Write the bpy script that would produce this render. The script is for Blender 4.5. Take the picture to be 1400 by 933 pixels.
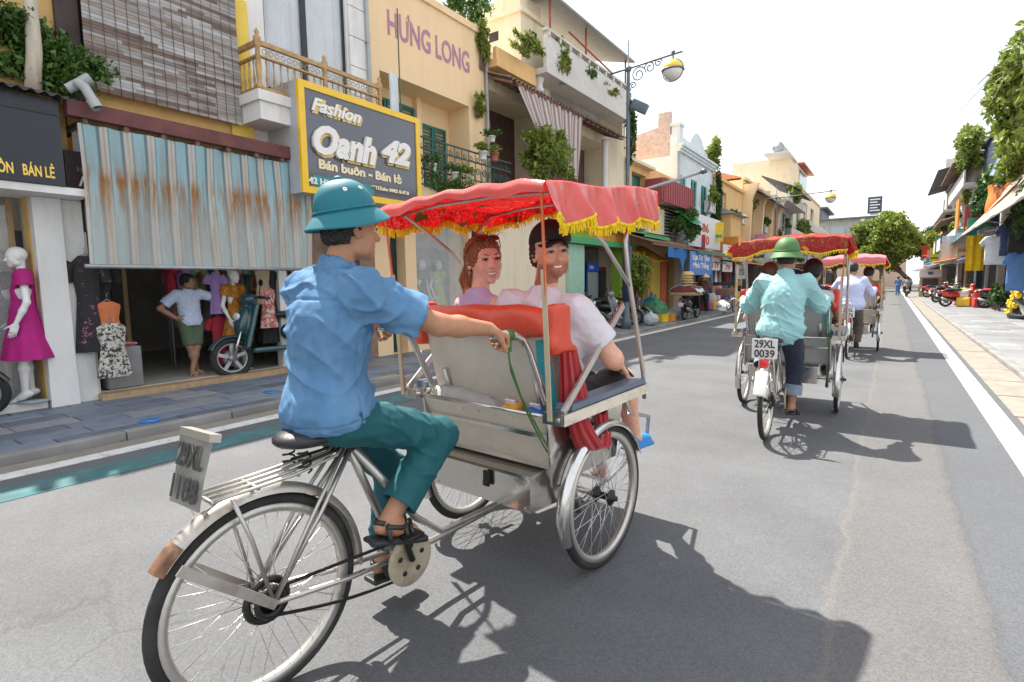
import bpy, bmesh, math, random
import numpy as np
from mathutils import Vector, Matrix, Euler

for o in list(bpy.data.objects):
    bpy.data.objects.remove(o)
scene = bpy.context.scene
COL = scene.collection
R = math.radians
PI = math.pi

# ---------------------------------------------------------------- camera
# world: X = right across the street, Y = along the street, Z = up
FPX, CAMH = 740.0, 1.42            # focal length in photo pixels (1400 wide), eye height
YAW, PITCH, ROLL = R(35.008), R(5.958), R(0.8)
_F = Vector((-math.sin(YAW), math.cos(YAW), 0)); _R = Vector((math.cos(YAW), math.sin(YAW), 0)); _U = Vector((0, 0, 1))
_Fd = _F * math.cos(PITCH) - _U * math.sin(PITCH)
_Ud = _U * math.cos(PITCH) + _F * math.sin(PITCH)
_Rr = _R * math.cos(ROLL) - _Ud * math.sin(ROLL)
_Ur = _Ud * math.cos(ROLL) + _R * math.sin(ROLL)
cam = bpy.data.cameras.new('camera')
cam.sensor_width = 36.0
cam.lens = FPX / 1400 * 36.0
cam.clip_start, cam.clip_end = 0.05, 2000
camo = bpy.data.objects.new('camera', cam)
COL.objects.link(camo)
camo.matrix_world = Matrix(((_Rr.x, _Ur.x, -_Fd.x, 0), (_Rr.y, _Ur.y, -_Fd.y, 0), (_Rr.z, _Ur.z, -_Fd.z, CAMH), (0, 0, 0, 1)))
cam.dof.use_dof = False
scene.camera = camo

# ---------------------------------------------------------------- light
SUN_D = Vector((0.95, -0.33, -1.72)).normalized()      # direction the light travels
world = bpy.data.worlds.new('World')
scene.world = world
world.use_nodes = True
_nt = world.node_tree
_nt.nodes.clear()
_out = _nt.nodes.new('ShaderNodeOutputWorld')
_bg = _nt.nodes.new('ShaderNodeBackground')
_sky = _nt.nodes.new('ShaderNodeTexSky')
_sky.sky_type = 'NISHITA'
_sky.sun_disc = False
_sky.sun_elevation = math.asin(-SUN_D.z)
_sky.sun_rotation = math.atan2(-SUN_D.x, -SUN_D.y)
_sky.air_density, _sky.dust_density, _sky.ozone_density = 1.0, 2.5, 1.0
# thin bright summer cloud over nearly the whole sky
_tc = _nt.nodes.new('ShaderNodeTexCoord')
_no = _nt.nodes.new('ShaderNodeTexNoise')
_no.inputs['Scale'].default_value = 2.6
_no.inputs['Detail'].default_value = 7
_no.inputs['Roughness'].default_value = 0.55
_rp = _nt.nodes.new('ShaderNodeValToRGB')
_rp.color_ramp.elements[0].position, _rp.color_ramp.elements[0].color = 0.30, (0.62, 0.62, 0.62, 1)
_rp.color_ramp.elements[1].position, _rp.color_ramp.elements[1].color = 0.58, (0.97, 0.97, 0.97, 1)
_mx = _nt.nodes.new('ShaderNodeMixRGB')
_mx.inputs[2].default_value = (5.6, 5.8, 6.05, 1)
_nt.links.new(_tc.outputs['Generated'], _no.inputs['Vector'])
_nt.links.new(_no.outputs['Fac'], _rp.inputs['Fac'])
_nt.links.new(_rp.outputs['Color'], _mx.inputs[0])
_nt.links.new(_sky.outputs['Color'], _mx.inputs[1])
_nt.links.new(_mx.outputs['Color'], _bg.inputs['Color'])
_bg.inputs['Strength'].default_value = 0.12
_nt.links.new(_bg.outputs['Background'], _out.inputs['Surface'])
sun = bpy.data.lights.new('sun', 'SUN')
sun.energy = 5.0
sun.angle = R(0.7)
sun.color = (1.0, 0.95, 0.86)
suno = bpy.data.objects.new('sun', sun)
COL.objects.link(suno)
suno.rotation_euler = SUN_D.to_track_quat('-Z', 'Y').to_euler()
suno.location = (-6, 4, 20)
vs = scene.view_settings
vs.view_transform, vs.look, vs.gamma, vs.use_curve_mapping = 'Standard', 'None', 1.0, False
vs.exposure = 1.08

# ================================================================ helpers
def ray(u, v):
    return (_Fd * FPX + _Rr * (u - 700) + _Ur * (466.5 - v)) / FPX
def px(u, v, x=None, y=None, z=None):
    """photo pixel -> point on the plane x, y or z = const that the thing touches"""
    d = ray(u, v)
    k = x / d.x if x is not None else y / d.y if y is not None else (z - CAMH) / d.z
    return Vector((0, 0, CAMH)) + d * k
def fy(u, v, x):
    p = px(u, v, x=x); return p.y, p.z
LABELS = {}
def tag(o, label=None, cat=None, group=None, kind=None):
    if label: o['label'] = label
    if cat: o['category'] = cat
    if group: o['group'] = group
    if kind: o['kind'] = kind
    return o
def thing(name, label, cat, loc=(0, 0, 0), rz=0, group=None):
    o = bpy.data.objects.new(name, None)
    o.empty_display_size = 0.1
    COL.objects.link(o)
    o.location = loc; o.rotation_euler = (0, 0, rz)
    return tag(o, label, cat, group)
def wloc(o):
    v = Vector((0, 0, 0))
    while o is not None:
        v += o.location; o = o.parent
    return v
def link(me, name, parent=None, world=False, mat=None):
    o = bpy.data.objects.new(name, me)
    COL.objects.link(o)
    if mat is not None and not me.materials: me.materials.append(mat)
    if parent is not None:
        o.parent = parent
        if world: o.location = -wloc(parent)
    return o
def copy_tree(o, parent=None):
    c = o.copy(); COL.objects.link(c); c.parent = parent
    for ch in list(o.children): copy_tree(ch, c)
    return c
def fast_mesh(name, V, F, smooth=False):
    """V (n,3) array, F list of faces or (m,4) array"""
    me = bpy.data.meshes.new(name)
    if isinstance(F, np.ndarray) and len(F):
        n, k = F.shape
        me.vertices.add(len(V)); me.vertices.foreach_set('co', np.asarray(V, np.float32).ravel())
        me.loops.add(n * k); me.loops.foreach_set('vertex_index', F.astype(np.int32).ravel())
        me.polygons.add(n); me.polygons.foreach_set('loop_start', np.arange(0, n * k, k, dtype=np.int32))
        me.update(calc_edges=True)
    else:
        me.from_pydata([tuple(v) for v in V], [], [tuple(f) for f in F])
    if smooth and len(me.polygons): me.polygons.foreach_set('use_smooth', [True] * len(me.polygons))
    me.update()
    return me

class MB:
    """collects shapes into one mesh"""
    def __init__(s): s.V = []; s.F = []; s.S = []
    def _add(s, vs, fs, smooth=False):
        b = len(s.V); s.V += [tuple(v) for v in vs]; s.F += [tuple(i + b for i in f) for f in fs]; s.S += [smooth] * len(fs)
        return s
    def box(s, x0, x1, y0, y1, z0, z1):
        if x0 > x1: x0, x1 = x1, x0
        if y0 > y1: y0, y1 = y1, y0
        if z0 > z1: z0, z1 = z1, z0
        v = [(x, y, z) for z in (z0, z1) for y in (y0, y1) for x in (x0, x1)]
        return s._add(v, [(0, 2, 3, 1), (4, 5, 7, 6), (0, 1, 5, 4), (2, 6, 7, 3), (0, 4, 6, 2), (1, 3, 7, 5)])
    def obox(s, c, h, rot=None, bev=0.0):
        """oriented (optionally chamfered) box; h = half sizes; rot = Matrix 3x3 or euler tuple"""
        if rot is None: rot = Matrix.Identity(3)
        elif not isinstance(rot, Matrix): rot = Euler(rot).to_matrix()
        c = Vector(c)
        if bev <= 0:
            v = [c + rot @ Vector((h[0] * a, h[1] * b, h[2] * d)) for d in (-1, 1) for b in (-1, 1) for a in (-1, 1)]
            return s._add(v, [(0, 2, 3, 1), (4, 5, 7, 6), (0, 1, 5, 4), (2, 6, 7, 3), (0, 4, 6, 2), (1, 3, 7, 5)])
        bm = bmesh.new(); bmesh.ops.create_cube(bm, size=2)
        for v in bm.verts: v.co = Vector((v.co.x * h[0], v.co.y * h[1], v.co.z * h[2]))
        bmesh.ops.bevel(bm, geom=bm.edges[:], offset=bev, segments=2, affect='EDGES', profile=0.5)
        bm.verts.index_update()
        vs = [c + rot @ v.co for v in bm.verts]; fs = [[v.index for v in f.verts] for f in bm.faces]
        bm.free()
        return s._add(vs, fs, True)
    def quad(s, a, b, c, d): return s._add([a, b, c, d], [(0, 1, 2, 3)])
    def poly(s, pts): return s._add(pts, [tuple(range(len(pts)))])
    def prism(s, pts, d):
        """closed polygon pts (3D, planar) extruded by vector d"""
        d = Vector(d); n = len(pts); a = [Vector(p) for p in pts]; b = [p + d for p in a]
        nn = Vector((0, 0, 0))
        for i in range(n): nn += a[i].cross(a[(i + 1) % n])
        if nn.dot(d) > 0: a.reverse(); b.reverse()
        f = [tuple(range(n)), tuple(range(2 * n - 1, n - 1, -1))]
        f += [(i, n + i, n + (i + 1) % n, (i + 1) % n) for i in range(n)]
        f = [tuple(reversed(q)) for q in f] if False else f
        return s._add(a + b, f)
    def tube(s, pts, r, n=8, closed=False, caps=True):
        P = [Vector(p) for p in pts]; m = len(P)
        rs = r if isinstance(r, (list, tuple)) else [r] * m
        vs = []; prev = None
        for i in range(m):
            if closed: t = P[(i + 1) % m] - P[i - 1]
            else: t = P[min(i + 1, m - 1)] - P[max(i - 1, 0)]
            t = t.normalized() if t.length > 1e-9 else Vector((0, 0, 1))
            if prev is None:
                a = t.orthogonal().normalized()
            else:
                a = prev - t * prev.dot(t)
                a = a.normalized() if a.length > 1e-6 else t.orthogonal().normalized()
            prev = a; b = t.cross(a)
            for k in range(n):
                an = 2 * PI * k / n
                vs.append(P[i] + (a * math.cos(an) + b * math.sin(an)) * rs[i])
        fs = []
        for i in range(m if closed else m - 1):
            for k in range(n):
                j = (i + 1) % m
                fs.append((i * n + k, i * n + (k + 1) % n, j * n + (k + 1) % n, j * n + k))
        if caps and not closed:
            fs.append(tuple(reversed(range(n)))); fs.append(tuple((m - 1) * n + k for k in range(n)))
        return s._add(vs, fs, True)
    def lathe(s, prof, c=(0, 0, 0), ax='z', n=20, sx=1.0, sy=1.0, rot=None):
        """prof: list of (r, h) revolved round axis"""
        c = Vector(c); vs = []; m = len(prof)
        for (r, h) in prof:
            for k in range(n):
                a = 2 * PI * k / n; p, q = r * math.cos(a) * sx, r * math.sin(a) * sy
                v = Vector((p, q, h)) if ax == 'z' else Vector((h, p, q)) if ax == 'x' else Vector((q, h, p))
                if rot is not None: v = rot @ v
                vs.append(c + v)
        fs = [(i * n + k, i * n + (k + 1) % n, (i + 1) * n + (k + 1) % n, (i + 1) * n + k) for i in range(m - 1) for k in range(n)]
        if prof[0][0] > 1e-6: fs.append(tuple(reversed(range(n))))
        if prof[-1][0] > 1e-6: fs.append(tuple((m - 1) * n + k for k in range(n)))
        return s._add(vs, fs, True)
    def sphere(s, c, r, n=12, sx=1, sy=1, sz=1, rot=None):
        prof = [(max(1e-5, r * math.sin(PI * i / n)) , -r * math.cos(PI * i / n) * sz) for i in range(n + 1)]
        return s.lathe(prof, c, 'z', n + 4, sx, sy, rot)
    def torus(s, c, Rm, r, ax='x', n=40, k=8, sr=1.0):
        c = Vector(c); vs = []
        for i in range(n):
            a = 2 * PI * i / n
            for j in range(k):
                b = 2 * PI * j / k; q = Rm + r * math.cos(b); h = r * sr * math.sin(b)
                p = (q * math.cos(a), q * math.sin(a))
                vs.append(c + (Vector((h, p[0], p[1])) if ax == 'x' else Vector((p[0], h, p[1])) if ax == 'y' else Vector((p[0], p[1], h))))
        fs = [(i * k + j, ((i + 1) % n) * k + j, ((i + 1) % n) * k + (j + 1) % k, i * k + (j + 1) % k) for i in range(n) for j in range(k)]
        return s._add(vs, fs, True)
    def grid(s, fn, nu, nv, smooth=True, thick=0.0, tdir=None):
        vs = [fn(i / nu, j / nv) for j in range(nv + 1) for i in range(nu + 1)]
        fs = [(j * (nu + 1) + i, j * (nu + 1) + i + 1, (j + 1) * (nu + 1) + i + 1, (j + 1) * (nu + 1) + i) for j in range(nv) for i in range(nu)]
        s._add(vs, fs, smooth)
        if thick:
            td = Vector(tdir) * thick
            vs2 = [Vector(v) + td for v in vs]
            s._add(vs2, [tuple(reversed(f)) for f in fs], smooth)
            rim = [i for i in range(nu + 1)] + [j * (nu + 1) + nu for j in range(1, nv + 1)] + [nv * (nu + 1) + i for i in range(nu - 1, -1, -1)] + [j * (nu + 1) for j in range(nv - 1, 0, -1)]
            a = [Vector(vs[i]) for i in rim]; b = [vs2[i] for i in rim]; n = len(rim)
            s._add(a + b, [(i, n + i, n + (i + 1) % n, (i + 1) % n) for i in range(n)], False)
        return s
    def mesh(s, name):
        me = bpy.data.meshes.new(name)
        me.from_pydata(s.V, [], s.F)
        if any(s.S): me.polygons.foreach_set('use_smooth', s.S)
        me.update()
        return me
    def build(s, name, mat, parent=None, world=False, fixn=False):
        me = s.mesh(name)
        if fixn:
            bm = bmesh.new(); bm.from_mesh(me); bmesh.ops.recalc_face_normals(bm, faces=bm.faces[:]); bm.to_mesh(me); bm.free()
        me.materials.append(mat)
        return link(me, name, parent, world)

# ---------------------------------------------------------------- procedural materials
MATS = {}
def _n(nt, t, **kw):
    n = nt.nodes.new(t)
    for k, v in kw.items():
        if k in n.inputs: n.inputs[k].default_value = v
        else: setattr(n, k, v)
    return n
def c4(c): return (c[0], c[1], c[2], 1)
def mat(name, col=(.5, .5, .5), rough=.6, metal=0.0, var=.15, scale=6.0, bump=0.0, bscale=80.0, dirt=0.0, dirtcol=(.08, .07, .06), dscale=1.5,
        coat=0.0, spec=.5, rnd=0.0, alpha=1.0, trans=0.0, emit=None, estr=0.0, stretch=(1, 1, 1), island=0.0, sss=0.0, sheen=0.0, transl=0.0):
    if name in MATS: return MATS[name]
    m = bpy.data.materials.new(name); m.use_nodes = True; nt = m.node_tree
    b = nt.nodes['Principled BSDF']
    b.inputs['Roughness'].default_value = rough; b.inputs['Metallic'].default_value = metal
    b.inputs['Specular IOR Level'].default_value = spec
    b.inputs['Coat Weight'].default_value = coat; b.inputs['Coat Roughness'].default_value = .08
    if sheen: b.inputs['Sheen Weight'].default_value = sheen
    if sss: b.inputs['Subsurface Weight'].default_value = sss; b.inputs['Subsurface Radius'].default_value = (.012, .005, .003); b.inputs['Subsurface Scale'].default_value = 1.0
    if trans: b.inputs['Transmission Weight'].default_value = trans
    if alpha < 1: b.inputs['Alpha'].default_value = alpha
    tc = _n(nt, 'ShaderNodeTexCoord'); mp = _n(nt, 'ShaderNodeMapping'); mp.inputs['Scale'].default_value = stretch
    nt.links.new(tc.outputs['Object'], mp.inputs['Vector'])
    vec = mp.outputs['Vector']
    nz = _n(nt, 'ShaderNodeTexNoise', Scale=scale, Detail=6.0, Roughness=.6); nt.links.new(vec, nz.inputs['Vector'])
    mr = _n(nt, 'ShaderNodeMapRange'); mr.inputs[1].default_value = .3; mr.inputs[2].default_value = .7
    mr.inputs[3].default_value = 1 - var; mr.inputs[4].default_value = 1 + var
    nt.links.new(nz.outputs['Fac'], mr.inputs[0])
    val = mr.outputs[0]
    def mulval(src, a, bb):
        q = _n(nt, 'ShaderNodeMapRange'); q.inputs[3].default_value = a; q.inputs[4].default_value = bb
        nt.links.new(src, q.inputs[0])
        k = _n(nt, 'ShaderNodeMath', operation='MULTIPLY'); nt.links.new(val, k.inputs[0]); nt.links.new(q.outputs[0], k.inputs[1])
        return k.outputs[0]
    if rnd:
        oi = _n(nt, 'ShaderNodeObjectInfo'); val = mulval(oi.outputs['Random'], 1 - rnd, 1 + rnd)
    if island:
        ge = _n(nt, 'ShaderNodeNewGeometry'); val = mulval(ge.outputs['Random Per Island'], 1 - island, 1 + island)
    hs = _n(nt, 'ShaderNodeHueSaturation'); hs.inputs['Color'].default_value = c4(col); nt.links.new(val, hs.inputs['Value'])
    cout = hs.outputs['Color']
    if dirt:
        dn = _n(nt, 'ShaderNodeTexNoise', Scale=dscale, Detail=9.0, Roughness=.68); nt.links.new(vec, dn.inputs['Vector'])
        dr = _n(nt, 'ShaderNodeMapRange'); dr.inputs[1].default_value = .48; dr.inputs[2].default_value = .72; dr.inputs[4].default_value = dirt
        nt.links.new(dn.outputs['Fac'], dr.inputs[0])
        mx = _n(nt, 'ShaderNodeMixRGB'); mx.inputs[2].default_value = c4(dirtcol)
        nt.links.new(dr.outputs[0], mx.inputs[0]); nt.links.new(cout, mx.inputs[1]); cout = mx.outputs[0]
    nt.links.new(cout, b.inputs['Base Color'])
    if transl:
        # thin leaf / cloth: part of the light passes through
        tl = _n(nt, 'ShaderNodeBsdfTranslucent'); nt.links.new(cout, tl.inputs['Color'])
        ms = _n(nt, 'ShaderNodeMixShader'); ms.inputs[0].default_value = transl
        out = nt.nodes['Material Output']
        nt.links.new(b.outputs[0], ms.inputs[1]); nt.links.new(tl.outputs[0], ms.inputs[2]); nt.links.new(ms.outputs[0], out.inputs['Surface'])
    if bump:
        bn = _n(nt, 'ShaderNodeTexNoise', Scale=bscale, Detail=4.0, Roughness=.6); nt.links.new(vec, bn.inputs['Vector'])
        bp = _n(nt, 'ShaderNodeBump', Strength=bump, Distance=.02); nt.links.new(bn.outputs['Fac'], bp.inputs['Height'])
        nt.links.new(bp.outputs[0], b.inputs['Normal'])
    if emit:
        b.inputs['Emission Color'].default_value = c4(emit); b.inputs['Emission Strength'].default_value = estr
    MATS[name] = m
    return m
def bsdf(m): return m.node_tree.nodes['Principled BSDF']

# ---------------------------------------------------------------- lettering
def text(body, parent, m, loc, size, axes, ext=.006, bold=0.0, shear=0.0, width=None, name='lettering', align='LEFT', world=True, spacing=1.0):
    """axes = (right, up) unit vectors of the writing plane"""
    cu = bpy.data.curves.new(name, 'FONT'); cu.body = body; cu.size = size; cu.extrude = ext; cu.offset = bold; cu.shear = shear
    cu.align_x = align; cu.space_character = spacing; cu.resolution_u = 3
    o = bpy.data.objects.new(name, cu); COL.objects.link(o)
    bpy.context.view_layer.update()
    me = bpy.data.meshes.new_from_object(o.evaluated_get(bpy.context.evaluated_depsgraph_get()))
    bpy.data.objects.remove(o); bpy.data.curves.remove(cu)
    r, u = Vector(axes[0]), Vector(axes[1]); nrm = r.cross(u)
    xs = [v.co.x for v in me.vertices] or [0]
    w = max(xs) - min(xs); k = (width / w) if width else 1.0; x0 = min(xs)
    L = Vector(loc)
    for v in me.vertices:
        p = v.co.copy(); v.co = L + r * ((p.x - (x0 if width else 0)) * k) + u * p.y + nrm * p.z
    me.update()
    return link(me, name, parent, world, m)

# ---------------------------------------------------------------- smooth bodies from distance fields
def vnoise(p, seed=0):
    """value noise, p (n,3) -> (n,) in -1..1"""
    i = np.floor(p).astype(np.int64); f = p - i; f = f * f * (3 - 2 * f)
    def h(x, y, z):
        n = (x * 374761393 + y * 668265263 + z * 2147483647 + seed * 974711) & 0x7fffffff
        n = ((n ^ (n >> 13)) * 1274126177) & 0x7fffffff
        return ((n ^ (n >> 16)) & 0xffff) / 32767.5 - 1
    r = 0
    for dx in (0, 1):
        for dy in (0, 1):
            for dz in (0, 1):
                w = (f[:, 0] if dx else 1 - f[:, 0]) * (f[:, 1] if dy else 1 - f[:, 1]) * (f[:, 2] if dz else 1 - f[:, 2])
                r = r + w * h(i[:, 0] + dx, i[:, 1] + dy, i[:, 2] + dz)
    return r
class SDF:
    def __init__(s): s.P = []
    def cap(s, a, b, ra, rb=None, k=.02, op='u'):
        s.P.append(('c', np.array(a, float), np.array(b, float), ra, ra if rb is None else rb, k, op)); return s
    def chain(s, pts, rs, k=.02, op='u'):
        for i in range(len(pts) - 1): s.cap(pts[i], pts[i + 1], rs[i], rs[i + 1], k, op)
        return s
    def ell(s, c, r, rot=None, k=.02, op='u'):
        m = np.eye(3) if rot is None else np.array(rot if isinstance(rot, Matrix) else Euler(rot).to_matrix())
        r = (r, r, r) if np.isscalar(r) else r
        s.P.append(('e', np.array(c, float), np.array(r, float), m, 0, k, op)); return s
    def box(s, c, h, rot=None, r=.01, k=.02, op='u'):
        m = np.eye(3) if rot is None else np.array(rot if isinstance(rot, Matrix) else Euler(rot).to_matrix())
        s.P.append(('b', np.array(c, float), np.array(h, float), m, r, k, op)); return s
    @staticmethod
    def d(q, p):
        t = q[0]
        if t == 'c':
            a, b, ra, rb = q[1], q[2], q[3], q[4]; ab = b - a; pa = p - a
            h = np.clip(pa @ ab / max(ab @ ab, 1e-12), 0, 1)
            return np.linalg.norm(pa - h[:, None] * ab, axis=1) - (ra + (rb - ra) * h)
        l = (p - q[1]) @ q[3]
        if t == 'e':
            k0 = np.linalg.norm(l / q[2], axis=1); k1 = np.linalg.norm(l / (q[2] * q[2]), axis=1)
            return k0 * (k0 - 1) / np.maximum(k1, 1e-9)
        w = np.abs(l) - (q[2] - q[4])
        return np.linalg.norm(np.maximum(w, 0), axis=1) + np.minimum(w.max(1), 0) - q[4]
    @staticmethod
    def comb(D, x, k, op):
        if op == 's': x = -x; return SDF._smax(D, x, k)
        if op == 'i': return SDF._smax(D, x, k)
        if k <= 0: return np.minimum(D, x)
        h = np.clip(.5 + .5 * (D - x) / k, 0, 1)
        return D + (x - D) * h - k * h * (1 - h)
    @staticmethod
    def _smax(a, b, k):
        if k <= 0: return np.maximum(a, b)
        h = np.clip(.5 - .5 * (a - b) / k, 0, 1)
        return a + (b - a) * h + k * h * (1 - h)
    def ev(s, p, sel=None):
        D = np.full(len(p), 10.0)
        for i, q in enumerate(s.P):
            if sel is not None and not sel[i]: continue
            D = s.comb(D, s.d(q, p), q[5], q[6])
        return D
    def bounds(s):
        lo = np.full(3, 1e9); hi = -lo
        for q in s.P:
            if q[6] != 'u': continue
            if q[0] == 'c':
                r = max(q[3], q[4]); l = np.minimum(q[1], q[2]) - r; h = np.maximum(q[1], q[2]) + r
            else:
                e = np.abs(q[3]) @ q[2]; l = q[1] - e; h = q[1] + e
            lo = np.minimum(lo, l); hi = np.maximum(hi, h)
        return lo, hi
    def mesh(s, name, res, disp=None, smooth_it=0):
        B = 12; lo, hi = s.bounds(); lo = lo - 3 * res - .02; hi = hi + 3 * res + .02
        nb = np.ceil((hi - lo) / (res * B)).astype(int); n = nb * B
        G = np.empty(tuple(n), np.float32)
        bc = np.stack(np.meshgrid(*[np.arange(k) for k in nb], indexing='ij'), -1).reshape(-1, 3)
        cen = lo + (bc + .5) * B * res - .5 * res
        half = B * res * .5 * 1.7321
        Ds = [s.d(q, cen) for q in s.P]
        D = np.full(len(cen), 10.0)
        for q, x in zip(s.P, Ds): D = s.comb(D, x, q[5], q[6])
        loc = np.stack(np.meshgrid(*[np.arange(B)] * 3, indexing='ij'), -1).reshape(-1, 3)
        Da = np.array(Ds); umin = np.where(np.array([q[6] == 'u' for q in s.P])[:, None], Da, 1e9).min(0)
        ks = np.array([q[5] for q in s.P])
        act = np.abs(D) < half * 1.9 + .02
        for i in range(len(cen)):
            b = bc[i] * B; sl = (slice(b[0], b[0] + B), slice(b[1], b[1] + B), slice(b[2], b[2] + B))
            if not act[i]: G[sl] = D[i]; continue
            sel = Da[:, i] < np.where([q[6] == 'u' for q in s.P], umin[i] + 2.6 * half + 2 * ks, half * 1.6 + 2 * ks)
            for j, q in enumerate(s.P):
                if q[6] == 'i': sel[j] = True
            pts = lo + (b + loc) * res
            G[sl] = s.ev(pts, sel).reshape(B, B, B)
        V, F = surface_nets(G, lo, res)
        if disp is not None:
            me = fast_mesh('tmp', V, F); nr = np.empty(len(V) * 3, np.float32); me.vertices.foreach_get('normal', nr); bpy.data.meshes.remove(me)
            V = V + disp(V, nr.reshape(-1, 3))
        return fast_mesh(name, V, F, True)
def surface_nets(G, lo, res):
    I = G < 0
    c = np.zeros(tuple(np.array(G.shape) - 1), np.int8); sl = (slice(0, -1), slice(1, None))
    cor = [(a, b, d) for a in (0, 1) for b in (0, 1) for d in (0, 1)]
    for (a, b, d) in cor: c += I[sl[a], sl[b], sl[d]]
    A = np.argwhere((c > 0) & (c < 8))
    vals = np.stack([G[A[:, 0] + a, A[:, 1] + b, A[:, 2] + d] for (a, b, d) in cor], 1)
    P = np.zeros((len(A), 3)); W = np.zeros(len(A)); cf = np.array(cor, float)
    for i in range(8):
        for j in range(i + 1, 8):
            if np.abs(cf[i] - cf[j]).sum() != 1: continue
            x, y = vals[:, i], vals[:, j]; m = (x < 0) != (y < 0)
            t = np.where(m, x / np.where(m, x - y, 1), 0)[:, None]
            P += m[:, None] * (cf[i] + (cf[j] - cf[i]) * t); W += m
    V = lo + (A + P / W[:, None]) * res
    idx = np.full(c.shape, -1, np.int64); idx[A[:, 0], A[:, 1], A[:, 2]] = np.arange(len(A))
    Fs = []
    for ax in range(3):
        s0 = [slice(None)] * 3; s1 = [slice(None)] * 3; s0[ax] = slice(0, -1); s1[ax] = slice(1, None)
        e = I[tuple(s0)] != I[tuple(s1)]; E = np.argwhere(e)
        o1, o2 = [(1, 2), (2, 0), (0, 1)][ax]
        E = E[(E[:, o1] > 0) & (E[:, o2] > 0) & (E[:, o1] < c.shape[o1]) & (E[:, o2] < c.shape[o2])]
        ins = I[E[:, 0], E[:, 1], E[:, 2]]
        d1 = np.zeros(3, int); d2 = np.zeros(3, int); d1[o1] = 1; d2[o2] = 1
        g = lambda q: idx[q[:, 0], q[:, 1], q[:, 2]]
        f = np.stack([g(E), g(E - d1), g(E - d1 - d2), g(E - d2)], 1)
        f[~ins] = f[~ins][:, ::-1]
        Fs.append(f)
    F = np.concatenate(Fs)
    F = F[(F >= 0).all(1)]
    return V, F

# ---------------------------------------------------------------- foliage
def leaves(blobs, n, size, seed=1, droop=.3, aspect=.5):
    """n small bent leaves spread through ellipsoid blobs [(centre, radii)], denser near their skin"""
    rg = np.random.default_rng(seed)
    vol = np.array([b[1][0] * b[1][1] * b[1][2] for b in blobs]) ** .67; pick = rg.choice(len(blobs), n, p=vol / vol.sum())
    C = np.array([b[0] for b in blobs], float)[pick]; Rr = np.array([b[1] for b in blobs], float)[pick]
    d = rg.normal(size=(n, 3)); d /= np.linalg.norm(d, axis=1)[:, None]
    rad = rg.random(n) ** .45 * (1 + .25 * rg.normal(size=n).clip(-1, 1))
    P = C + d * rad[:, None] * Rr
    ax = rg.normal(size=(n, 3)) + d * .8; ax[:, 2] -= droop; ax /= np.linalg.norm(ax, axis=1)[:, None]
    sd = np.cross(ax, rg.normal(size=(n, 3))); sd /= np.linalg.norm(sd, axis=1)[:, None]; up = np.cross(sd, ax)
    L = size * (.45 + 1.15 * rg.random(n))[:, None]; Wd = L * aspect
    a = P - ax * L * .5; b = P + sd * Wd * .5 + up * L * .08; c = P + ax * L * .5 - up * L * .1; e = P - sd * Wd * .5 + up * L * .08
    V = np.stack([a, b, c, e], 1).reshape(-1, 3)
    F = np.arange(4 * n).reshape(n, 4)
    return V, F
def foliage(name, blobs, n, size, m, parent=None, world=True, seed=1, droop=.3, aspect=.5):
    V, F = leaves(blobs, n, size, seed, droop, aspect)
    me = fast_mesh(name, V, F); me.materials.append(m)
    return link(me, name, parent, world)
def rblobs(c, r, k, seed, sub=.45):
    rg = random.Random(seed); out = []
    for _ in range(k):
        d = Vector((rg.gauss(0, 1), rg.gauss(0, 1), rg.gauss(0, 1))).normalized() * rg.uniform(.3, .85)
        q = sub * rg.uniform(.6, 1.2)
        out.append(((c[0] + d.x * r[0], c[1] + d.y * r[1], c[2] + d.z * r[2]), (r[0] * q, r[1] * q, r[2] * q)))
    return out

# ---------------------------------------------------------------- walls with openings, facing +X (sx=1) or -X (sx=-1)
def wall(mb, x, y0, y1, z0, z1, holes=(), depth=.18, sx=1):
    ys = sorted({y0, y1, *[h[0] for h in holes], *[h[1] for h in holes]}); zs = sorted({z0, z1, *[h[2] for h in holes], *[h[3] for h in holes]})
    ys = [y for y in ys if y0 <= y <= y1]; zs = [z for z in zs if z0 <= z <= z1]
    for a, b in zip(ys, ys[1:]):
        for c, d in zip(zs, zs[1:]):
            my, mz = (a + b) / 2, (c + d) / 2
            if any(h[0] < my < h[1] and h[2] < mz < h[3] for h in holes): continue
            q = [(x, a, c), (x, b, c), (x, b, d), (x, a, d)]
            mb.poly(q if sx > 0 else q[::-1])
    xb = x - depth * sx
    for (a, b, c, d) in holes:
        for q in ([(x, a, c), (x, b, c), (xb, b, c), (xb, a, c)], [(x, b, d), (x, a, d), (xb, a, d), (xb, b, d)], [(x, a, d), (x, a, c), (xb, a, c), (xb, a, d)], [(x, b, c), (x, b, d), (xb, b, d), (xb, b, c)]):
            mb.poly(q if sx < 0 else q[::-1])
    return mb
def shell(mb, x, y0, y1, z0, z1, back, roof=True):
    """side walls, back wall and roof slab behind a facade at x, reaching to x=back"""
    t = .12; s = -1 if back < x else 1; xa = x + s * .005
    mb.box(xa, back, y0 + .003, y0 + t, z0, z1); mb.box(xa, back, y1 - t, y1 - .003, z0, z1)
    mb.box(back, back - s * t, y0 + t + .002, y1 - t - .002, z0, z1)
    if roof: mb.box(xa + s * .005, back - s * (t + .003), y0 + t + .004, y1 - t - .004, z1 - .18, z1 - .01)
    return mb
RU = ((0, 1, 0), (0, 0, 1))    # writing on a left-side facade (seen from the street: right = +Y)

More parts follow.
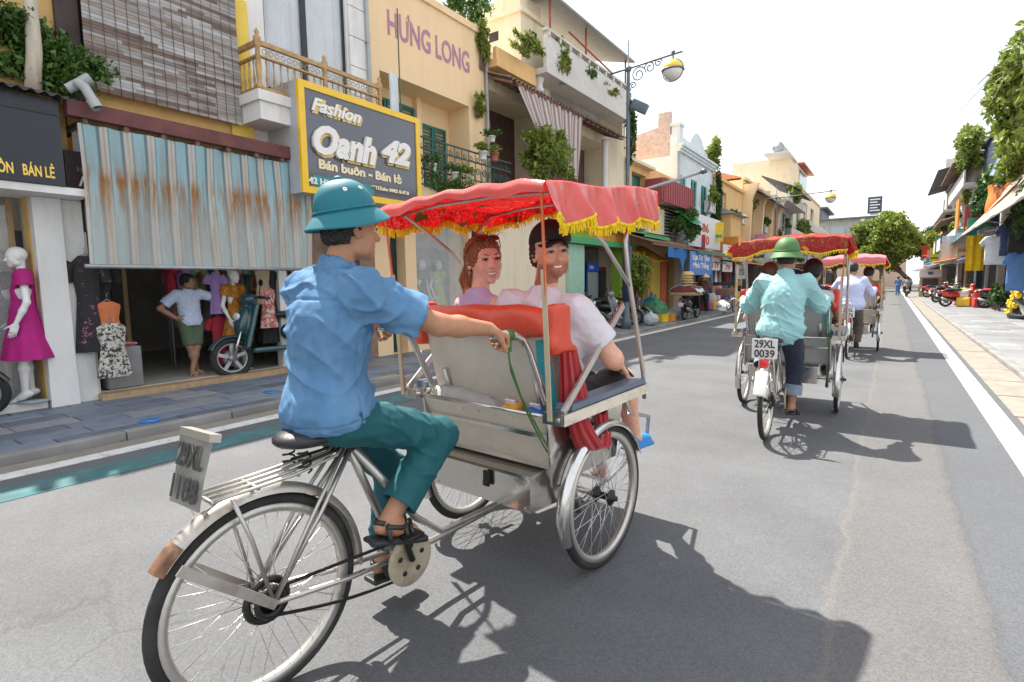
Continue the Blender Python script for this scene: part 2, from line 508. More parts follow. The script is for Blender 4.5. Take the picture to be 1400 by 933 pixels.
# ================================================================ the setting
PZ, PZR = .08, .07                       # pavement heights
KL, KR = -5.85, 1.55                     # kerb edges
rng = random.Random(5)
def add_seams(m, seams):
    """asphalt bays divided by long wandering joints at the given X"""
    nt = m.node_tree; b = bsdf(m)
    src = b.inputs['Base Color'].links[0].from_socket
    tc = _n(nt, 'ShaderNodeTexCoord'); sp = _n(nt, 'ShaderNodeSeparateXYZ'); nt.links.new(tc.outputs['Object'], sp.inputs[0])
    nz = _n(nt, 'ShaderNodeTexNoise', Scale=1.3, Detail=8.0, Roughness=.7); nt.links.new(tc.outputs['Object'], nz.inputs['Vector'])
    wob = _n(nt, 'ShaderNodeMath', operation='MULTIPLY_ADD'); wob.inputs[1].default_value = .22; wob.inputs[2].default_value = -.11
    nt.links.new(nz.outputs['Fac'], wob.inputs[0])
    xx = _n(nt, 'ShaderNodeMath', operation='ADD'); nt.links.new(sp.outputs['X'], xx.inputs[0]); nt.links.new(wob.outputs[0], xx.inputs[1])
    for (sx, w, dark) in seams:
        d = _n(nt, 'ShaderNodeMath', operation='SUBTRACT'); nt.links.new(xx.outputs[0], d.inputs[0]); d.inputs[1].default_value = sx
        a = _n(nt, 'ShaderNodeMath', operation='ABSOLUTE'); nt.links.new(d.outputs[0], a.inputs[0])
        r = _n(nt, 'ShaderNodeMapRange'); r.inputs[1].default_value = 0; r.inputs[2].default_value = w; r.inputs[3].default_value = .75; r.inputs[4].default_value = 0
        nt.links.new(a.outputs[0], r.inputs[0])
        n2 = _n(nt, 'ShaderNodeTexNoise', Scale=9.0, Detail=6.0, Roughness=.8); nt.links.new(tc.outputs['Object'], n2.inputs['Vector'])
        k = _n(nt, 'ShaderNodeMath', operation='MULTIPLY'); nt.links.new(r.outputs[0], k.inputs[0]); nt.links.new(n2.outputs['Fac'], k.inputs[1])
        mx = _n(nt, 'ShaderNodeMixRGB'); mx.inputs[2].default_value = c4(dark)
        nt.links.new(k.outputs[0], mx.inputs[0]); nt.links.new(src, mx.inputs[1]); src = mx.outputs[0]
    # bays: newer darker strip beside the right line, browner strip next to it
    for (x0, x1, colr, f) in ((.40, 3.0, (.080, .086, .097), .6), (-.15, .40, (.128, .118, .110), .3)):
        g1 = _n(nt, 'ShaderNodeMath', operation='GREATER_THAN'); g1.inputs[1].default_value = x0; nt.links.new(xx.outputs[0], g1.inputs[0])
        g2 = _n(nt, 'ShaderNodeMath', operation='LESS_THAN'); g2.inputs[1].default_value = x1; nt.links.new(xx.outputs[0], g2.inputs[0])
        k = _n(nt, 'ShaderNodeMath', operation='MULTIPLY'); nt.links.new(g1.outputs[0], k.inputs[0]); nt.links.new(g2.outputs[0], k.inputs[1])
        k2 = _n(nt, 'ShaderNodeMath', operation='MULTIPLY'); nt.links.new(k.outputs[0], k2.inputs[0]); k2.inputs[1].default_value = f
        mx = _n(nt, 'ShaderNodeMixRGB'); mx.inputs[2].default_value = c4(colr)
        nt.links.new(k2.outputs[0], mx.inputs[0]); nt.links.new(src, mx.inputs[1]); src = mx.outputs[0]
    # hairline cracks in some areas
    mpc = _n(nt, 'ShaderNodeMixRGB', blend_type='ADD'); mpc.inputs[0].default_value = .35; nt.links.new(tc.outputs['Object'], mpc.inputs[1]); nt.links.new(nz.outputs['Color'], mpc.inputs[2])
    vc = _n(nt, 'ShaderNodeTexVoronoi', Scale=.55, feature='DISTANCE_TO_EDGE'); nt.links.new(mpc.outputs[0], vc.inputs['Vector'])
    cr = _n(nt, 'ShaderNodeMapRange'); cr.inputs[1].default_value = .002; cr.inputs[2].default_value = .007; cr.inputs[3].default_value = .30; cr.inputs[4].default_value = 0; nt.links.new(vc.outputs['Distance'], cr.inputs[0])
    mk = _n(nt, 'ShaderNodeTexNoise', Scale=.35, Detail=3.0); nt.links.new(tc.outputs['Object'], mk.inputs['Vector'])
    mkr = _n(nt, 'ShaderNodeMapRange'); mkr.inputs[1].default_value = .54; mkr.inputs[2].default_value = .64; nt.links.new(mk.outputs['Fac'], mkr.inputs[0])
    kk = _n(nt, 'ShaderNodeMath', operation='MULTIPLY'); nt.links.new(cr.outputs[0], kk.inputs[0]); nt.links.new(mkr.outputs[0], kk.inputs[1])
    mx = _n(nt, 'ShaderNodeMixRGB'); mx.inputs[2].default_value = (.035, .033, .032, 1); nt.links.new(kk.outputs[0], mx.inputs[0]); nt.links.new(src, mx.inputs[1]); src = mx.outputs[0]
    # old oil drips
    so = _n(nt, 'ShaderNodeTexNoise', Scale=2.3, Detail=5.0, Roughness=.6); nt.links.new(tc.outputs['Object'], so.inputs['Vector'])
    sr_ = _n(nt, 'ShaderNodeMapRange'); sr_.inputs[1].default_value = .69; sr_.inputs[2].default_value = .75; sr_.inputs[4].default_value = .5; nt.links.new(so.outputs['Fac'], sr_.inputs[0])
    mx = _n(nt, 'ShaderNodeMixRGB'); mx.inputs[2].default_value = (.045, .044, .043, 1); nt.links.new(sr_.outputs[0], mx.inputs[0]); nt.links.new(src, mx.inputs[1]); src = mx.outputs[0]
    # aggregate: pale and dark grains
    vo = _n(nt, 'ShaderNodeTexVoronoi', Scale=150.0); nt.links.new(tc.outputs['Object'], vo.inputs['Vector'])
    sr = _n(nt, 'ShaderNodeSeparateColor'); nt.links.new(vo.outputs['Color'], sr.inputs[0])
    mr = _n(nt, 'ShaderNodeMapRange'); mr.inputs[3].default_value = .80; mr.inputs[4].default_value = 1.20; nt.links.new(sr.outputs[0], mr.inputs[0])
    hs = _n(nt, 'ShaderNodeHueSaturation'); nt.links.new(mr.outputs[0], hs.inputs['Value']); nt.links.new(src, hs.inputs['Color'])
    nt.links.new(hs.outputs[0], b.inputs['Base Color'])
def worn(m, under, lo=.45, hi=.6, sc=7.0, fac=1.0, stretch=(1, 1, 1)):
    """paint worn through to the surface below"""
    nt = m.node_tree; b = bsdf(m); src = b.inputs['Base Color'].links[0].from_socket
    tc = _n(nt, 'ShaderNodeTexCoord'); mp = _n(nt, 'ShaderNodeMapping'); mp.inputs['Scale'].default_value = stretch; nt.links.new(tc.outputs['Object'], mp.inputs[0])
    nz = _n(nt, 'ShaderNodeTexNoise', Scale=sc, Detail=10.0, Roughness=.75); nt.links.new(mp.outputs[0], nz.inputs['Vector'])
    r = _n(nt, 'ShaderNodeMapRange'); r.inputs[1].default_value = lo; r.inputs[2].default_value = hi; r.inputs[4].default_value = fac
    nt.links.new(nz.outputs['Fac'], r.inputs[0])
    mx = _n(nt, 'ShaderNodeMixRGB'); mx.inputs[2].default_value = c4(under)
    nt.links.new(r.outputs[0], mx.inputs[0]); nt.links.new(src, mx.inputs[1]); nt.links.new(mx.outputs[0], b.inputs['Base Color'])
    return m
ASPH = (.112, .115, .122)
m_asph = mat('asphalt', ASPH, .85, var=.16, scale=.9, bump=.35, bscale=240, dirt=.6, dirtcol=(.085, .085, .088), dscale=.55)
add_seams(m_asph, [(.40, .045, (.05, .045, .04)), (-.15, .03, (.19, .17, .145)), (-3.1, .02, (.09, .085, .08))])
m_line = worn(mat('white_road_paint', (.66, .66, .64), .6, var=.08, bump=.3, bscale=200), (.20, .20, .20), .52, .70, 8, .85)
m_teal_band = worn(mat('teal_road_strip', (.060, .20, .215), .85, var=.3, scale=5, bump=.4, bscale=200, spec=.2), ASPH, .36, .64, 3.0, .9, (1.6, .35, 1))  # teal strip blotched with the asphalt colour, beside the left line
m_conc = mat('gutter_concrete', (.25, .225, .19), .85, var=.18, scale=4, bump=.4, bscale=90, dirt=.55, dirtcol=(.16, .14, .12), dscale=2.2)
m_kerb = mat('kerb_stone', (.24, .235, .23), .8, var=.15, bump=.3, bscale=70, dirt=.5, dirtcol=(.10, .09, .08), rnd=.12)
m_mortar = mat('paving_mortar', (.11, .11, .115), .9, var=.2, scale=12, bump=.3)
m_slab = mat('blue_grey_slab', (.145, .175, .225), .55, var=.22, scale=5, bump=.15, bscale=50, rnd=.30, dirt=.4, dirtcol=(.13, .125, .12), dscale=2)
m_slab_l = mat('pale_slab', (.24, .25, .27), .6, var=.16, scale=5, bump=.15, bscale=50, rnd=.18, dirt=.35, dirtcol=(.17, .165, .16), dscale=2)
m_slab_t = mat('tan_slab', (.30, .25, .19), .6, var=.16, scale=5, bump=.15, bscale=50, rnd=.2, dirt=.4, dirtcol=(.15, .14, .13))
m_slab_r = mat('right_grey_slab', (.20, .205, .215), .6, var=.14, scale=4, bump=.15, bscale=50, rnd=.18, dirt=.3, dirtcol=(.22, .21, .20), dscale=2)  # plain grey slabs of the right pavement

g = MB(); g.box(-300, 300, -60, 600, -.5, -.05)
tag(g.build('ground', mat('city_ground', (.22, .21, .20), .9)), kind='structure')
g = MB(); g.quad((KL - .05, -40, 0), (KR + .05, -40, 0), (KR + .05, 260, 0), (KL - .05, 260, 0)); g.quad((KL - .05, -40, -.045), (KL - .05, 260, -.045), (KR + .05, 260, -.045), (KR + .05, -40, -.045))
tag(g.build('road', m_asph), kind='structure')
# gutters, painted lines and the teal band, each 4 mm above the sheet below
gut = MB(); gut.box(KL, -5.63, -30, 200, -.03, .004); gutl = tag(gut.build('gutter', m_conc), kind='structure')
gutr = thing('gutter', None, None); tag(gutr, kind='structure')
for i in range(60):
    y = -2 + i * 1.25 + rng.uniform(-.02, .02)
    MB().obox((1.325 + rng.uniform(-.004, .004), y, -.013), (.222, .612, .02), (0, 0, rng.uniform(-.004, .004)), 0).build('gutter_slab', m_conc, gutr)
MB().box(1.10, 1.55, -2 + 60 * 1.25, 200, -.03, .006).build('gutter_bed', m_conc, gutr)
for (x0, x1) in ((-5.62, -5.44), (.84, 1.03)):
    q = MB(); q.box(x0, x1, -30, 200, .0005, .005); tag(q.build('road_line', m_line), kind='structure')
q = MB(); q.box(-5.22, -4.86, -3, 9.5, .0005, .004); tag(q.build('road_teal_band', m_teal_band), kind='structure')

def pavement(name, x0, x1, z, sl, sw, y0, y1, rows_x, mats, weights, ylim, sgn, seed):
    rg = random.Random(seed)
    base = MB(); base.box(x0, x1, -30, 220, -.04, z - .016)
    pav = tag(base.build(name, m_mortar), kind='structure')
    meshes = {}
    def slab_mesh(m, hx, hy):
        k = (m.name, round(hx, 3), round(hy, 3))
        if k not in meshes:
            b = MB(); t = .006
            b._add([(-hx, -hy, -.03), (hx, -hy, -.03), (hx, hy, -.03), (-hx, hy, -.03), (-hx, -hy, -t), (hx, -hy, -t), (hx, hy, -t), (-hx, hy, -t),
                    (-hx + t, -hy + t, 0), (hx - t, -hy + t, 0), (hx - t, hy - t, 0), (-hx + t, hy - t, 0)],
                   [(0, 1, 5, 4), (1, 2, 6, 5), (2, 3, 7, 6), (3, 0, 4, 7), (4, 5, 9, 8), (5, 6, 10, 9), (6, 7, 11, 10), (7, 4, 8, 11), (8, 9, 10, 11)])
            me = b.mesh('paving_slab'); me.materials.append(m); meshes[k] = me
        return meshes[k]
    far = MB(); cnt = 0; near = []
    for r in range(rows_x):
        cx = (x0 + sw * (r + .5)) if sgn > 0 else (x1 - sw * (r + .5))
        y = y0 + rg.uniform(0, sl)
        while y < y1:
            near.append((cx, y + sl / 2, rg.choices(mats, weights)[0]))
            y += sl
    near.sort(key=lambda t: t[1])
    for i, (cx, cy, m) in enumerate(near):
        if cy < ylim and cnt < 300:
            o = link(slab_mesh(m, sw / 2 - .004, sl / 2 - .004), 'paving_slab', pav)
            o.location = (cx, cy, z + rg.uniform(-.003, .002)); o.rotation_euler = (rg.uniform(-.003, .003), rg.uniform(-.004, .004), 0); cnt += 1
        else:
            far.box(cx - sw / 2 + .006, cx + sw / 2 - .006, cy - sl / 2 + .006, cy + sl / 2 - .006, z - .02, z + rg.uniform(-.003, .002))
    if far.V: tag(far.build('far_paving', mats[0], pav), kind='stuff')
    return pav
pav_l = pavement('pavement', -8.05, KL - .14, PZ, .52, .308, -.6, 60, 7, [m_slab, m_slab_l, m_slab_t], [10, 3, 1.0], 19.5, 1, 3)
pav_r = pavement('pavement', KR + .14, 5.2, PZR, .62, .44, 5.5, 70, 8, [m_slab_r, m_slab_l], [4, 2], 27, 1, 4)
kb = {}
for (kx, kz, y0, n, pv) in ((KL - .07, PZ, -1.5, 60, pav_l), (KR + .07, PZR, 4, 60, pav_r)):
    b = MB(); b.obox((0, 0, 0), (.066, .494, .07), None, .008)
    me = b.mesh('kerb_stone'); me.materials.append(m_kerb)
    for i in range(n):
        o = link(me, 'kerb_stone', pv); o.location = (kx, y0 + i * 1.0, kz - .066 + rng.uniform(-.003, .003))
    MB().box(kx - .066, kx + .066, y0 + n - .5, 220, -.03, kz - .004).build('far_kerb', m_kerb, pv)
# blue waymark discs stuck on the left pavement
m_disc = mat('blue_sticker', (.03, .22, .62), .5, var=.2)
for (u, v, wh) in ((205, 575, 'facing the hanging dresses'), (371, 536, 'beside the parked teal scooter')):
    p = px(u, v, z=PZ + .004); d = MB(); d.lathe([(.10, 0), (.10, .003)], (p.x, p.y, PZ + .003), 'z', 24)
    tag(d.build('pavement_sticker', m_disc), 'round blue sticker on the grey paving slabs ' + wh, 'sticker', 'blue pavement stickers')

# ================================================================ left side of the street, facades on x = XF
XF = -8.0
m_white = mat('white_plaster', (.74, .73, .71), .8, var=.08, scale=3, bump=.1, dirt=.5, dirtcol=(.42, .39, .35), dscale=2.2, stretch=(1, 1, .3))
m_ochre = mat('ochre_plaster', (.66, .42, .16), .85, var=.12, scale=3, bump=.15, dirt=.35, dirtcol=(.35, .24, .13), dscale=1.2)
m_yellow = mat('yellow_plaster', (.80, .58, .10), .8, var=.08, bump=.1, dirt=.25, dirtcol=(.5, .35, .12))
m_peach = mat('peach_plaster', (.84, .62, .37), .85, var=.07, scale=2, bump=.15, dirt=.45, dirtcol=(.56, .38, .23), dscale=2.0, stretch=(1, 1, .25))
m_cream = mat('cream_plaster', (.78, .68, .50), .85, var=.08, scale=2, bump=.12, dirt=.6, dirtcol=(.40, .31, .21), dscale=2.0, stretch=(1, 1, .25))
m_orange = mat('orange_plaster', (.78, .50, .22), .85, var=.10, scale=2, bump=.12, dirt=.6, dirtcol=(.38, .23, .11), dscale=2.0, stretch=(1, 1, .25))
m_bluewh = mat('pale_blue_plaster', (.66, .74, .76), .85, var=.06, scale=2, bump=.1, dirt=.35, dirtcol=(.38, .40, .40), dscale=1.1)
m_greyw = mat('grey_render', (.42, .41, .39), .9, var=.15, scale=2, bump=.2, dirt=.5, dirtcol=(.22, .20, .18), dscale=1.1)
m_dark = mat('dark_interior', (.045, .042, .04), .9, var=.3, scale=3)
m_room = mat('shop_wall', (.46, .43, .38), .85, var=.2, scale=2)
m_floor_t = mat('shop_floor_tile', (.50, .48, .42), .35, var=.1, scale=2)
m_navy = mat('navy_fascia', (.014, .018, .028), .35, var=.2, scale=2, bump=.02)
m_black = mat('black_metal', (.02, .02, .022), .45, var=.2)
m_gold = mat('gold_letters', (.80, .55, .10), .35, metal=.4, var=.1)
m_rust = mat('rusty_metal', (.22, .12, .08), .8, var=.35, scale=5, bump=.3, dirt=.7, dirtcol=(.10, .06, .045), dscale=3)
m_maroon = mat('maroon_beam', (.15, .05, .045), .7, var=.25, scale=4, bump=.2, dirt=.6, dirtcol=(.06, .03, .03), dscale=3)
m_steel = mat('grey_steel', (.36, .37, .38), .4, metal=.6, var=.12)
m_pvc = mat('grey_pvc', (.36, .38, .38), .45, var=.1, dirt=.3, dirtcol=(.2, .2, .19))
m_wood = mat('brown_wood', (.23, .13, .07), .7, var=.3, scale=3, stretch=(1, 6, 6), bump=.2)
m_woodl = mat('light_wood', (.42, .28, .16), .6, var=.2, scale=3, stretch=(1, 6, 6))
m_corr = mat('dark_corrugated_iron', (.075, .08, .09), .55, metal=.3, var=.2, dirt=.4, dirtcol=(.13, .10, .08))
m_leaf = mat('green_leaf', (.075, .155, .028), .55, var=.2, island=.45, transl=.3)
m_leaf_y = mat('yellow_green_leaf', (.21, .27, .045), .55, var=.2, island=.40, transl=.35)
m_leaf_d = mat('dark_leaf', (.045, .10, .024), .6, var=.2, island=.45, transl=.25)
m_bark = mat('bark', (.22, .17, .13), .9, var=.3, scale=8, bump=.5, bscale=40)
m_bark_p = mat('pale_bark', (.52, .46, .37), .85, var=.15, bump=.3, bscale=40, stretch=(3, 3, .6))
m_glass = mat('window_glass', (.30, .36, .40), .06, metal=.0, var=.05, spec=.8, coat=.5)
m_glass_d = mat('dark_glass', (.03, .04, .045), .05, var=.05, spec=.8, coat=.5)
m_green_sh = mat('green_shutter_paint', (.015, .16, .125), .5, var=.15, dirt=.3, dirtcol=(.03, .08, .07))
m_turq = mat('turquoise_shutter_paint', (.12, .46, .42), .55, var=.12, dirt=.2, dirtcol=(.2, .35, .32))
m_iron = mat('dark_green_iron', (.02, .065, .055), .5, var=.2)
m_goldiron = mat('gilded_iron', (.42, .26, .11), .45, metal=.35, var=.25, scale=12)
m_pot_w = mat('white_pot', (.72, .71, .68), .6, var=.08)
m_pot_t = mat('terracotta_pot', (.42, .15, .09), .75, var=.15)

def corrugated(name, m, x0, z0, x1, z1, y0, y1, parent, pitch=.11, amp=.018, world=True, thick=.006):
    """corrugated sheet sloping from (x0,z0) to (x1,z1), ribs running down the slope"""
    n = max(8, int((y1 - y0) / pitch * 6)); d = Vector((x1 - x0, 0, z1 - z0)); nr = Vector((-d.z, 0, d.x)).normalized()
    if nr.z < 0: nr = -nr
    b = MB(); b.grid(lambda u, v: Vector((x0, y0 + (y1 - y0) * u, z0)) + d * v + nr * amp * math.sin(2 * PI * u * (y1 - y0) / pitch), n, 1, True, thick, nr)
    return b.build(name, m, parent, world)
def louvre_leaf(y0, y1, z0, z1, x, parent, m, name='shutter', step=.07):
    b = MB(); f = .05
    for a in (y0, y1 - f): b.box(x, x + .04, a, a + f, z0, z1)
    zm = (z0 + z1) / 2
    for a in (z0, zm - f / 2, z1 - f): b.box(x + .001, x + .039, y0 + f, y1 - f, a, a + f)
    for (za, zb) in ((z0 + f, zm - f / 2), (zm + f / 2, z1 - f)):
        n = max(2, int((zb - za) / step))
        for i in range(n):
            z = za + (zb - za) * (i + .5) / n
            b.obox((x + .02, (y0 + y1) / 2, z), (.022, (y1 - y0) / 2 - f, .006), (0, .7, 0))
    return b.build(name, m, parent, True)
def pot(x, y, z, r, m, label, grp, leafm=m_leaf, h=.22, spread=.18, seed=1, n=160, ls=.07, trail=0.0):
    t = thing('potted_plant', label, 'plant', (x, y, z), 0, grp)
    b = MB(); b.lathe([(r * .7, 0), (r * .72, .005), (r, r * 1.5), (r * 1.08, r * 1.5), (r * 1.08, r * 1.7), (r * .9, r * 1.7), (r * .88, r * 1.5), (.001, r * 1.5)], (0, 0, 0), 'z', 16); b.build('pot', m, t)
    bl = rblobs((0, 0, r * 1.7 + h * .5), (spread, spread, h * .6), 5, seed, .6)
    if trail: bl += [((r * .9, rng.uniform(-r, r), r * 1.2 - trail * q), (.05, .07, trail * .4)) for q in (.1, .5, .9)]
    foliage('foliage', bl, n, ls, leafm, t, False, seed)
    return t
def shrub(name, label, cat, base, c, r, n, ls, m, seed, k=9, stems=4, group=None, droop=.3):
    t = thing(name, label, cat, base, 0, group)
    bl = rblobs(c, r, k * 2, seed, .33)
    foliage('foliage', bl, n, ls, m, t, True, seed, droop, .42)
    b = MB(); rg = random.Random(seed)
    for i in range(stems * 2):
        e = Vector(rg.choice(bl)[0]); s0 = Vector(base) + Vector((rg.uniform(-.04, .04), rg.uniform(-.06, .06), 0)); mid = (s0 + e) / 2 + Vector((rg.uniform(-.08, .08), rg.uniform(-.08, .08), .05))
        b.tube([s0, mid, e], [.018, .012, .005], 6)
    b.build('stem', m_bark, t, True)
    return t

# ---------------------------------------------------------------- A: shop with the navy fascia
A = thing('shop_building', 'ochre shop house with navy fascia board lettered in gold beside the striped tarp', 'building', (XF, -1, 0))
b = MB(); wall(b, XF, -6, 2.40, PZ, 5.3, [(-5.6, 1.97, PZ, 2.5)], .2); shell(b, XF, -6, 2.40, PZ, 5.3, -15); b.build('wall', m_ochre, A, True)
b = MB(); b.box(-11.5, XF - .21, -5.5, 1.95, PZ, .14); b.build('floor', m_floor_t, A, True)
b = MB(); b.box(-11.6, -11.5, -5.5, 2.2, .14, 3); b.box(-11.5, -8.25, 1.98, 2.06, .14, 2.6); b.build('room_wall', m_room, A, True)
b = MB(); b.box(-11.5, -8.21, -5.5, 1.96, 2.62, 2.7); b.build('ceiling', m_white, A, True)
b = MB(); b.box(-8.19, -7.88, 1.985, 2.245, PZ, 2.47); b.build('pillar', m_white, A, True)
b = MB(); b.box(-8.19, -7.875, 1.98, 2.25, PZ, .42); b.build('pillar_base', m_white, A, True)
b = MB(); b.box(-8.3, -7.95, 2.262, 2.46, PZ, 2.47); b.build('pilaster', m_white, A, True)
b = MB(); b.box(-7.99, -7.5, -6, 2.2, 2.56, 3.47); b.build('fascia_board', m_navy, A, True)
b = MB(); b.box(-8.2, -7.52, -6, 2.43, 2.475, 2.555); b.build('soffit', m_white, A, True)
b = MB(); b.box(-7.985, -7.49, -6, 2.21, 3.30, 3.33); b.build('fascia_trim', m_black, A, True)
corrugated('roof_sheet', m_corr, -7.36, 3.48, -7.99, 3.64, -6, 2.26, A)
a0 = fy(-60, 236, -7.495); a1 = fy(76, 244, -7.495)
text('UÔN   BÁN LẺ', A, m_gold, (-7.498, px(-12, 246, x=-7.5).y, 2.635), .155, RU, .004, .004, width=px(76, 250, x=-7.5).y - px(-12, 246, x=-7.5).y)
# lit box sign inside shop A
ls = thing('light_box_sign', 'small black hanging light box with yellow and blue glowing face inside the shop', 'sign', tuple(px(40, 340, x=-8.35)))
b = MB(); p = px(38, 318, x=-8.35); b.box(p.x - .04, p.x + .04, p.y - .13, p.y + .10, 1.78, 2.12); b.build('case', m_black, ls, True)
b = MB(); b.box(p.x - .03, p.x + .03, p.y - .16, p.y - .131, 1.92, 2.11); b.build('yellow_face', mat('yellow_glow', (.9, .7, .02), .5, emit=(1, .75, .03), estr=1.4), ls, True)
b = MB(); b.box(p.x - .03, p.x + .03, p.y - .16, p.y - .131, 1.79, 1.915); b.build('blue_face', mat('blue_glow', (.4, .6, .9), .5, emit=(.5, .75, 1), estr=1.0), ls, True)
b = MB(); b.tube([(p.x, p.y - .05, 2.12), (p.x, p.y - .06, 2.3), (p.x, p.y - .02, 2.62)], .006, 6); b.build('cable', m_black, ls, True)
# display plinth and glass
b = MB(); b.box(-8.3, -7.93, -1.2, 1.96, PZ, .17); b.build('plinth', m_white, A, True)
b = MB(); b.box(-8.335, -8.325, .9, 1.9, .17, 2.4); b.build('glass_pane', mat('clear_glass', (.9, .95, .95), .03, alpha=.22, spec=.9), A, True)
for yy in (.9, 1.88):
    b = MB(); b.box(-8.36, -8.30, yy - .02, yy + .03, .17, 2.47); b.build('glass_frame', m_woodl, A, True)
# greenery on the roof of shop A with a pale pruned trunk
t = thing('roof_tree', 'leafy green tree with pale trunk above the navy fascia roof', 'tree', (-8.05, 2.0, 3.6))
c = px(25, 60, x=-7.85)
bl = rblobs((-7.85, c.y - .1, c.z - .05), (.28, .85, .42), 14, 11, .42) + rblobs((-7.8, px(85, 80, x=-7.8).y, 3.95), (.15, .3, .2), 4, 12, .6)
foliage('crown', bl, 5200, .075, m_leaf, t, True, 7, .5)
tr = [px(45, 125, x=-7.72), px(47, 70, x=-7.72), px(42, 10, x=-7.72), px(36, -80, x=-7.75)]
b = MB(); b.tube(tr, [.075, .07, .065, .06], 10); b.build('trunk', m_bark_p, t, True)

# ---------------------------------------------------------------- B: dress shop behind the striped tarp
B = thing('shop_building', 'dark dress shop with woven blind over maroon eave and open front', 'building', (XF, 3.6, 0))
b = MB(); wall(b, XF, 2.45, 5.34, PZ, 3.3, [(2.5, 4.98, PZ, 2.75), (5.12, 5.30, PZ, 2.75)], .15); b.box(XF - .15, XF - .01, 4.985, 5.115, PZ, 2.74); b.build('wall', m_white, B, True)
b = MB(); wall(b, XF, 2.42, 4.72, 3.3, 5.5, [(2.62, 4.35, 3.95, 5.4)], .2); shell(b, XF, 2.42, 4.72, 3.3, 5.5, -15); b.build('upper_wall', m_ochre, B, True)
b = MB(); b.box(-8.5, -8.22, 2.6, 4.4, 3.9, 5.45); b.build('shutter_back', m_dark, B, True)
b = MB(); b.box(-12.5, XF - .02, 2.44, 7.0, PZ, .16); b.build('floor', m_floor_t, B, True)
b = MB(); b.box(-12.6, -12.5, 2.3, 7.0, .16, 3.2); b.box(-12.5, -8.2, 2.32, 2.42, .16, 3.2); b.box(-12.5, -8.2, 6.9, 7.0, .16, 3.2); b.build('room_wall', m_room, B, True)
b = MB(); b.box(-12.5, -8.16, 2.43, 6.89, 2.95, 3.0); b.build('ceiling', m_room, B, True)
b = MB(); b.box(-8.02, -7.80, 2.45, 5.32, PZ - .01, .15); b.build('threshold', m_woodl, B, True)
b = MB(); b.box(-10.6, -10.5, 2.6, 3.55, .16, 2.9); b.build('partition', m_dark, B, True)
b = MB(); b.box(-9.62, -9.55, 3.38, 3.44, .16, 2.9); b.build('door_post', m_woodl, B, True)
b = MB(); b.box(-7.56, -7.44, 2.26, 5.32, 3.33, 3.50); b.build('eave_beam', m_maroon, B, True)
corrugated('eave_sheet', m_rust, -7.46, 3.36, -8.0, 3.62, 2.3, 5.3, B, .13, .02)
for i in range(8):
    b = MB(); y = 2.4 + i * .4; b.box(-7.95, -7.47, y, y + .05, 3.27, 3.325); b.build('eave_rafter', m_rust, B, True)
b = MB(); b.box(-8.03, -7.93, 2.38, 2.60, 3.65, 5.6); b.build('corner_post', mat('dark_timber', (.05, .035, .03), .7, var=.25, bump=.2), B, True)
b = MB(); wall(b, -7.96, 4.36, 4.7, 3.62, 5.6); b.box(-7.999, -7.962, 4.5, 4.7, 3.62, 5.6); b.build('yellow_strip', m_yellow, B, True)
# dark sign panel behind the tarp edge
sp = thing('shop_sign', 'dark maroon shop sign with white script half hidden by the striped tarp', 'sign', (-7.8, 2.45, 2.6))
b = MB(); b.box(-7.86, -7.80, 2.30, 3.2, 2.52, 3.02); b.build('board', mat('maroon_sign', (.035, .012, .014), .4, var=.1), sp, True)
m_wlet = mat('white_letters', (.75, .74, .72), .5, var=.05)
text('HÀN', sp, mat('grey_letters', (.18, .17, .17), .5), (-7.798, 2.40, 2.79), .08, RU, .003)
text('M', sp, m_wlet, (-7.798, 2.40, 2.63), .17, RU, .004, .003, .35)
text('Fashion', sp, m_wlet, (-7.798, 2.44, 2.555), .045, RU, .003)
gr = thing('window_grille', 'patterned dark metal grille above the dresses beside white pilaster', 'grille', (-7.95, 2.5, 2.2))
b = MB(); b.box(-7.99, -7.97, 2.47, 3.3, 2.12, 2.5); b.build('backing', m_dark, gr, True)
for k in range(4):
    b = MB(); y = 2.5 + k * .2; b.tube([(-7.955, y, 2.13), (-7.955, y, 2.49)], .008, 5); b.tube([(-7.955, y + .02, 2.2), (-7.955, y + .16, 2.2), (-7.955, y + .16, 2.4), (-7.955, y + .02, 2.4)], .006, 5, True); b.build('bar', m_greyw, gr, True)
# PVC drain pipes
for k, (pts, lb) in enumerate((([px(92, 122, x=-7.5), px(123, 107, x=-7.42)], 'short grey drain pipe pointing up over the maroon eave'), ([px(104, 112, x=-7.42), px(116, 120, x=-7.38), px(133, 148, x=-7.30)], 'bent grey drain pipe angled down over the striped tarp'))):
    t = thing('drain_pipe', lb, 'pipe', tuple(pts[0]))
    b = MB(); b.tube(pts, .052, 14, caps=False); b.build('tube', m_pvc, t, True)
    b = MB(); d = (pts[-1] - pts[-2]).normalized(); b.tube([pts[-1] - d * .09, pts[-1] + d * .004], .058, 14, caps=False); b.build('collar', m_pvc, t, True)
    b = MB(); b.tube([pts[-1] - d * .04, pts[-1] - d * .03], .047, 14); b.build('bore', m_dark, t, True)
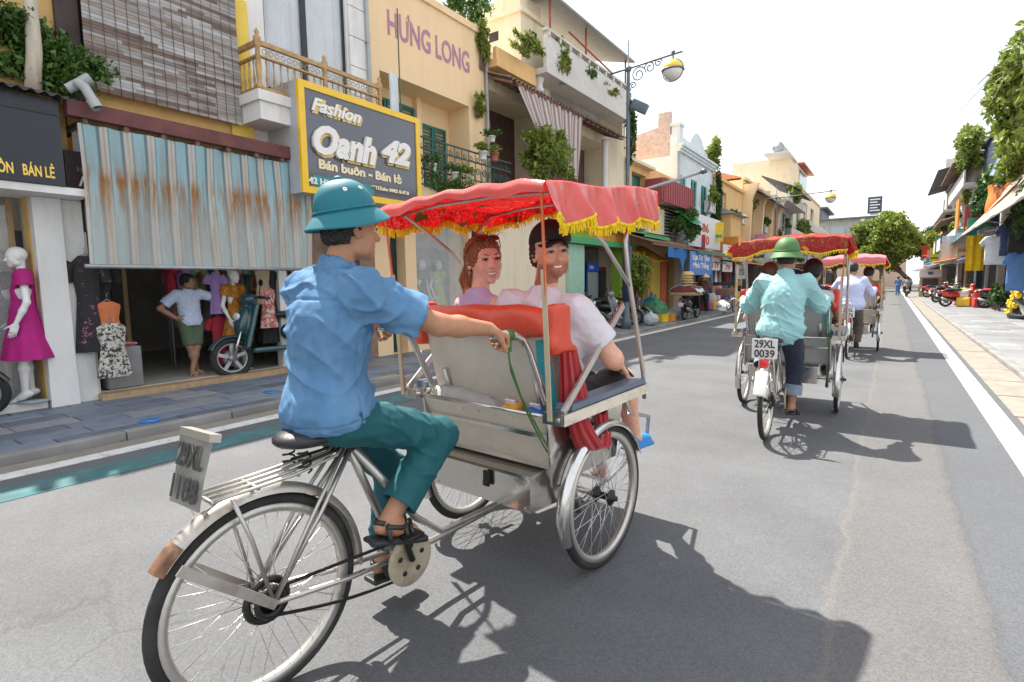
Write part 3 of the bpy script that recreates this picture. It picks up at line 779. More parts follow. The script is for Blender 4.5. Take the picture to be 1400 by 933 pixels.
# woven blind
def brickcol(name, c1, c2, c3, sx, sz, rough=.7):
    m = mat(name, c1, rough, var=.1, scale=20, stretch=(1, .3, 6), bump=.25, bscale=60); nt = m.node_tree; bb = bsdf(m)
    tc = _n(nt, 'ShaderNodeTexCoord'); sp_ = _n(nt, 'ShaderNodeSeparateXYZ'); cb = _n(nt, 'ShaderNodeCombineXYZ')
    nt.links.new(tc.outputs['Object'], sp_.inputs[0]); nt.links.new(sp_.outputs['Y'], cb.inputs[0]); nt.links.new(sp_.outputs['Z'], cb.inputs[1])
    mp = _n(nt, 'ShaderNodeMapping'); mp.inputs['Scale'].default_value = (sx, sz, 1); nt.links.new(cb.outputs[0], mp.inputs[0])
    wn = _n(nt, 'ShaderNodeTexNoise', Scale=1.0, Detail=1.0); nt.links.new(mp.outputs[0], wn.inputs['Vector'])
    rp = _n(nt, 'ShaderNodeValToRGB'); e = rp.color_ramp.elements; e[0].position, e[0].color = .36, c4(c3); e[1].position, e[1].color = .62, c4(c2)
    k = e.new(.48); k.color = c4(c1)
    rp.color_ramp.interpolation = 'LINEAR'
    nt.links.new(wn.outputs['Fac'], rp.inputs[0]); nt.links.new(rp.outputs[0], bb.inputs['Base Color'])
    return m
BLX = -7.86
y0b, zb0 = fy(124, 142, BLX); y1b, zb1 = fy(328, 167, BLX)
bl_t = thing('roller_blind', 'weathered woven slat blind in brown and grey hanging over the maroon eave', 'blind', (BLX, y0b, 3.6))
m_bl = [mat('blind_slat_%d' % i, c, .75, var=.25, scale=3, stretch=(1, 1.2, 10), bump=.25, bscale=60) for i, c in enumerate([(.33, .31, .30), (.22, .175, .15), (.42, .41, .41), (.16, .115, .09), (.28, .24, .21), (.36, .33, .30)])]
zz = 3.78; i = 0
while zz < 5.55:
    hgt = .042; yy = y0b - .01 + .0 * i
    while yy < y1b + .02:
        ln = min(rng.uniform(.25, .9), y1b + .04 - yy)
        m_ = m_bl[rng.choices(range(6), [4, 3, 3, 2, 3, 3])[0]]
        bb_ = MB(); w_ = .010 * math.sin(zz * 5 + yy)
        bb_.box(BLX - .006 + w_, BLX + .004 + w_, yy, yy + ln - .001, zz, zz + hgt - .003)
        bb_.build('slat', m_, bl_t, True); yy += ln
    zz += hgt; i += 1
for k in range(14):
    y = y0b + (y1b - y0b) * (k + .5) / 14
    b = MB(); b.tube([(BLX + .018, y, 3.76), (BLX + .018, y, 5.6)], .0035, 4); b.build('cord', mat('blind_cord', (.10, .085, .07), .9), bl_t, True)
# striped tarp
TX = -7.50
ty0, tz1 = fy(105, 168, TX); ty1 = 5.27; tz0 = 1.70
m_tarp = mat('striped_tarp', (.55, .62, .62), .6, var=.08, scale=4, bump=.12, bscale=30, transl=.5)
nt = m_tarp.node_tree; bb = bsdf(m_tarp)
tc = _n(nt, 'ShaderNodeTexCoord'); sp_ = _n(nt, 'ShaderNodeSeparateXYZ'); nt.links.new(tc.outputs['Object'], sp_.inputs[0])
md = _n(nt, 'ShaderNodeMath', operation='FLOORED_MODULO'); md.inputs[1].default_value = .24; nt.links.new(sp_.outputs['Y'], md.inputs[0])
rp = _n(nt, 'ShaderNodeValToRGB'); rp.color_ramp.interpolation = 'CONSTANT'
el = rp.color_ramp.elements
for p_, c_ in ((0, (.50, .80, .88)), (.105, (.22, .38, .44)), (.135, (.88, .85, .78)), (.165, (.72, .64, .50)), (.178, (.86, .86, .82)), (.205, (.26, .46, .53))):
    e = el[0] if p_ == 0 else el.new(p_ / .215)
    e.position = p_ / .215 * .99; e.color = c4(c_)
el.remove(el[-1]) if len(el) > 6 else None
dv = _n(nt, 'ShaderNodeMath', operation='DIVIDE'); dv.inputs[1].default_value = .24; nt.links.new(md.outputs[0], dv.inputs[0]); nt.links.new(dv.outputs[0], rp.inputs[0])
# paler, rust-stained lower half (stains stay on the cloth)
zr = _n(nt, 'ShaderNodeMapRange'); zr.inputs[1].default_value = 2.95; zr.inputs[2].default_value = 2.2; nt.links.new(sp_.outputs['Z'], zr.inputs[0])
mx = _n(nt, 'ShaderNodeMixRGB'); mx.inputs[2].default_value = (.82, .80, .73, 1); f_ = _n(nt, 'ShaderNodeMath', operation='MULTIPLY'); f_.inputs[1].default_value = .55
nt.links.new(zr.outputs[0], f_.inputs[0]); nt.links.new(f_.outputs[0], mx.inputs[0]); nt.links.new(rp.outputs[0], mx.inputs[1])
mp2 = _n(nt, 'ShaderNodeMapping'); mp2.inputs['Scale'].default_value = (1, 9, 1.1); nt.links.new(tc.outputs['Object'], mp2.inputs[0])
rn = _n(nt, 'ShaderNodeTexNoise', Scale=1.0, Detail=6.0, Roughness=.7); nt.links.new(mp2.outputs[0], rn.inputs['Vector'])
rr = _n(nt, 'ShaderNodeMapRange'); rr.inputs[1].default_value = .42; rr.inputs[2].default_value = .60; nt.links.new(rn.outputs['Fac'], rr.inputs[0])
zb = _n(nt, 'ShaderNodeValToRGB'); ee = zb.color_ramp.elements; ee[0].position = .0; ee[0].color = (.15, .15, .15, 1); ee[1].position = 1; ee[1].color = (0, 0, 0, 1)
q = ee.new(.62); q.color = (1, 1, 1, 1); q = ee.new(.72); q.color = (.35, .35, .35, 1); q = ee.new(.35); q.color = (.35, .35, .35, 1)
zn = _n(nt, 'ShaderNodeMapRange'); zn.inputs[1].default_value = 1.7; zn.inputs[2].default_value = 3.3; nt.links.new(sp_.outputs['Z'], zn.inputs[0]); nt.links.new(zn.outputs[0], zb.inputs[0])
f2 = _n(nt, 'ShaderNodeMath', operation='MULTIPLY'); nt.links.new(rr.outputs[0], f2.inputs[0]); nt.links.new(zb.outputs[0], f2.inputs[1])
f3 = _n(nt, 'ShaderNodeMath', operation='MULTIPLY'); f3.inputs[1].default_value = 1.0; nt.links.new(f2.outputs[0], f3.inputs[0])
mx2 = _n(nt, 'ShaderNodeMixRGB'); mx2.inputs[2].default_value = (.50, .20, .03, 1); nt.links.new(f3.outputs[0], mx2.inputs[0]); nt.links.new(mx.outputs[0], mx2.inputs[1])
nt.links.new(mx2.outputs[0], bb.inputs['Base Color'])
for n_ in nt.nodes:
    if n_.type == 'BSDF_TRANSLUCENT': nt.links.new(mx2.outputs[0], n_.inputs['Color'])
tp = thing('striped_tarp', 'pale blue striped tarp with rust stains hanging over the dress shop front', 'tarp', (TX, 3.8, tz0))
def tarp_fn(u, v):
    y = ty0 + (ty1 - ty0) * u + .06 * v * (1 - 2 * u) * 0; z = tz1 + (tz0 - tz1) * v
    return Vector((TX + .008 * math.sin(u * 12 * 2 * PI) * (1 - .5 * v) + .03 * math.sin(v * 3 + u * 7) + .012 * math.sin(u * 31 + v * 5), y, z + .004 * math.sin(u * 88) * (1 - v)))
b = MB(); b.grid(tarp_fn, 180, 20); b.build('cloth', m_tarp, tp, True)
b = MB(); b.tube([(TX + .03, ty0 - .06, tz0 - .005), (TX + .03, ty1 + .03, tz0 - .005)], .024, 10); b.build('weight_bar', m_steel, tp, True)
for k in range(10):
    y = ty0 + .1 + k * .3; b = MB(); b.tube([(TX, y, tz1 - .02), (TX - .02, y + .02, 3.36)], .004, 5); b.build('tie', m_black, tp, True)

# ---------------------------------------------------------------- C: white house with the gilded balcony and the big sign
Cb = thing('white_house', 'narrow white house with sliding glass door and gilded balcony above the fashion sign', 'building', (XF, 5.9, 0))
b = MB(); wall(b, XF, 4.725, 6.95, 3.31, 7.1, [(4.98, 6.52, 4.45, 6.9)], .12); shell(b, XF, 4.725, 6.95, 3.31, 7.1, -15); b.build('wall', m_white, Cb, True)
b = MB(); wall(b, XF, 5.345, 6.95, PZ, 3.31, [(5.8, 6.6, PZ, 2.5)], .3); b.box(-8.35, -8.3, 5.35, 6.9, PZ, 3); b.build('ground_wall', mat('stained_brown_wall', (.26, .17, .12), .85, var=.3, scale=4, dirt=.6, dirtcol=(.12, .08, .06), dscale=3), Cb, True)
for k in range(6):
    b = MB(); b.box(XF + .003, XF + .035, 6.56, 6.94, 4.3 + k * .5, 4.3 + k * .5 + .485); b.build('quoin', m_white, Cb, True)
m_curt = mat('sheer_curtain', (.62, .64, .66), .7, var=.08, scale=3, stretch=(1, 10, 1))
b = MB(); b.grid(lambda u, v: Vector((-8.16 + .02 * math.sin(u * 60), 4.95 + 1.6 * u, 4.45 + 2.5 * v)), 90, 1); b.build('curtain', m_curt, Cb, True)
for (ya, yb) in ((5.0, 5.68), (5.74, 6.5)):
    pn = MB(); pn.box(-8.085, -8.075, ya, yb, 4.5, 6.88); pn_o = pn.build('window_pane', mat('clear_door_glass', (.8, .85, .88), .03, alpha=.25, spec=.9), Cb, True)
    fr = MB()
    for (p0, p1, q0, q1) in ((ya - .03, ya + .02, 4.46, 6.9), (yb - .02, yb + .03, 4.46, 6.9), (ya + .02, yb - .02, 4.46, 4.52), (ya + .02, yb - .02, 6.84, 6.9)): fr.box(-8.10, -8.05, p0, p1, q0, q1)
    fr.build('window_frame', m_black, Cb, True)
b = MB(); b.box(-8.0, -7.36, 4.44, 6.78, 4.05, 4.19); b.box(-7.995, -7.40, 4.48, 6.74, 3.80, 4.048); b.build('balcony_slab', m_white, Cb, True)
bal = thing('gilded_balcony', 'gilded baluster balcony railing on the white house above the fashion sign', 'railing', (-7.4, 4.5, 4.19))
BX = -7.42
for (za, zb_) in ((4.20, 4.24), (4.80, 4.86), (4.64, 4.665)):
    b = MB(); b.box(BX - .03, BX + .03, 4.47, 6.74, za, zb_); b.box(-7.99, BX - .032, 4.47, 4.53, za, zb_); b.build('rail', m_goldiron, bal, True)
prof = [(.006, 0), (.016, .01), (.012, .05), (.021, .12), (.010, .2), (.008, .3), (.016, .36), (.008, .40)]
me_bal = None
def baluster(x, y):
    global me_bal
    if me_bal is None:
        b = MB(); b.lathe(prof, (0, 0, 0), 'z', 8); me_bal = b.mesh('baluster'); me_bal.materials.append(m_goldiron)
    o = link(me_bal, 'baluster', bal); o.location = Vector((x, y, 4.24)) - bal.location
for k in range(19): baluster(BX, 4.62 + k * .112)
for k in range(4): baluster(-7.9 + k * .12, 4.5)
for k in range(22):
    b = MB(); y = 4.6 + k * .097; b.torus((BX, y, 4.732), .034, .006, 'x', 14, 5); b.build('ring', m_goldiron, bal, True)
for y in (4.5, 5.6, 6.71):
    b = MB(); b.lathe([(.045, 4.19), (.05, 4.25), (.03, 4.3), (.04, 4.5), (.03, 4.75), (.05, 4.80), (.05, 4.9), (.02, 4.93), (.035, 4.97), (.001, 5.03)], (BX, y, 0), 'z', 12); b.build('newel', m_goldiron, bal, True)
# sign 42
S = thing('shop_sign', 'large dark shop sign with yellow frame and white raised lettering of number 42', 'sign', (-7.2, 6.15, 2.8))
sx_ = -7.2; sy0, sz1 = 4.94, 4.43; sy1, sz0 = 7.41, 2.82
b = MB(); b.box(-7.98, sx_ - .03, sy0, sy1, sz0, sz1); b.build('case', mat('sign_case_grey', (.42, .43, .45), .5, var=.06), S, True)
m_yl = mat('yellow_acrylic', (.85, .52, .01), .25, var=.06, coat=.4)
fw = .10
for (p0, p1, q0, q1) in ((sy0, sy0 + fw, sz0, sz1), (sy1 - fw, sy1, sz0, sz1), (sy0 + fw + .001, sy1 - fw - .001, sz1 - fw, sz1), (sy0 + fw + .001, sy1 - fw - .001, sz0, sz0 + fw)):
    b = MB(); b.box(sx_ - .028, sx_ + .03, p0, p1, q0, q1); b.build('frame_bar', m_yl, S, True)
m_face = mat('glossy_slate_acrylic', (.075, .078, .10), .08, var=.06, coat=.6, spec=.7)
b = MB(); b.box(sx_ - .028, sx_ + .008, sy0 + fw + .001, sy1 - fw - .001, sz0 + fw + .001, sz1 - fw - .001); b.build('face', m_face, S, True)
m_raised = mat('raised_white_letters', (.80, .78, .74), .35, var=.04)
m_rim = mat('gold_letter_rim', (.62, .45, .16), .3, metal=.5)
def sgn(u, v): p = px(u, v, x=sx_); return p.y, p.z
def signtext(body, u0, v0, u1, size, depth, bold, shear, m1, m2=None, nm='lettering'):
    y0_, z0_ = sgn(u0, v0); y1_, _ = sgn(u1, v0)
    if m2:
        text(body, S, m2, (sx_ + .011 + depth * .4, y0_ + .014, z0_ - .014), size, RU, depth * .4, bold + .022, shear, y1_ - y0_ + .03, nm + '_rim')
    text(body, S, m1, (sx_ + .012 + depth, y0_, z0_), size, RU, depth, bold, shear, y1_ - y0_, nm)
signtext('Fashion', 424, 150, 491, .26, .012, .008, .35, m_raised, m_rim)
signtext('Oanh', 426, 207, 511, .56, .028, .028, .28, m_raised, m_rim)
signtext('42', 519, 219, 558, .50, .028, .026, .28, m_raised, m_rim)
m_wgold = mat('cream_gold_letters', (.85, .74, .48), .35, var=.04)
signtext('Bán buôn - Bán lẻ', 435, 230, 548, .185, .006, .008, 0, m_wgold)
signtext('42 Hàng Ngang', 421, 250, 490, .125, .004, .006, 0, m_wlet)
signtext('ĐT/Zalo: 0982 8.47.8', 507, 258, 558, .075, .004, .004, 0, m_wgold)
b = MB(); b.box(sx_ + .009, sx_ + .011, sy0 + .2, 6.3, 2.94, 3.10); b.build('teal_strip', mat('teal_vinyl', (.02, .25, .27), .3), S, True)

# ---------------------------------------------------------------- D: peach house with painted name
D = thing('peach_house', 'peach house with name painted in purple block letters and green shutters', 'building', (XF, 8.7, 0))
lz0 = 3.28; yL0 = 7.25; yL1, zL1 = fy(641, 134, XF); zL1 = 5.42
hl = [(yL0, yL1, lz0, zL1), (7.35, 7.75, PZ, 2.9), (8.05, 9.75, .25, 2.75), (9.85, 10.4, PZ, 2.75)]
b = MB(); wall(b, XF, 6.96, 10.46, PZ, 7.15, hl, .62); shell(b, XF, 6.96, 10.46, PZ, 7.15, -15); b.build('wall', m_peach, D, True)
b = MB(); b.box(XF - .2, XF + .05, 6.96, 10.47, 7.1, 7.24); b.build('parapet_cap', m_peach, D, True)
b = MB(); b.box(XF - .655, XF - .622, yL0, yL1, lz0, zL1); b.build('loggia_back', m_peach, D, True)
b = MB(); b.box(XF - .618, XF - .5, 8.72, 8.86, lz0, zL1); b.build('loggia_pier', m_peach, D, True)
for (a_, c_) in ((7.5, 7.9), (7.92, 8.3), (8.32, 8.70)): louvre_leaf(a_, c_, 3.3, 5.2, XF - .60, D, m_green_sh)
for (a_, c_) in ((8.90, 9.28), (9.30, 9.70)): louvre_leaf(a_, c_, 3.3, 4.95, XF - .60, D, m_green_sh)
louvre_leaf(7.30, 7.52, 3.5, 5.1, XF - .45, D, m_green_sh)
# painted letters: proud strokes
ty_, tz_ = fy(530, 47.6, XF); ty1_, _z = fy(641.7, 96, XF)
text('HƯNG LONG', D, mat('faded_purple_paint', (.42, .22, .30), .8, var=.15, scale=12), (XF + .006, ty_, tz_ + .02), .62, RU, .004, .012, 0, ty1_ - ty_)
# iron balcony
IX = -7.40; iy0, iy1 = 7.5, 10.62; iz0, iz1 = 3.33, 4.20
b = MB(); b.box(-7.99, IX - .02, iy0 - .05, iy1 + .05, 3.12, 3.3); b.build('balcony_slab', m_peach, D, True)
ib = thing('iron_balcony', 'dark green wrought iron scroll balcony railing on the peach house', 'railing', (IX, 9, 3.3))
for z in (iz0, 3.62, 4.0, iz1):
    b = MB(); b.box(IX - .015, IX + .015, iy0, iy1, z, z + .028); b.build('rail', m_iron, ib, True)
def scroll(c, r, turns, sgn_, up):
    pts = []
    for i in range(22):
        a = i / 21 * turns * 2 * PI; rr_ = r * (1 - .8 * i / 21)
        pts.append((c[0], c[1] + sgn_ * rr_ * math.cos(a), c[2] + up * rr_ * math.sin(a)))
    return pts
scm = []
for k in range(14):
    y = iy0 + .11 + k * .222
    b = MB()
    b.tube(scroll((0, 0, .49), .085, 1.4, 1, 1), .011, 5); b.tube(scroll((0, .02, .16), .095, 1.4, -1, 1), .011, 5)
    b.tube([(0, .085, .49), (0, .10, .3), (0, -.06, .06)], .010, 5); b.tube([(0, -.09, .02), (0, -.09, .86)], .009, 5)
    b.tube(scroll((0, .0, .76), .065, 1.2, 1, -1), .008, 5)
    if not scm: me = b.mesh('scroll'); me.materials.append(m_iron); scm.append(me)
    o = link(scm[0], 'scroll', ib); o.location = Vector((IX, y, iz0)) - ib.location
rg = random.Random(3)
for i, (u, v, mt, lm, lb) in enumerate(((591, 226, m_pot_w, m_leaf, 'white potted fern hanging on the iron balcony beside the yellow sign frame'), (622, 238, m_pot_w, m_leaf, 'middle white potted plant with flat green leaves on the iron balcony'), (641, 241, m_pot_w, m_leaf_y, 'white potted plant with yellowish tips on the iron balcony'), (660, 211, m_pot_w, m_leaf_y, 'white pot of dry grassy plant on the iron balcony rail'), (676, 213, m_pot_t, m_leaf_y, 'red clay pot of dry grass on the iron balcony corner'))):
    p = px(u, v, x=IX + .1); pot(p.x, p.y, p.z - .12, .085 if i < 3 else .10, mt, lb, 'pots on the iron balcony', lm, .2, .2, i + 3, 260, .07, .35 if i < 3 else 0)
p = px(673, 188, x=-7.5); pot(-7.5, p.y, p.z - .1, .075, m_pot_w, 'white hanging pot with round leaves under the brown eave', 'pots on the iron balcony', m_leaf, .15, .22, 9, 200, .07)
for i, (uv, rad, n, s_) in enumerate((((662, 60), (.12, .25, .55), 900, 21), ((656, 142), (.12, .22, .30), 420, 22))):
    p = px(uv[0], uv[1], x=XF + .12)
    t = shrub('vine', ['thick yellow green vine spilling over the peach parapet corner', 'small leafy vine tuft on the peach house wall edge'][i], 'vine', (XF + .03, p.y, p.z - rad[2]), (XF + .12, p.y, p.z), rad, n, .10, m_leaf_y, s_, 8, 3, None, .7)
# trailing greenery under the balcony
p = px(600, 252, x=IX); shrub('vine', 'trailing green creeper along the iron balcony floor', 'vine', (IX, p.y, 3.3), (IX + .08, p.y + .3, 3.36), (.1, .9, .14), 900, .07, m_leaf, 31, 12, 4, None, .8)
# ground floor of D: dark green door, display window, folding gate
b = MB(); b.box(-8.30, -8.25, 7.34, 7.76, PZ, 2.9); b.build('green_door', mat('dark_green_door', (.012, .04, .035), .5), D, True)
b = MB(); b.box(-9.3, -9.25, 8.0, 9.8, .2, 2.8); b.box(-9.3, -8.63, 7.95, 8.0, .2, 2.8); b.box(-9.3, -8.63, 9.8, 9.85, .2, 2.8); b.box(-9.25, -8.63, 8.0, 9.8, .2, .26); b.build('display_room', mat('display_grey', (.30, .30, .29), .7, var=.1), D, True)
b = MB(); b.box(-8.20, -8.19, 8.06, 9.74, .26, 2.74); b.build('display_glass', MATS['clear_glass'], D, True)
fg = thing('folding_gate', 'dark green steel folding lattice gate beside the mannequin window', 'gate', (XF, 10.1, PZ))
for k in range(12):
    y = 9.87 + k * .047; b = MB(); b.box(-8.16, -8.13, y, y + .02, PZ + .02, 2.74); b.build('bar', mat('green_steel', (.03, .085, .08), .5, var=.2), fg, True)
for k in range(6):
    b = MB(); z = .3 + k * .42
    b.tube([(-8.12, 9.87, z), (-8.12, 10.40, z + .35)], .008, 5); b.tube([(-8.11, 9.87, z + .35), (-8.11, 10.40, z)], .008, 5); b.build('lattice', MATS['green_steel'], fg, True)
b = MB(); b.box(-7.98, -7.95, 9.76, 9.84, 1.35, 2.1); b.build('notice', m_wlet, D, True)
# green pole on facade with white panel
b = MB(); p0 = px(543, 12, x=-7.5); b.tube([(-7.5, p0.y, 3.6), (-7.5, p0.y, p0.z)], .012, 6); tag(b.build('rod', mat('green_rod', (.06, .11, .04), .6)), 'tall thin green rod standing between the sign and painted name', 'rod')
b = MB(); b.box(-7.62, -7.58, px(533, 110, x=-7.6).y, px(543, 110, x=-7.6).y, 4.3, 5.25); tag(b.build('side_panel', m_bluewh), 'narrow pale upright panel beside the gilded balcony end', 'panel')

# ---------------------------------------------------------------- E: tall cream building with striped awning and white balcony
m_tile_roof = mat('brown_roof_tile', (.20, .14, .11), .85, var=.35, scale=6, bump=.3)
m_bal_w = mat('weathered_white', (.60, .58, .55), .85, var=.1, bump=.1, dirt=.45, dirtcol=(.32, .29, .25), dscale=1.5)
E_ = thing('balcony_house', 'cream house with striped awning, tiled eave and long white upper balcony', 'building', (XF, 14, 0))
b = MB(); wall(b, XF, 10.47, 18.6, PZ, 6.5, [(10.6, 13.3, 3.2, 6.0), (13.5, 17.2, 3.4, 5.95), (15.3, 18.3, PZ, 2.72)], .9); wall(b, XF, 13.12, 18.6, 6.5, 8.2, [(13.4, 18.3, 6.52, 7.9)], .9); shell(b, XF, 10.47, 13.1, PZ, 6.9, -15); shell(b, XF, 13.12, 18.6, PZ, 8.2, -15); b.build('wall', m_cream, E_, True)
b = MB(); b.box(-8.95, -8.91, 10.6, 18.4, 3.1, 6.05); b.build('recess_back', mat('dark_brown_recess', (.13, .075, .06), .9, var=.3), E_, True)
b = MB(); b.box(-8.95, -8.91, 13.25, 18.4, 6.4, 7.95); b.build('upper_recess_back', m_greyw, E_, True)
b = MB(); b.box(-8.7, -8.64, 10.7, 11.5, 3.3, 5.6); b.build('plank_door', mat('pale_plank', (.42, .38, .32), .8, var=.2, stretch=(1, 8, 1)), E_, True)
corrugated('eave_roof', m_tile_roof, -7.25, 6.05, -8.0, 6.34, 10.42, 16.9, E_, .16, .03)
for k in range(22):
    b = MB(); y = 10.5 + k * .295; b.obox((-7.6, y, 6.10), (.36, .025, .025), (0, R(21), 0)); b.build('rafter', m_rust, E_, True)
b = MB(); b.box(-7.99, -7.36, 12.2, 17.55, 6.72, 6.86); b.box(-7.46, -7.37, 12.2, 17.55, 6.862, 7.62); b.build('balcony', m_bal_w, E_, True)
for k in range(10):
    b = MB(); y = 12.3 + k * .55; b.box(-7.485, -7.345, y, y + .08, 7.622, 7.74); b.build('parapet_post', m_bal_w, E_, True)
b = MB(); b.box(-7.49, -7.34, 12.2, 17.55, 7.742, 7.80); b.build('parapet_rail', m_bal_w, E_, True)
b = MB(); b.prism([(-7.3, 12.3, 8.62), (-9.2, 12.3, 9.15), (-9.2, 12.3, 9.21), (-7.3, 12.3, 8.68)], (0, 5.4, 0)); b.build('grey_roof', mat('grey_sheet_roof', (.20, .195, .19), .6, var=.15), E_, True, True)
for y in (12.6, 14.6, 17.4):
    b = MB(); b.tube([(-7.5, y, 7.75), (-7.5, y, 8.66)], .03, 6); b.build('roof_post', mat('red_steel_post', (.35, .07, .06), .6), E_, True)
b = MB(); b.tube([(-7.5, 13.6, 8.2), (-7.5, 16.4, 7.95)], .025, 6); b.build('roof_brace', MATS['red_steel_post'], E_, True)
for k, y in enumerate((13.6, 14.9, 16.0)):
    b = MB(); b.box(-8.3, -8.2, y, y + .12, 6.60, 6.715); b.build('ceiling_lamp', m_black, E_, True)
for (y, z0, z1) in ((16.35, 3.42, 5.95), (12.4, 6.345, 6.718)):
    b = MB(); b.lathe([(.13, z0), (.13, z0 + .08), (.10, z0 + .12), (.095, z1 - .12), (.13, z1 - .08), (.13, z1)], (-7.72, y, 0), 'z', 16); b.build('column', m_white, E_, True)
b = MB(); b.box(-7.98, -7.55, 13.3, 17.4, 3.18, 3.34); b.box(-7.66, -7.56, 15.0, 17.4, 3.342, 3.62); b.build('ledge', m_white, E_, True)
for k in range(9):
    b = MB(); b.tube([(-7.61, 15.1 + k * .27, 3.0), (-7.61, 15.1 + k * .27, 3.18)], .02, 5); b.build('green_bar', m_green_sh, E_, True)
# tower and orange parapet
b = MB(); b.box(-9.6, -8.0, 12.0, 13.1, 6.5, 8.25); b.box(-9.68, -7.92, 11.92, 13.18, 8.252, 8.37); b.box(-9.55, -8.05, 12.05, 13.05, 8.372, 8.75); b.build('roof_tower', m_cream, E_, True)
for (x0_, x1_, y0_, y1_) in ((-8.02, -7.994, 12.4, 12.75), (-9.0, -8.7, 11.994, 12.02)):
    b = MB(); b.box(x0_, x1_, y0_, y1_, 7.75, 7.98); b.build('vent_slot', m_dark, E_, True)
b = MB(); b.box(-7.99, -7.66, 10.5, 12.18, 6.42, 6.58); b.box(-7.78, -7.68, 10.5, 12.18, 6.582, 6.85); b.build('orange_parapet', m_orange, E_, True)
# striped awning
m_str = mat('brown_striped_awning', (.55, .45, .42), .75, var=.1, scale=6, transl=.25)
nt = m_str.node_tree; tc = _n(nt, 'ShaderNodeTexCoord'); sp_ = _n(nt, 'ShaderNodeSeparateXYZ'); nt.links.new(tc.outputs['UV'], sp_.inputs[0])
w_ = _n(nt, 'ShaderNodeMath', operation='SINE'); k_ = _n(nt, 'ShaderNodeMath', operation='MULTIPLY'); k_.inputs[1].default_value = 2 * PI * 17; nt.links.new(sp_.outputs['X'], k_.inputs[0]); nt.links.new(k_.outputs[0], w_.inputs[0])
rp = _n(nt, 'ShaderNodeValToRGB'); rp.color_ramp.elements[0].position = .42; rp.color_ramp.elements[0].color = (.34, .23, .21, 1); rp.color_ramp.elements[1].position = .5; rp.color_ramp.elements[1].color = (.66, .60, .57, 1)
mr = _n(nt, 'ShaderNodeMapRange'); mr.inputs[1].default_value = -1; nt.links.new(w_.outputs[0], mr.inputs[0]); nt.links.new(mr.outputs[0], rp.inputs[0]); nt.links.new(rp.outputs[0], bsdf(m_str).inputs['Base Color'])
def awn_fn(u, v):
    a = Vector((-7.30, 10.75 + 3.25 * u, 6.02)); lo = 4.55 - .25 * u + .45 * max(0, .35 - u) / .35
    y = a.y + (.9 * (1 - u) ** 1.5) * v
    return Vector((a.x + .04 * math.sin(u * 34 + v * 2) * (.3 + v) + .10 * v * math.sin(u * 5), y, a.z + (lo - a.z) * v))
b = MB(); NU, NV = 70, 12; b.grid(awn_fn, NU, NV); me = b.mesh('cloth')
uvl = me.uv_layers.new(name='UVMap')
for lp in me.loops:
    i = lp.vertex_index; uvl.data[lp.index].uv = ((i % (NU + 1)) / NU, (i // (NU + 1)) / NV)
aw = thing('striped_awning', 'brown and white striped cloth awning hanging crooked from the tiled eave', 'awning', (-7.3, 12.3, 4.4))
link(me, 'cloth', aw, True, m_str)
b = MB(); b.tube([(-7.30, 10.7, 6.03), (-7.30, 14.05, 6.03)], .03, 6); b.build('roller', m_rust, aw, True)
p = px(745, 215, x=-7.35)
shrub('balcony_shrub', 'big bright green leafy shrub growing below the striped awning', 'shrub', (-7.35, p.y, 3.34), (-7.25, p.y, p.z + .05), (.45, 1.35, .78), 5200, .15, m_leaf_y, 41, 16, 9)
for i, (u, v, r_, n, m_, lb) in enumerate(((770, 85, (.15, .55, .7), 900, m_leaf_y, 'tangled creeper on the orange parapet beside the white balcony'), (805, 95, (.1, .5, .25), 300, m_leaf, 'small green tuft on the white balcony ledge'), (835, 125, (.1, .8, .2), 420, m_leaf_y, 'row of little plants on the white balcony rail'), (720, 60, (.12, .9, .35), 600, m_leaf_y, 'sparse climber on the orange parapet beneath the tower'), (862, 175, (.15, .5, 1.3), 1500, m_leaf_d, 'dark hanging vine behind the street lamp post'), (640, 10, (.3, 1.0, .5), 1200, m_leaf, 'roof greenery above the painted peach parapet'))):
    xx_ = -7.4 if i != 5 else -8.2
    p = px(u, v, x=xx_); shrub('vine', lb, 'vine', (xx_ - .05, p.y, p.z - r_[2] * .8), (xx_, p.y, p.z), r_, n, .12, m_, 50 + i, 9, 4, None, .7)
# ground floor green shop
GS = thing('green_shop_front', 'green framed drinks shop front under orange and green sign board', 'shop front', (-7.9, 15, PZ))
m_gfr = mat('bright_green_paint', (.06, .36, .14), .5, var=.1); m_lime = mat('lime_paint', (.24, .42, .03), .6, var=.1)
b = MB(); b.box(-7.97, -7.70, 13.6, 18.9, 2.62, 2.80); b.build('green_beam', m_gfr, GS, True)
b = MB(); b.box(-7.97, -7.8, 13.6, 18.8, 2.805, 3.4); b.build('sign_board', mat('orange_sign', (.72, .32, .06), .5, var=.15), GS, True)
b = MB(); b.prism([(-7.795, 13.7, 2.81), (-7.795, 15.9, 2.81), (-7.795, 16.6, 3.39), (-7.795, 13.7, 3.39)], (.008, 0, 0)); b.build('green_swoosh', m_lime, GS, True, True)
b = MB(); b.box(-7.99, -7.90, 14.3, 15.28, PZ, 2.6); b.build('pale_green_panel', mat('pale_green_panel', (.36, .60, .47), .35, var=.1), GS, True)
b = MB(); b.box(-8.2, -7.85, 17.9, 19.1, PZ, 2.6); b.build('lime_pillar', m_lime, GS, True)
b = MB(); b.box(-11.5, -11.45, 14.6, 18.4, PZ, 2.7); b.box(-11.45, -8.92, 14.5, 14.6, PZ, 2.7); b.box(-11.45, -8.92, 18.4, 18.5, PZ, 2.7); b.box(-11.45, -8.93, 14.61, 18.39, 2.73, 2.8); b.build('room', m_room, GS, True)
b = MB()
for z in (.6, 1.1, 1.6, 2.0): b.box(-8.9, -8.5, 15.6, 16.4, z, z + .04)
for y in (15.57, 16.40): b.box(-8.9, -8.5, y, y + .028, PZ, 2.3)
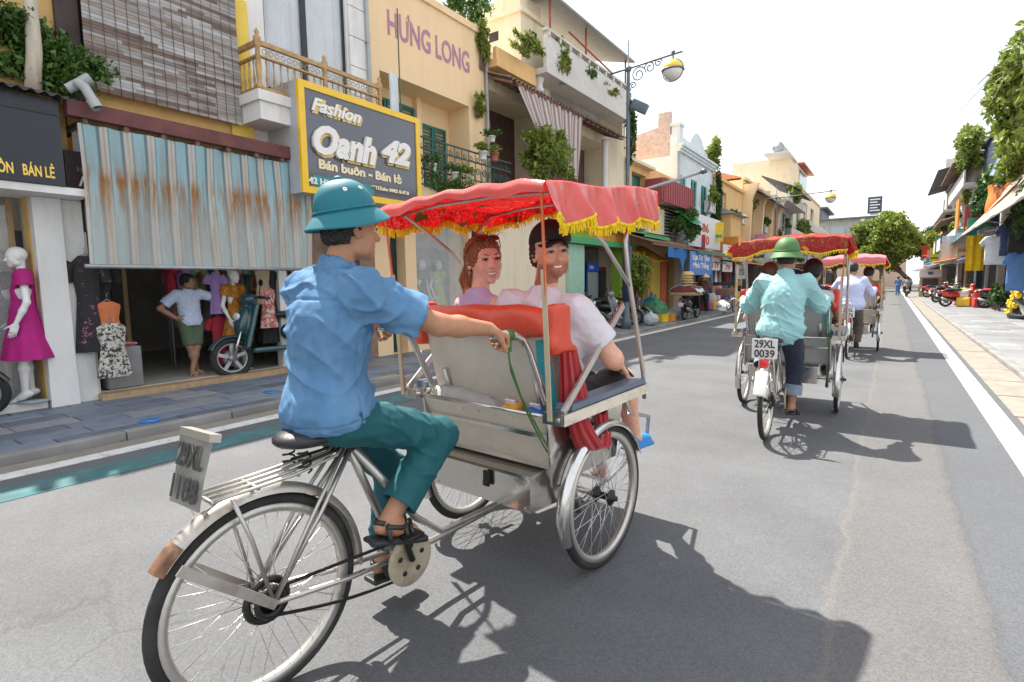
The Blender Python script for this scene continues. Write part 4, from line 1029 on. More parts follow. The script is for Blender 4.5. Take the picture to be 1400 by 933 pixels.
b.build('shelf_unit', m_black, GS, True)
for i in range(26):
    z = rng.choice((.64, 1.14, 1.64, 2.04)); y = rng.uniform(15.65, 16.35)
    b = MB(); b.lathe([(.03, z + .001), (.03, z + .14), (.012, z + .19), (.012, z + .23)], (rng.uniform(-8.62, -8.54), y, 0), 'z', 8)
    b.build('bottle', mat('bottle_%d' % (i % 4), [(.3, .05, .04), (.1, .2, .06), (.5, .4, .1), (.25, .18, .1)][i % 4], .25), GS, True)
fr = thing('drinks_fridge', 'blue framed glass door drinks fridge inside the green shop', 'fridge', (-8.6, 17, PZ))
b = MB(); b.box(-9.1, -8.5, 16.6, 17.5, PZ + .02, 2.12); b.build('body', mat('fridge_blue', (.012, .05, .22), .35), fr, True)
b = MB(); b.box(-8.498, -8.48, 16.67, 17.43, .3, 1.8); b.build('glass_door', m_glass, fr, True)
b = MB(); b.box(-8.498, -8.47, 16.62, 17.48, 1.84, 2.1); b.build('header', mat('header_blue', (.02, .10, .55), .3), fr, True)
text('PEPSI', fr, m_wlet, (-8.468, 16.75, 1.92), .14, RU, .002, .003, .15)
rf = thing('drinks_fridge', 'red drinks cabinet beside the blue fridge in the green shop', 'fridge', (-8.6, 17.9, PZ))
b = MB(); b.box(-9.1, -8.55, 17.55, 18.25, PZ + .02, 2.0); b.build('body', mat('cabinet_red', (.38, .02, .03), .4, var=.3, scale=9), rf, True)
b = MB(); b.box(-8.548, -8.53, 17.61, 18.2, .3, 1.9); b.build('glass_door', m_glass_d, rf, True)

# ---------------------------------------------------------------- street lamps
m_lampp = mat('blue_grey_lamp_paint', (.13, .16, .19), .5, metal=.3, var=.12)
m_globe = mat('frosted_globe', (.72, .70, .66), .25, var=.05); m_amber = mat('amber_globe', (.85, .55, .05), .3, var=.05)
def street_lamp(x, y, H_, lab, arm=1.55, detail=True):
    t = thing('street_lamp', lab, 'street lamp', (x, y, PZ), 0, 'ornate street lamps')
    b = MB(); b.lathe([(.14, 0), (.14, .25), (.10, .35), (.085, 1.0), (.06, 2.0), (.05, H_ - .4), (.045, H_), (.02, H_ + .02), (.015, H_ + .75), (.001, H_ + .8)], (0, 0, 0), 'z', 14); b.build('post', m_lampp, t)
    b = MB(); b.tube([(-.55, 0, H_ - .02), (arm + .25, 0, H_ + .10)], .026, 8); b.sphere((0, 0, H_), .09, 8); b.build('arm', m_lampp, t)
    for k, (r0, cx, cz, tn, s_) in enumerate(((.22, .30, -.26, 1.6, 1), (.16, .62, -.15, 1.4, -1), (.11, .86, -.08, 1.4, 1), (.10, .14, -.52, 1.3, -1))):
        pts = [(cx + s_ * r0 * (1 - .75 * i / 20) * math.cos(i / 20 * tn * 2 * PI), 0, H_ + cz + .05 + r0 * (1 - .75 * i / 20) * math.sin(i / 20 * tn * 2 * PI)) for i in range(21)]
        b = MB(); b.tube(pts, .016, 6); b.build('scroll', m_lampp, t)
    b = MB(); gx, gz = arm, H_ - .32
    b.tube([(gx, 0, H_ + .20), (gx, 0, gz + .26)], .022, 8); b.sphere((gx, 0, H_ + .14), .055, 8); b.build('hanger', m_lampp, t)
    b = MB(); b.torus((gx, 0, gz), .285, .02, 'z', 24, 6); b.torus((gx, 0, gz), .285, .012, 'y', 24, 6); b.build('hoop', m_lampp, t)
    b = MB(); b.lathe([(.268, -.01), (.255, .09), (.20, .19), (.09, .26), (.001, .27)], (gx, 0, gz), 'z', 20); b.build('amber_cap', m_amber, t)
    b = MB(); b.lathe([(.001, -.27), (.10, -.25), (.20, -.18), (.258, -.07), (.268, -.012)], (gx, 0, gz), 'z', 20); b.build('globe', m_globe, t)
    if detail:
        b = MB(); b.tube([(0, 0, 3.85), (.25, .1, 3.92), (2.0, .55, 4.35)], .045, 8); b.build('side_arm', m_steel, t)
        b = MB(); b.tube([(1.92, .53, 4.33), (2.06, .565, 4.37)], .07, 10); b.build('camera_head', m_lampp, t)
        for (q, w2) in ((.22, .3), (.5, .0)):
            b = MB(); b.sphere((q, .1, 3.42 + w2 * .2), .21, 10); b.build('globe_light', m_globe, t)
        b = MB(); b.obox((.30, .1, H_ - 1.05), (.22, .18, .14), (.2, .5, .3), .03); b.build('floodlight', m_lampp, t)
        b = MB(); b.lathe([(.13, .8), (.13, 2.4)], (0, 0, 0), 'z', 12); b.build('wrap', mat('dark_blue_wrap', (.03, .045, .09), .5, var=.2), t)
    return t
lp = px(868, 430, z=PZ)
_ly = px(858, 240, x=-6.35).y; _lz = px(858, 95, y=_ly).z
street_lamp(-6.35, _ly, _lz - PZ, 'ornate grey street lamp with amber globe standing before the white balcony house', px(920, 100, y=_ly).x + 6.35)
street_lamp(-6.3, 38.6, 6.6, 'distant ornate street lamp with amber globe near the peach columned houses', 3.0, False)

# ---------------------------------------------------------------- G: orange house, then the pale blue house
G_ = thing('orange_house', 'low orange house with red corrugated balcony box behind the lamp post', 'building', (XF, 20, 0))
b = MB(); wall(b, XF, 18.61, 24.3, PZ, 5.9, [(19.2, 20.6, 4.3, 5.5), (19.2, 21.0, PZ, 2.7), (22.9, 24.1, PZ, 2.7)], .25); shell(b, XF, 18.61, 24.3, PZ, 5.9, -15); b.build('wall', m_orange, G_, True)
b = MB(); b.box(-8.3, -8.27, 19.1, 20.7, 4.2, 5.6); b.box(-8.22, -8.18, 19.25, 19.85, 4.35, 5.45); b.build('green_window', m_green_sh, G_, True)
b = MB(); b.box(-7.99, -7.75, 18.62, 21.0, 5.75, 5.86); b.box(-7.99, -7.7, 18.62, 19.88, 3.42, 3.55); b.build('ledge', m_cream, G_, True)
b = MB(); b.box(-7.99, -7.6, 19.9, 21.6, 3.3, 4.3); b.build('cream_balcony', m_cream, G_, True)
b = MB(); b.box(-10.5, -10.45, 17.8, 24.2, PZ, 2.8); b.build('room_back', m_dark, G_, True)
m_redcor = mat('red_corrugated', (.32, .06, .07), .6, var=.15, dirt=.3, dirtcol=(.2, .1, .09))
b = MB(); y0_, z1_ = fy(897, 233, -7.2); y1_, z0_ = fy(944, 288, -7.2)
for k in range(26):
    y = 20.4 + (24.0 - 20.4) * k / 26; b = MB(); b.box(-7.25, -7.19 + .02 * (k % 2), y, y + .135, 4.45, 5.35); b.build('red_sheet_strip', m_redcor, G_, True)
for k in range(5):
    b = MB(); x = -7.95 + k * .14; b.box(x, x + .136, 20.36, 20.39 + .01 * (k % 2), 4.45, 5.35); b.build('red_sheet_strip', m_redcor, G_, True)
b = MB(); b.box(-7.95, -7.26, 20.42, 24.0, 4.5, 4.55); b.build('balcony_floor', m_greyw, G_, True)
t = thing('green_tarp', 'small bright green tarp slung under the red balcony box', 'tarp', (-7.1, 23.5, 4.0))
b = MB(); b.grid(lambda u, v: Vector((-7.6 + 1.0 * v, 21.8 + 3.0 * u, 4.42 - .55 * v - .25 * u * v + .1 * math.sin(u * 7 + v * 4))), 14, 8); b.build('cloth', mat('green_tarp_cloth', (.02, .32, .16), .5, transl=.3), t, True)
sl = thing('slatted_screen', 'dark slatted balcony screen below the red corrugated box', 'screen', (-7.7, 22.0, 2.9))
for k in range(11):
    b = MB(); z = 2.95 + k * .13; b.obox((-7.65, 22.6, z), (.02, 1.0, .03), (0, .5, 0)); b.build('slat', m_greyw, sl, True)
b = MB(); b.box(-7.75, -7.72, 21.6, 23.6, 2.9, 4.4); b.build('back', m_dark, sl, True)
p = px(925, 308, x=-7.3); shrub('balcony_shrub', 'leafy green bush beneath the green tarp above the blue banner', 'shrub', (-7.4, p.y, 2.75), (-7.2, p.y + .6, p.z + .1), (.5, 2.0, .7), 2600, .16, m_leaf, 71, 12, 6)
# rusty sheet canopies
for i, (y0_, y1_, x1_, za, zb_, m_, lb) in enumerate(((17.4, 22.0, -6.5, 2.75, 3.25, m_rust, 'rusty corrugated canopy over the shop with the orange door'), (22.1, 30.0, -6.4, 2.65, 3.0, mat('green_sheet', (.10, .20, .16), .6, var=.2, dirt=.5, dirtcol=(.2, .18, .15)), 'long green edged tin canopy over the blue banner shop'), (17.7, 20.2, -6.9, 3.05, 3.3, m_gfr, 'short bright green shop canopy strip behind the lamp post'))):
    t = thing('shop_canopy', lb, 'canopy', (XF, (y0_ + y1_) / 2, za)); corrugated('sheet', m_, x1_, za, XF + .02, zb_, y0_, y1_, t, .2, .03)
    b = MB(); b.box(x1_ - .02, x1_ + .03, y0_, y1_, za - .09, za - .02); b.build('edge_beam', m_, t, True)
ra = thing('shop_awning', 'sloping red and yellow fabric awning with a scalloped print beside the lamp post', 'awning', (-7, 18.8, 2))
b = MB(); b.grid(lambda u, v: Vector((-7.9 + 1.0 * v, 17.5 + 2.8 * u, 2.78 - .6 * v + .03 * math.sin(u * 9))), 12, 6, True, .01, (0, 0, 1))
m_ra = mat('red_yellow_awning', (.60, .12, .05), .6, var=.1, transl=.2); worn(m_ra, (.75, .52, .05), .46, .50, 2.4, 1, (1, 2.2, 3)); b.build('cloth', m_ra, ra, True)
def sign_board(label, y0_, y1_, z0_, z1_, x, m_, lines, mt, tilt=0.0, frame=None):
    t = thing('shop_sign', label, 'sign', (x, (y0_ + y1_) / 2, z0_))
    b = MB(); b.box(x - .03, x, y0_, y1_, z0_, z1_); b.build('board', m_, t, True)
    for (tx, yy, zz_, sz, wd) in lines: text(tx, t, mt, (x + .006, yy, zz_), sz, RU, .004, sz * .03, 0, wd)
    return t
yb0, _ = fy(943, 345, -6.5); yb1, _ = fy(969, 345, -6.5)
m_blueb = mat('blue_banner', (.08, .22, .58), .6, var=.12); m_redl = mat('red_letters', (.62, .05, .04), .5, var=.05)
sign_board('blue banner with white lettering hung from the tin canopy', 21.3, 24.4, 1.70, 2.62, -6.45, m_blueb, [('Lụa Tơ Tằm', 21.6, 2.3, .3, 2.4), ('Minh Thắng', 21.7, 1.98, .3, 2.2)], m_wlet)
t = thing('blue_cloth', 'plain bright blue cloth draped at the canopy corner by the banner', 'cloth', (-6.6, 19.4, 2.4))
b = MB(); b.grid(lambda u, v: Vector((-6.5 + .05 * math.sin(u * 12), 18.9 + 2.2 * u, 2.66 - (.35 + .75 * max(0, 1 - abs(u - .75) * 5)) * v)), 24, 6); b.build('cloth', mat('blue_cloth', (.03, .20, .58), .7, transl=.25), t, True)
b = MB(); b.box(-7.99, -7.9, 22.15, 22.85, PZ, 2.35); tag(b.build('orange_door', mat('orange_door_paint', (.70, .13, .03), .5, var=.1)), 'tall orange door panel beside the yellow wall', 'door')
b = MB(); b.box(-7.99, -7.92, 21.1, 22.1, PZ, 2.3); tag(b.build('yellow_board', m_yellow), 'yellow upright board left of the orange door', 'board')
b = MB(); b.box(-8.1, -7.3, 24.25, 24.42, PZ, 2.75); tag(b.build('white_wall', m_white), 'white partition wall beside the blue banner', 'wall')

BW = thing('pale_blue_house', 'pale blue house with turquoise shutters and ornate stepped parapet', 'building', (XF, 27, 0))
b = MB(); hs_ = [(24.75, 25.55, 4.5, 6.2), (26.3, 27.3, 3.8, 6.25), (28.0, 29.0, 3.8, 6.2), (24.6, 29.9, PZ, 2.6)]
wall(b, XF, 24.31, 30.1, PZ, 7.6, hs_, .12); shell(b, XF, 24.31, 30.1, PZ, 7.9, -15); b.build('wall', m_bluewh, BW, True)
for (a_, c_, d_, e_) in hs_[:3]:
    ym = (a_ + c_) / 2; louvre_leaf(a_ + .01, ym - .01, d_, e_, XF - .08, BW, m_turq, step=.12); louvre_leaf(ym + .01, c_ - .01, d_, e_, XF - .08, BW, m_turq, step=.12)
for k, (za, zb_, xo) in enumerate(((7.15, 7.25, .12), (7.255, 7.37, .18), (7.375, 7.48, .26))):
    b = MB(); b.box(XF - .01, XF + xo, 24.28, 30.12, za, zb_); b.build('cornice', m_bluewh, BW, True)
b = MB(); b.prism([(XF + .02, 25.9, 7.49), (XF + .02, 28.5, 7.49), (XF + .02, 28.3, 8.0), (XF + .02, 27.8, 8.35), (XF + .02, 27.2, 8.5), (XF + .02, 26.6, 8.35), (XF + .02, 26.1, 8.0)], (-.25, 0, 0)); b.build('pediment', m_bluewh, BW, True, True)
for y in (24.35, 29.5):
    b = MB(); b.box(XF - .3, XF + .06, y, y + .5, 7.49, 8.25); b.box(XF - .35, XF + .1, y - .05, y + .55, 8.252, 8.38); b.build('parapet_pier', m_bluewh, BW, True)
b = MB(); b.box(XF - .2, XF, 24.9, 25.9, 7.49, 7.8); b.box(XF - .2, XF, 28.5, 29.5, 7.49, 7.8); b.build('parapet', m_bluewh, BW, True)
b = MB(); b.prism([(-8.35, 24.305, 7.0), (-8.35, 24.305, 8.9), (-8.9, 24.305, 8.9), (-8.9, 24.305, 8.3), (-15, 24.305, 7.2), (-15, 24.305, 7.0)], (0, .25, 0)); b.build('gable', mat('pinkish_weathered_gable', (.55, .45, .41), .9, var=.2, dirt=.6, dirtcol=(.35, .31, .29), dscale=.8), BW, True, True)
sign_board('big white corrugated sign box with red characters under turquoise shutters', 24.0, 29.3, 3.02, 4.5, -7.35, mat('white_sign', (.74, .75, .76), .5, var=.05), [('86', 26.0, 3.75, .55, 1.1), ('30', 26.1, 3.2, .55, 1.1)], m_redl)
p = px(976, 235, x=-7.9); shrub('vine', 'tall ivy column climbing the far corner of the pale blue house', 'vine', (-7.9, 30.2, 3.4), (-7.8, 30.2, 5.3), (.3, .5, 2.0), 2600, .17, m_leaf_d, 81, 14, 4, None, .8)
shrub('vine', 'round yellow green bush on top of the pale blue parapet', 'vine', (-8.1, 29.4, 7.5), (-8.0, 29.9, 8.15), (.5, 1.3, .75), 2000, .2, m_leaf_y, 82, 10, 4)

# ---------------------------------------------------------------- H..: peach houses further on
def house(label, y0_, y1_, zt, m_, wins, extra=None, xf=XF, back=-16, cat='building', nm='house'):
    t = thing(nm, label, cat, (xf, (y0_ + y1_) / 2, 0)); s = 1 if xf < 0 else -1
    b = MB(); wall(b, xf, y0_, y1_, PZ, zt, wins, .25, s); shell(b, xf, y0_, y1_, PZ, zt, back); b.build('wall', m_, t, True)
    for (a_, c_, d_, e_) in wins:
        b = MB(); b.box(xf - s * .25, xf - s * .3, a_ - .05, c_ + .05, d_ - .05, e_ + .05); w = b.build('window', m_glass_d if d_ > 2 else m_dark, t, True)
        if d_ > 2:
            b = MB(); f = .06
            for q in ((a_, a_ + f, d_, e_), (c_ - f, c_, d_, e_), ((a_ + c_) / 2 - f / 2, (a_ + c_) / 2 + f / 2, d_, e_)): b.box(xf - s * .2, xf - s * .15, *q)
            b.box(xf - s * .201, xf - s * .149, a_ + f, c_ - f, (d_ + e_) / 2 - f / 2, (d_ + e_) / 2 + f / 2)
            b.build('window_frame', m_white, w, True)
            b = MB(); b.box(xf + s * .003, xf + s * .1, a_ - .08, c_ + .08, d_ - .08, d_ - .005); b.build('sill', m_, w, True)
    b = MB(); b.box(xf - s * .12, xf + s * .14, y0_ + .01, y1_ - .01, zt + .002, zt + .16); b.build('cornice', m_, t, True)
    return t
H1 = house('peach house with tin window hood beside the ivy column', 30.12, 37.0, 6.9, m_orange, [(34.0, 36.2, 3.3, 4.9), (31.0, 33, 5.2, 6.4), (30.6, 36.6, PZ, 2.7)])
b = MB(); b.box(-7.98, -7.2, 30.8, 33.4, 3.6, 5.0); b.build('bay', m_orange, H1, True)
b = MB(); b.prism([(-6.9, 30.6, 5.02), (-7.99, 30.6, 5.5), (-7.99, 30.6, 5.02)], (0, 3.2, 0)); b.build('tin_hood', m_greyw, H1, True, True)
H2 = house('tall peach house with fin columns and tiled eaves', 37.02, 47.5, 7.8, m_peach, [(38.2, 40.6, 3.2, 6.4), (41.6, 44.0, 3.2, 6.4), (45, 47, 3.2, 6.2), (37.6, 47, PZ, 2.7)])
for y in (37.1, 40.9, 44.3, 47.1):
    b = MB(); b.prism([(-7.99, y, 2.9), (-7.6, y, 2.9), (-7.45, y, 6.6), (-7.1, y, 7.5), (-7.99, y, 7.5)], (0, .35, 0)); b.build('fin_column', m_peach, H2, True, True)
corrugated('tiled_eave', m_corr, -6.9, 6.9, -8.0, 7.6, 37.5, 47.6, H2, .3, .05)
b = MB(); b.prism([(-8.1, 37.3, 7.97), (-12, 37.3, 9.4), (-15.8, 37.3, 7.97)], (0, 10, 0)); b.build('pitched_roof', mat('terracotta_roof', (.50, .22, .13), .8, var=.2), H2, True, True)
H3 = house('grey green house with plant filled terraces and dark pitched roofs', 47.52, 58, 8.0, m_greyw, [(48.5, 50.5, 5.4, 7.2), (52, 54.5, 5.4, 7.2), (48.5, 51, 3.0, 4.6), (53, 56, 3.0, 4.6), (48, 57.6, PZ, 2.6)])
for (z, xo) in ((5.0, -6.6), (7.8, -6.9)):
    b = MB(); b.box(-7.99, xo, 47.8, 57.8, z - .15, z); b.box(xo - .08, xo, 47.8, 57.8, z + .002, z + .55); b.build('terrace', m_bal_w, H3, True)
corrugated('terrace_roof', m_corr, -6.4, 8.6, -9, 9.8, 48, 57, H3, .4, .06)
for i, (yy, zz_, r_) in enumerate(((50, 8.5, (.6, 2.4, .8)), (55.5, 6.0, (.6, 2.5, 1.2)), (53, 4.0, (.7, 2.5, 1.0)))):
    shrub('terrace_plants', ['bright shrubs on the top terrace of the grey green house', 'leafy planting on the middle terrace of the grey green house', 'hanging greenery at the lowest terrace of the grey green house'][i], 'plants', (-6.9, yy, zz_ - r_[2]), (-6.8, yy, zz_), r_, 1500, .28, m_leaf_y if i < 2 else m_leaf, 90 + i, 10, 5)
H4 = house('tall cream white house with blue glass roof room', 58.02, 80, 10.6, m_cream, [(60, 63, 7.0, 9.6), (65, 68, 7.0, 9.6), (71, 74, 7, 9.6), (60, 63, 3.5, 6), (66, 70, 3.5, 6), (73, 77, 3.5, 6), (59, 79, PZ, 2.8)])
b = MB(); b.box(-14, -8.6, 60, 72, 10.78, 13.4); b.build('roof_room', m_cream, H4, True)
b = MB(); b.box(-8.59, -8.55, 65.5, 71.6, 11.2, 13.1); b.build('blue_glass', mat('blue_roof_glass', (.10, .22, .30), .1), H4, True)
b = MB(); b.prism([(-8.0, 64.5, 13.42), (-14.5, 64.5, 13.9), (-14.5, 64.5, 14.05), (-8.0, 64.5, 13.57)], (0, 8.5, 0)); b.build('red_roof_edge', mat('red_roof_sheet', (.42, .10, .08), .6), H4, True, True)
for k in range(3):
    b = MB(); b.tube([(-9.4, 57.4 + k * 1.6, 13.9), (-9.4, 58.6 + k * 1.6, 13.9)], .5, 12); b.build('water_tank', m_steel, H4, True)
b = MB(); b.box(-10.5, -8.4, 56.9, 62.5, 13.2, 13.38); b.build('tank_stand', m_bal_w, H4, True)
for z in (3.2, 6.6):
    b = MB(); b.box(-7.99, -6.9, 59, 79, z - .2, z); b.box(-6.98, -6.9, 59, 79, z + .002, z + .6); b.build('balcony', m_bal_w, H4, True)
H5 = house('plain cream house after the tall one on the shaded side', 80.02, 110, 8.0, m_cream, [(84, 88, 4, 6.5), (94, 98, 4, 6.5), (81, 109, PZ, 2.8)])
# end of the street: houses closing the view
H6 = thing('house', 'grey topped tenement closing the far end of the street', 'building', (-12, 125, 0))
b = MB(); b.box(-26, 2.0, 125, 140, 0, 9.5); b.build('wall', mat('pinkish_wall', (.62, .46, .34), .85), H6, True)
b = MB(); b.box(-26, -1, 124.5, 140, 9.51, 13.0); b.build('upper_storey', m_greyw, H6, True)
for k in range(7):
    b = MB(); b.box(-24 + k * 3.4, -22 + k * 3.4, 124.9, 124.98, 5.6, 8.2); b.build('window', m_glass_d, H6, True)
    b = MB(); b.box(-24 + k * 3.4, -21.6 + k * 3.4, 124.38, 124.48, 10.1, 11.8); b.build('window', m_glass, H6, True)
b = MB(); b.box(-26.5, -.5, 123.2, 140, 13.01, 13.3); b.box(-24, -12, 124, 139, 13.31, 15.4); b.box(-24.5, -11, 123.5, 139, 15.41, 15.7); b.build('roof', mat('dark_tin', (.14, .15, .16), .6), H6, True)
bb_ = thing('billboard', 'dark blue rooftop billboard with white lines of print at street end', 'billboard', (-1.2, 122, 13))
b = MB(); b.box(-4.4, -2.2, 122, 122.4, 13.6, 16.6); b.build('panel', mat('navy_board', (.03, .05, .10), .5), bb_, True)
b = MB(); b.box(-4.0, -2.6, 122.1, 122.3, 13.31, 13.6); b.build('leg', m_steel, bb_, True)
for k in range(5):
    b = MB(); b.box(-4.1, -2.5 - (k % 2) * .4, 121.96, 121.995, 14.0 + k * .5, 14.2 + k * .5); b.build('print_line', m_wlet, bb_, True)

# ---------------------------------------------------------------- trees at the end of the street
def tree(label, x, y, h, trunk_h, r, n, ls, m_, seed, lean=0.0, k=26):
    t = thing('street_tree', label, 'tree', (x, y, .05)); rg = random.Random(seed)
    c = (x + lean, y, trunk_h + (h - trunk_h) * .5); rad = (r, r, (h - trunk_h) * .5)
    bl = rblobs(c, rad, k, seed, .27)
    foliage('crown', bl, n, ls, m_, t, True, seed, .2, .6)
    b = MB(); top = Vector((x + lean * .4, y, trunk_h * .95)); b.tube([(x, y, 0), (x + .1, y, trunk_h * .5), top], [r * .09, r * .07, r * .055], 9)
    for i in range(8):
        e = Vector(bl[i][0]); b.tube([top - Vector((0, 0, .2)), (top + e) / 2 + Vector((0, 0, -.2)), e], [r * .045, r * .03, r * .01], 6)
    b.build('trunk', m_bark, t, True)
    return t
tree('broad yellow green street tree leaning over the far end of the road', 1.5, 78, 9.6, 2.6, 4.0, 22000, .34, m_leaf_y, 101, -2.4, 48)
tree('dark green tree behind the third cyclo at the far left kerb', -7.0, 92, 8.5, 3.0, 5.0, 12000, .38, m_leaf, 102, 0, 22)
tree('round green tree in front of the grey topped tenement', -1.5, 108, 11.0, 3.0, 5.5, 14000, .42, m_leaf_y, 103, 0, 24)
tree('small dark tree beside the far junction', 5.2, 98, 10, 3.5, 4.5, 9000, .4, m_leaf_d, 104, 0, 20)

# ================================================================ right side of the street
XR = 3.9
LU = ((0, -1, 0), (0, 0, 1))
def rhouse(label, y0_, y1_, zt, m_, wins): return house(label, y0_, y1_, zt, m_, wins, xf=XR, back=12)
m_navyw = mat('navy_cladding', (.035, .05, .09), .6, var=.15); m_lblue = mat('pale_blue_panel', (.36, .48, .62), .6, var=.15, dirt=.3, dirtcol=(.25, .3, .36))
rhouse('grey open fronted clothes shop under the beige awning', 12, 33.5, 5.6, m_greyw, [(22.5, 32.9, PZR, 2.9)])
R2 = rhouse('narrow navy clad shop house with climbing plants', 33.52, 41, 8.6, m_navyw, [(35, 37, 4.6, 6.8), (38, 40, 4.6, 6.8), (34, 40.5, PZR, 2.8)])
R3 = rhouse('pale shop house with stacked balconies and orange curtain', 41.02, 52, 8.4, m_bal_w, [(42, 45, 4.6, 6.6), (47, 50, 4.6, 6.6), (41.6, 51.5, PZR, 2.8)])
R4 = rhouse('tall grey house with overhanging roofs on the sunny side', 52.02, 68, 9.6, m_greyw, [(54, 57, 4, 6.2), (60, 64, 4, 6.2), (55, 58, 7, 9), (61, 65, 7, 9), (53, 67, PZR, 2.8)])
R5 = rhouse('low ochre house behind the leaning street tree', 68.02, 100, 6.5, m_ochre, [(72, 76, 3.6, 5.4), (84, 88, 3.6, 5.4), (70, 98, PZR, 2.8)])
for (t_, y0_, y1_, z, xo) in ((R3, 41.3, 51.8, 3.6, 2.9), (R3, 41.3, 51.8, 6.9, 3.1), (R4, 52.3, 60, 3.7, 2.8), (R4, 53, 67, 6.6, 2.9)):
    b = MB(); b.box(XR - .005, xo, y0_, y1_, z - .16, z); b.box(xo, xo + .08, y0_, y1_, z + .002, z + .75); b.build('balcony', m_bal_w, t_, True)
for (t_, y0_, y1_, z, xo, m_) in ((R4, 52, 67, 9.9, 2.4, m_corr), (R3, 42, 52, 8.7, 2.6, m_tile_roof), (R4, 52, 62, 6.2, 2.7, m_tile_roof)):
    corrugated('overhang_roof', m_, xo, z - .5, XR + .6, z, y0_, y1_, t_, .35, .04)
b = MB(); b.box(3.05, 3.12, 42.5, 44.4, 4.0, 6.2); b.build('orange_curtain', mat('orange_cloth', (.70, .32, .06), .7, transl=.3), R3, True)
b = MB(); b.box(XR + .3, XR + 5, 53, 56, 9.78, 11.2); b.box(XR - .8, XR + 3, 57, 61, 9.78, 11); b.build('roof_hut', m_bal_w, R4, True)
# awnings
def awning(label, y0_, y1_, x0_, z0_, x1_, z1_, m_, sag=.08, nm='awning'):
    t = thing(nm, label, 'awning', (x1_, (y0_ + y1_) / 2, z0_))
    b = MB(); b.grid(lambda u, v: Vector((x0_ + (x1_ - x0_) * v, y0_ + (y1_ - y0_) * u, z0_ + (z1_ - z0_) * v - sag * math.sin(PI * v) - .04 * math.sin(u * 25) * (1 - v))), 40, 6, True, .012, (0, 0, 1)); b.build('cloth', m_, t, True)
    b = MB(); b.tube([(x0_, y0_, z0_ - .01), (x0_, y1_, z0_ - .01)], .022, 6); b.build('front_bar', m_steel, t, True)
    for yy in (y0_ + .2, (y0_ + y1_) / 2, y1_ - .2):
        b = MB(); b.tube([(x0_, yy, z0_ - .02), (x1_ + .02, yy, z0_ - .35)], .016, 6); b.build('stay', m_steel, t, True)
    return t
awning('wide beige fabric awning shading the clothes shop', 14.5, 33.2, 2.45, 3.30, XR - .01, 5.15, mat('beige_awning', (.56, .48, .38), .8, var=.1, dirt=.35, dirtcol=(.35, .28, .2), transl=.35))
awning('dark blue fabric awning behind the beige one', 33.6, 41, 2.5, 3.3, XR - .01, 4.9, mat('blue_awning', (.05, .16, .30), .7, var=.12, transl=.25))
awning('green fabric awning near the chalkboard sign', 54, 66, 2.4, 2.7, XR - .01, 3.5, mat('green_awning', (.05, .22, .11), .7, transl=.25))
awning('faded maroon fabric awning between the blue and green ones', 42, 51, 2.8, 2.55, XR - .01, 3.0, mat('maroon_awning', (.28, .09, .09), .7, transl=.25))
# orange flag, pale panels, hanging sheet and yellow cloth
t = thing('orange_flag', 'orange and yellow pennant cloth above the beige awning', 'flag', tuple(px(1352, 262, x=3.2)))
p = px(1350, 255, x=3.2); b = MB(); b.grid(lambda u, v: Vector((3.2 + .25 * u + .04 * math.sin(v * 6), p.y - 4.2 * u, p.z - .15 * u - (1.2 - .9 * u) * v)), 10, 8); b.build('cloth', mat('orange_flag_cloth', (.80, .24, .05), .7, transl=.3), t, True)
for i, (u0, v0, v1, x_, w_, h_, m_, lb) in enumerate(((1384, 160, 235, 3.1, .5, 2.3, m_lblue, 'tilted pale blue panel jutting from the upper floor'), (1306, 322, 360, 2.65, 1.1, 1.5, mat('white_sheet', (.62, .64, .64), .8, transl=.25), 'white hanging sheet below the blue awning'), (1335, 322, 370, 2.75, .6, 1.45, mat('yellow_cloth', (.75, .52, .02), .7, transl=.25), 'long yellow cloth hanging beside the T-shirts'))):
    p0 = px(u0, v0, x=x_); p1 = px(u0, v1, x=x_); yy = p0.y
    t = thing(['panel', 'hanging_sheet', 'hanging_cloth'][i], lb, ['panel', 'sheet', 'cloth'][i], (x_, yy, p1.z))
    if i == 0: b = MB(); b.prism([px(1392, 152, x=3.15), px(1400, 158, x=3.3), px(1378, 240, x=3.2), px(1353, 240, x=2.9)], (0, .08, 0))
    else: b = MB(); b.grid(lambda u, v: Vector((x_ - w_ / 2 + w_ * u, yy + .05 * math.sin(u * 14), p0.z + (p1.z - p0.z) * v)), 18, 4, True, .02, (0, 1, 0))
    b.build('cloth' if i else 'sheet', m_, t, True, i == 0)
# plants on the right
for i, (u, v, x_, r_, n, ls_, m_, lb) in enumerate(((1325, 205, 3.3, (.8, 3.2, 1.4), 4200, .26, m_leaf_y, 'bright bushes spilling over the navy house parapet'), (1382, 125, 2.9, (.75, 2.6, 2.0), 2600, .30, m_leaf_y, 'long drooping plants trailing from the high balcony'), (1385, 215, 3.3, (.5, 1.6, .9), 1800, .2, m_leaf_y, 'yellow green plants below the pale blue panel'), (1365, 240, 3.3, (.5, 1.6, .6), 1500, .2, m_leaf, 'green balcony shrubs beside the orange flag'), (1345, 275, 3.4, (.4, 1.0, 1.2), 1300, .2, m_leaf_d, 'dark climber on the navy cladding'), (1270, 325, 2.9, (.6, 2.2, .9), 1300, .3, m_leaf_y, 'small lime green bush over the maroon awning'), (1397, 285, 3.0, (.3, .8, .8), 900, .16, m_leaf_d, 'dark pot plant under the beige awning edge'))):
    p = px(u, v, x=x_); shrub('hanging_plants', lb, 'plants', (x_ + .3, p.y, p.z - r_[2] * .7), (x_, p.y, p.z), r_, n, ls_, m_, 120 + i, 14, 6, None, .9 if i == 1 else .4)
t = thing('bare_branches', 'thin drooping bare stems reaching out from the high balcony plants', 'branches', tuple(px(1398, 90, x=2.9)))
p0 = px(1402, 85, x=2.95); rg = random.Random(8)
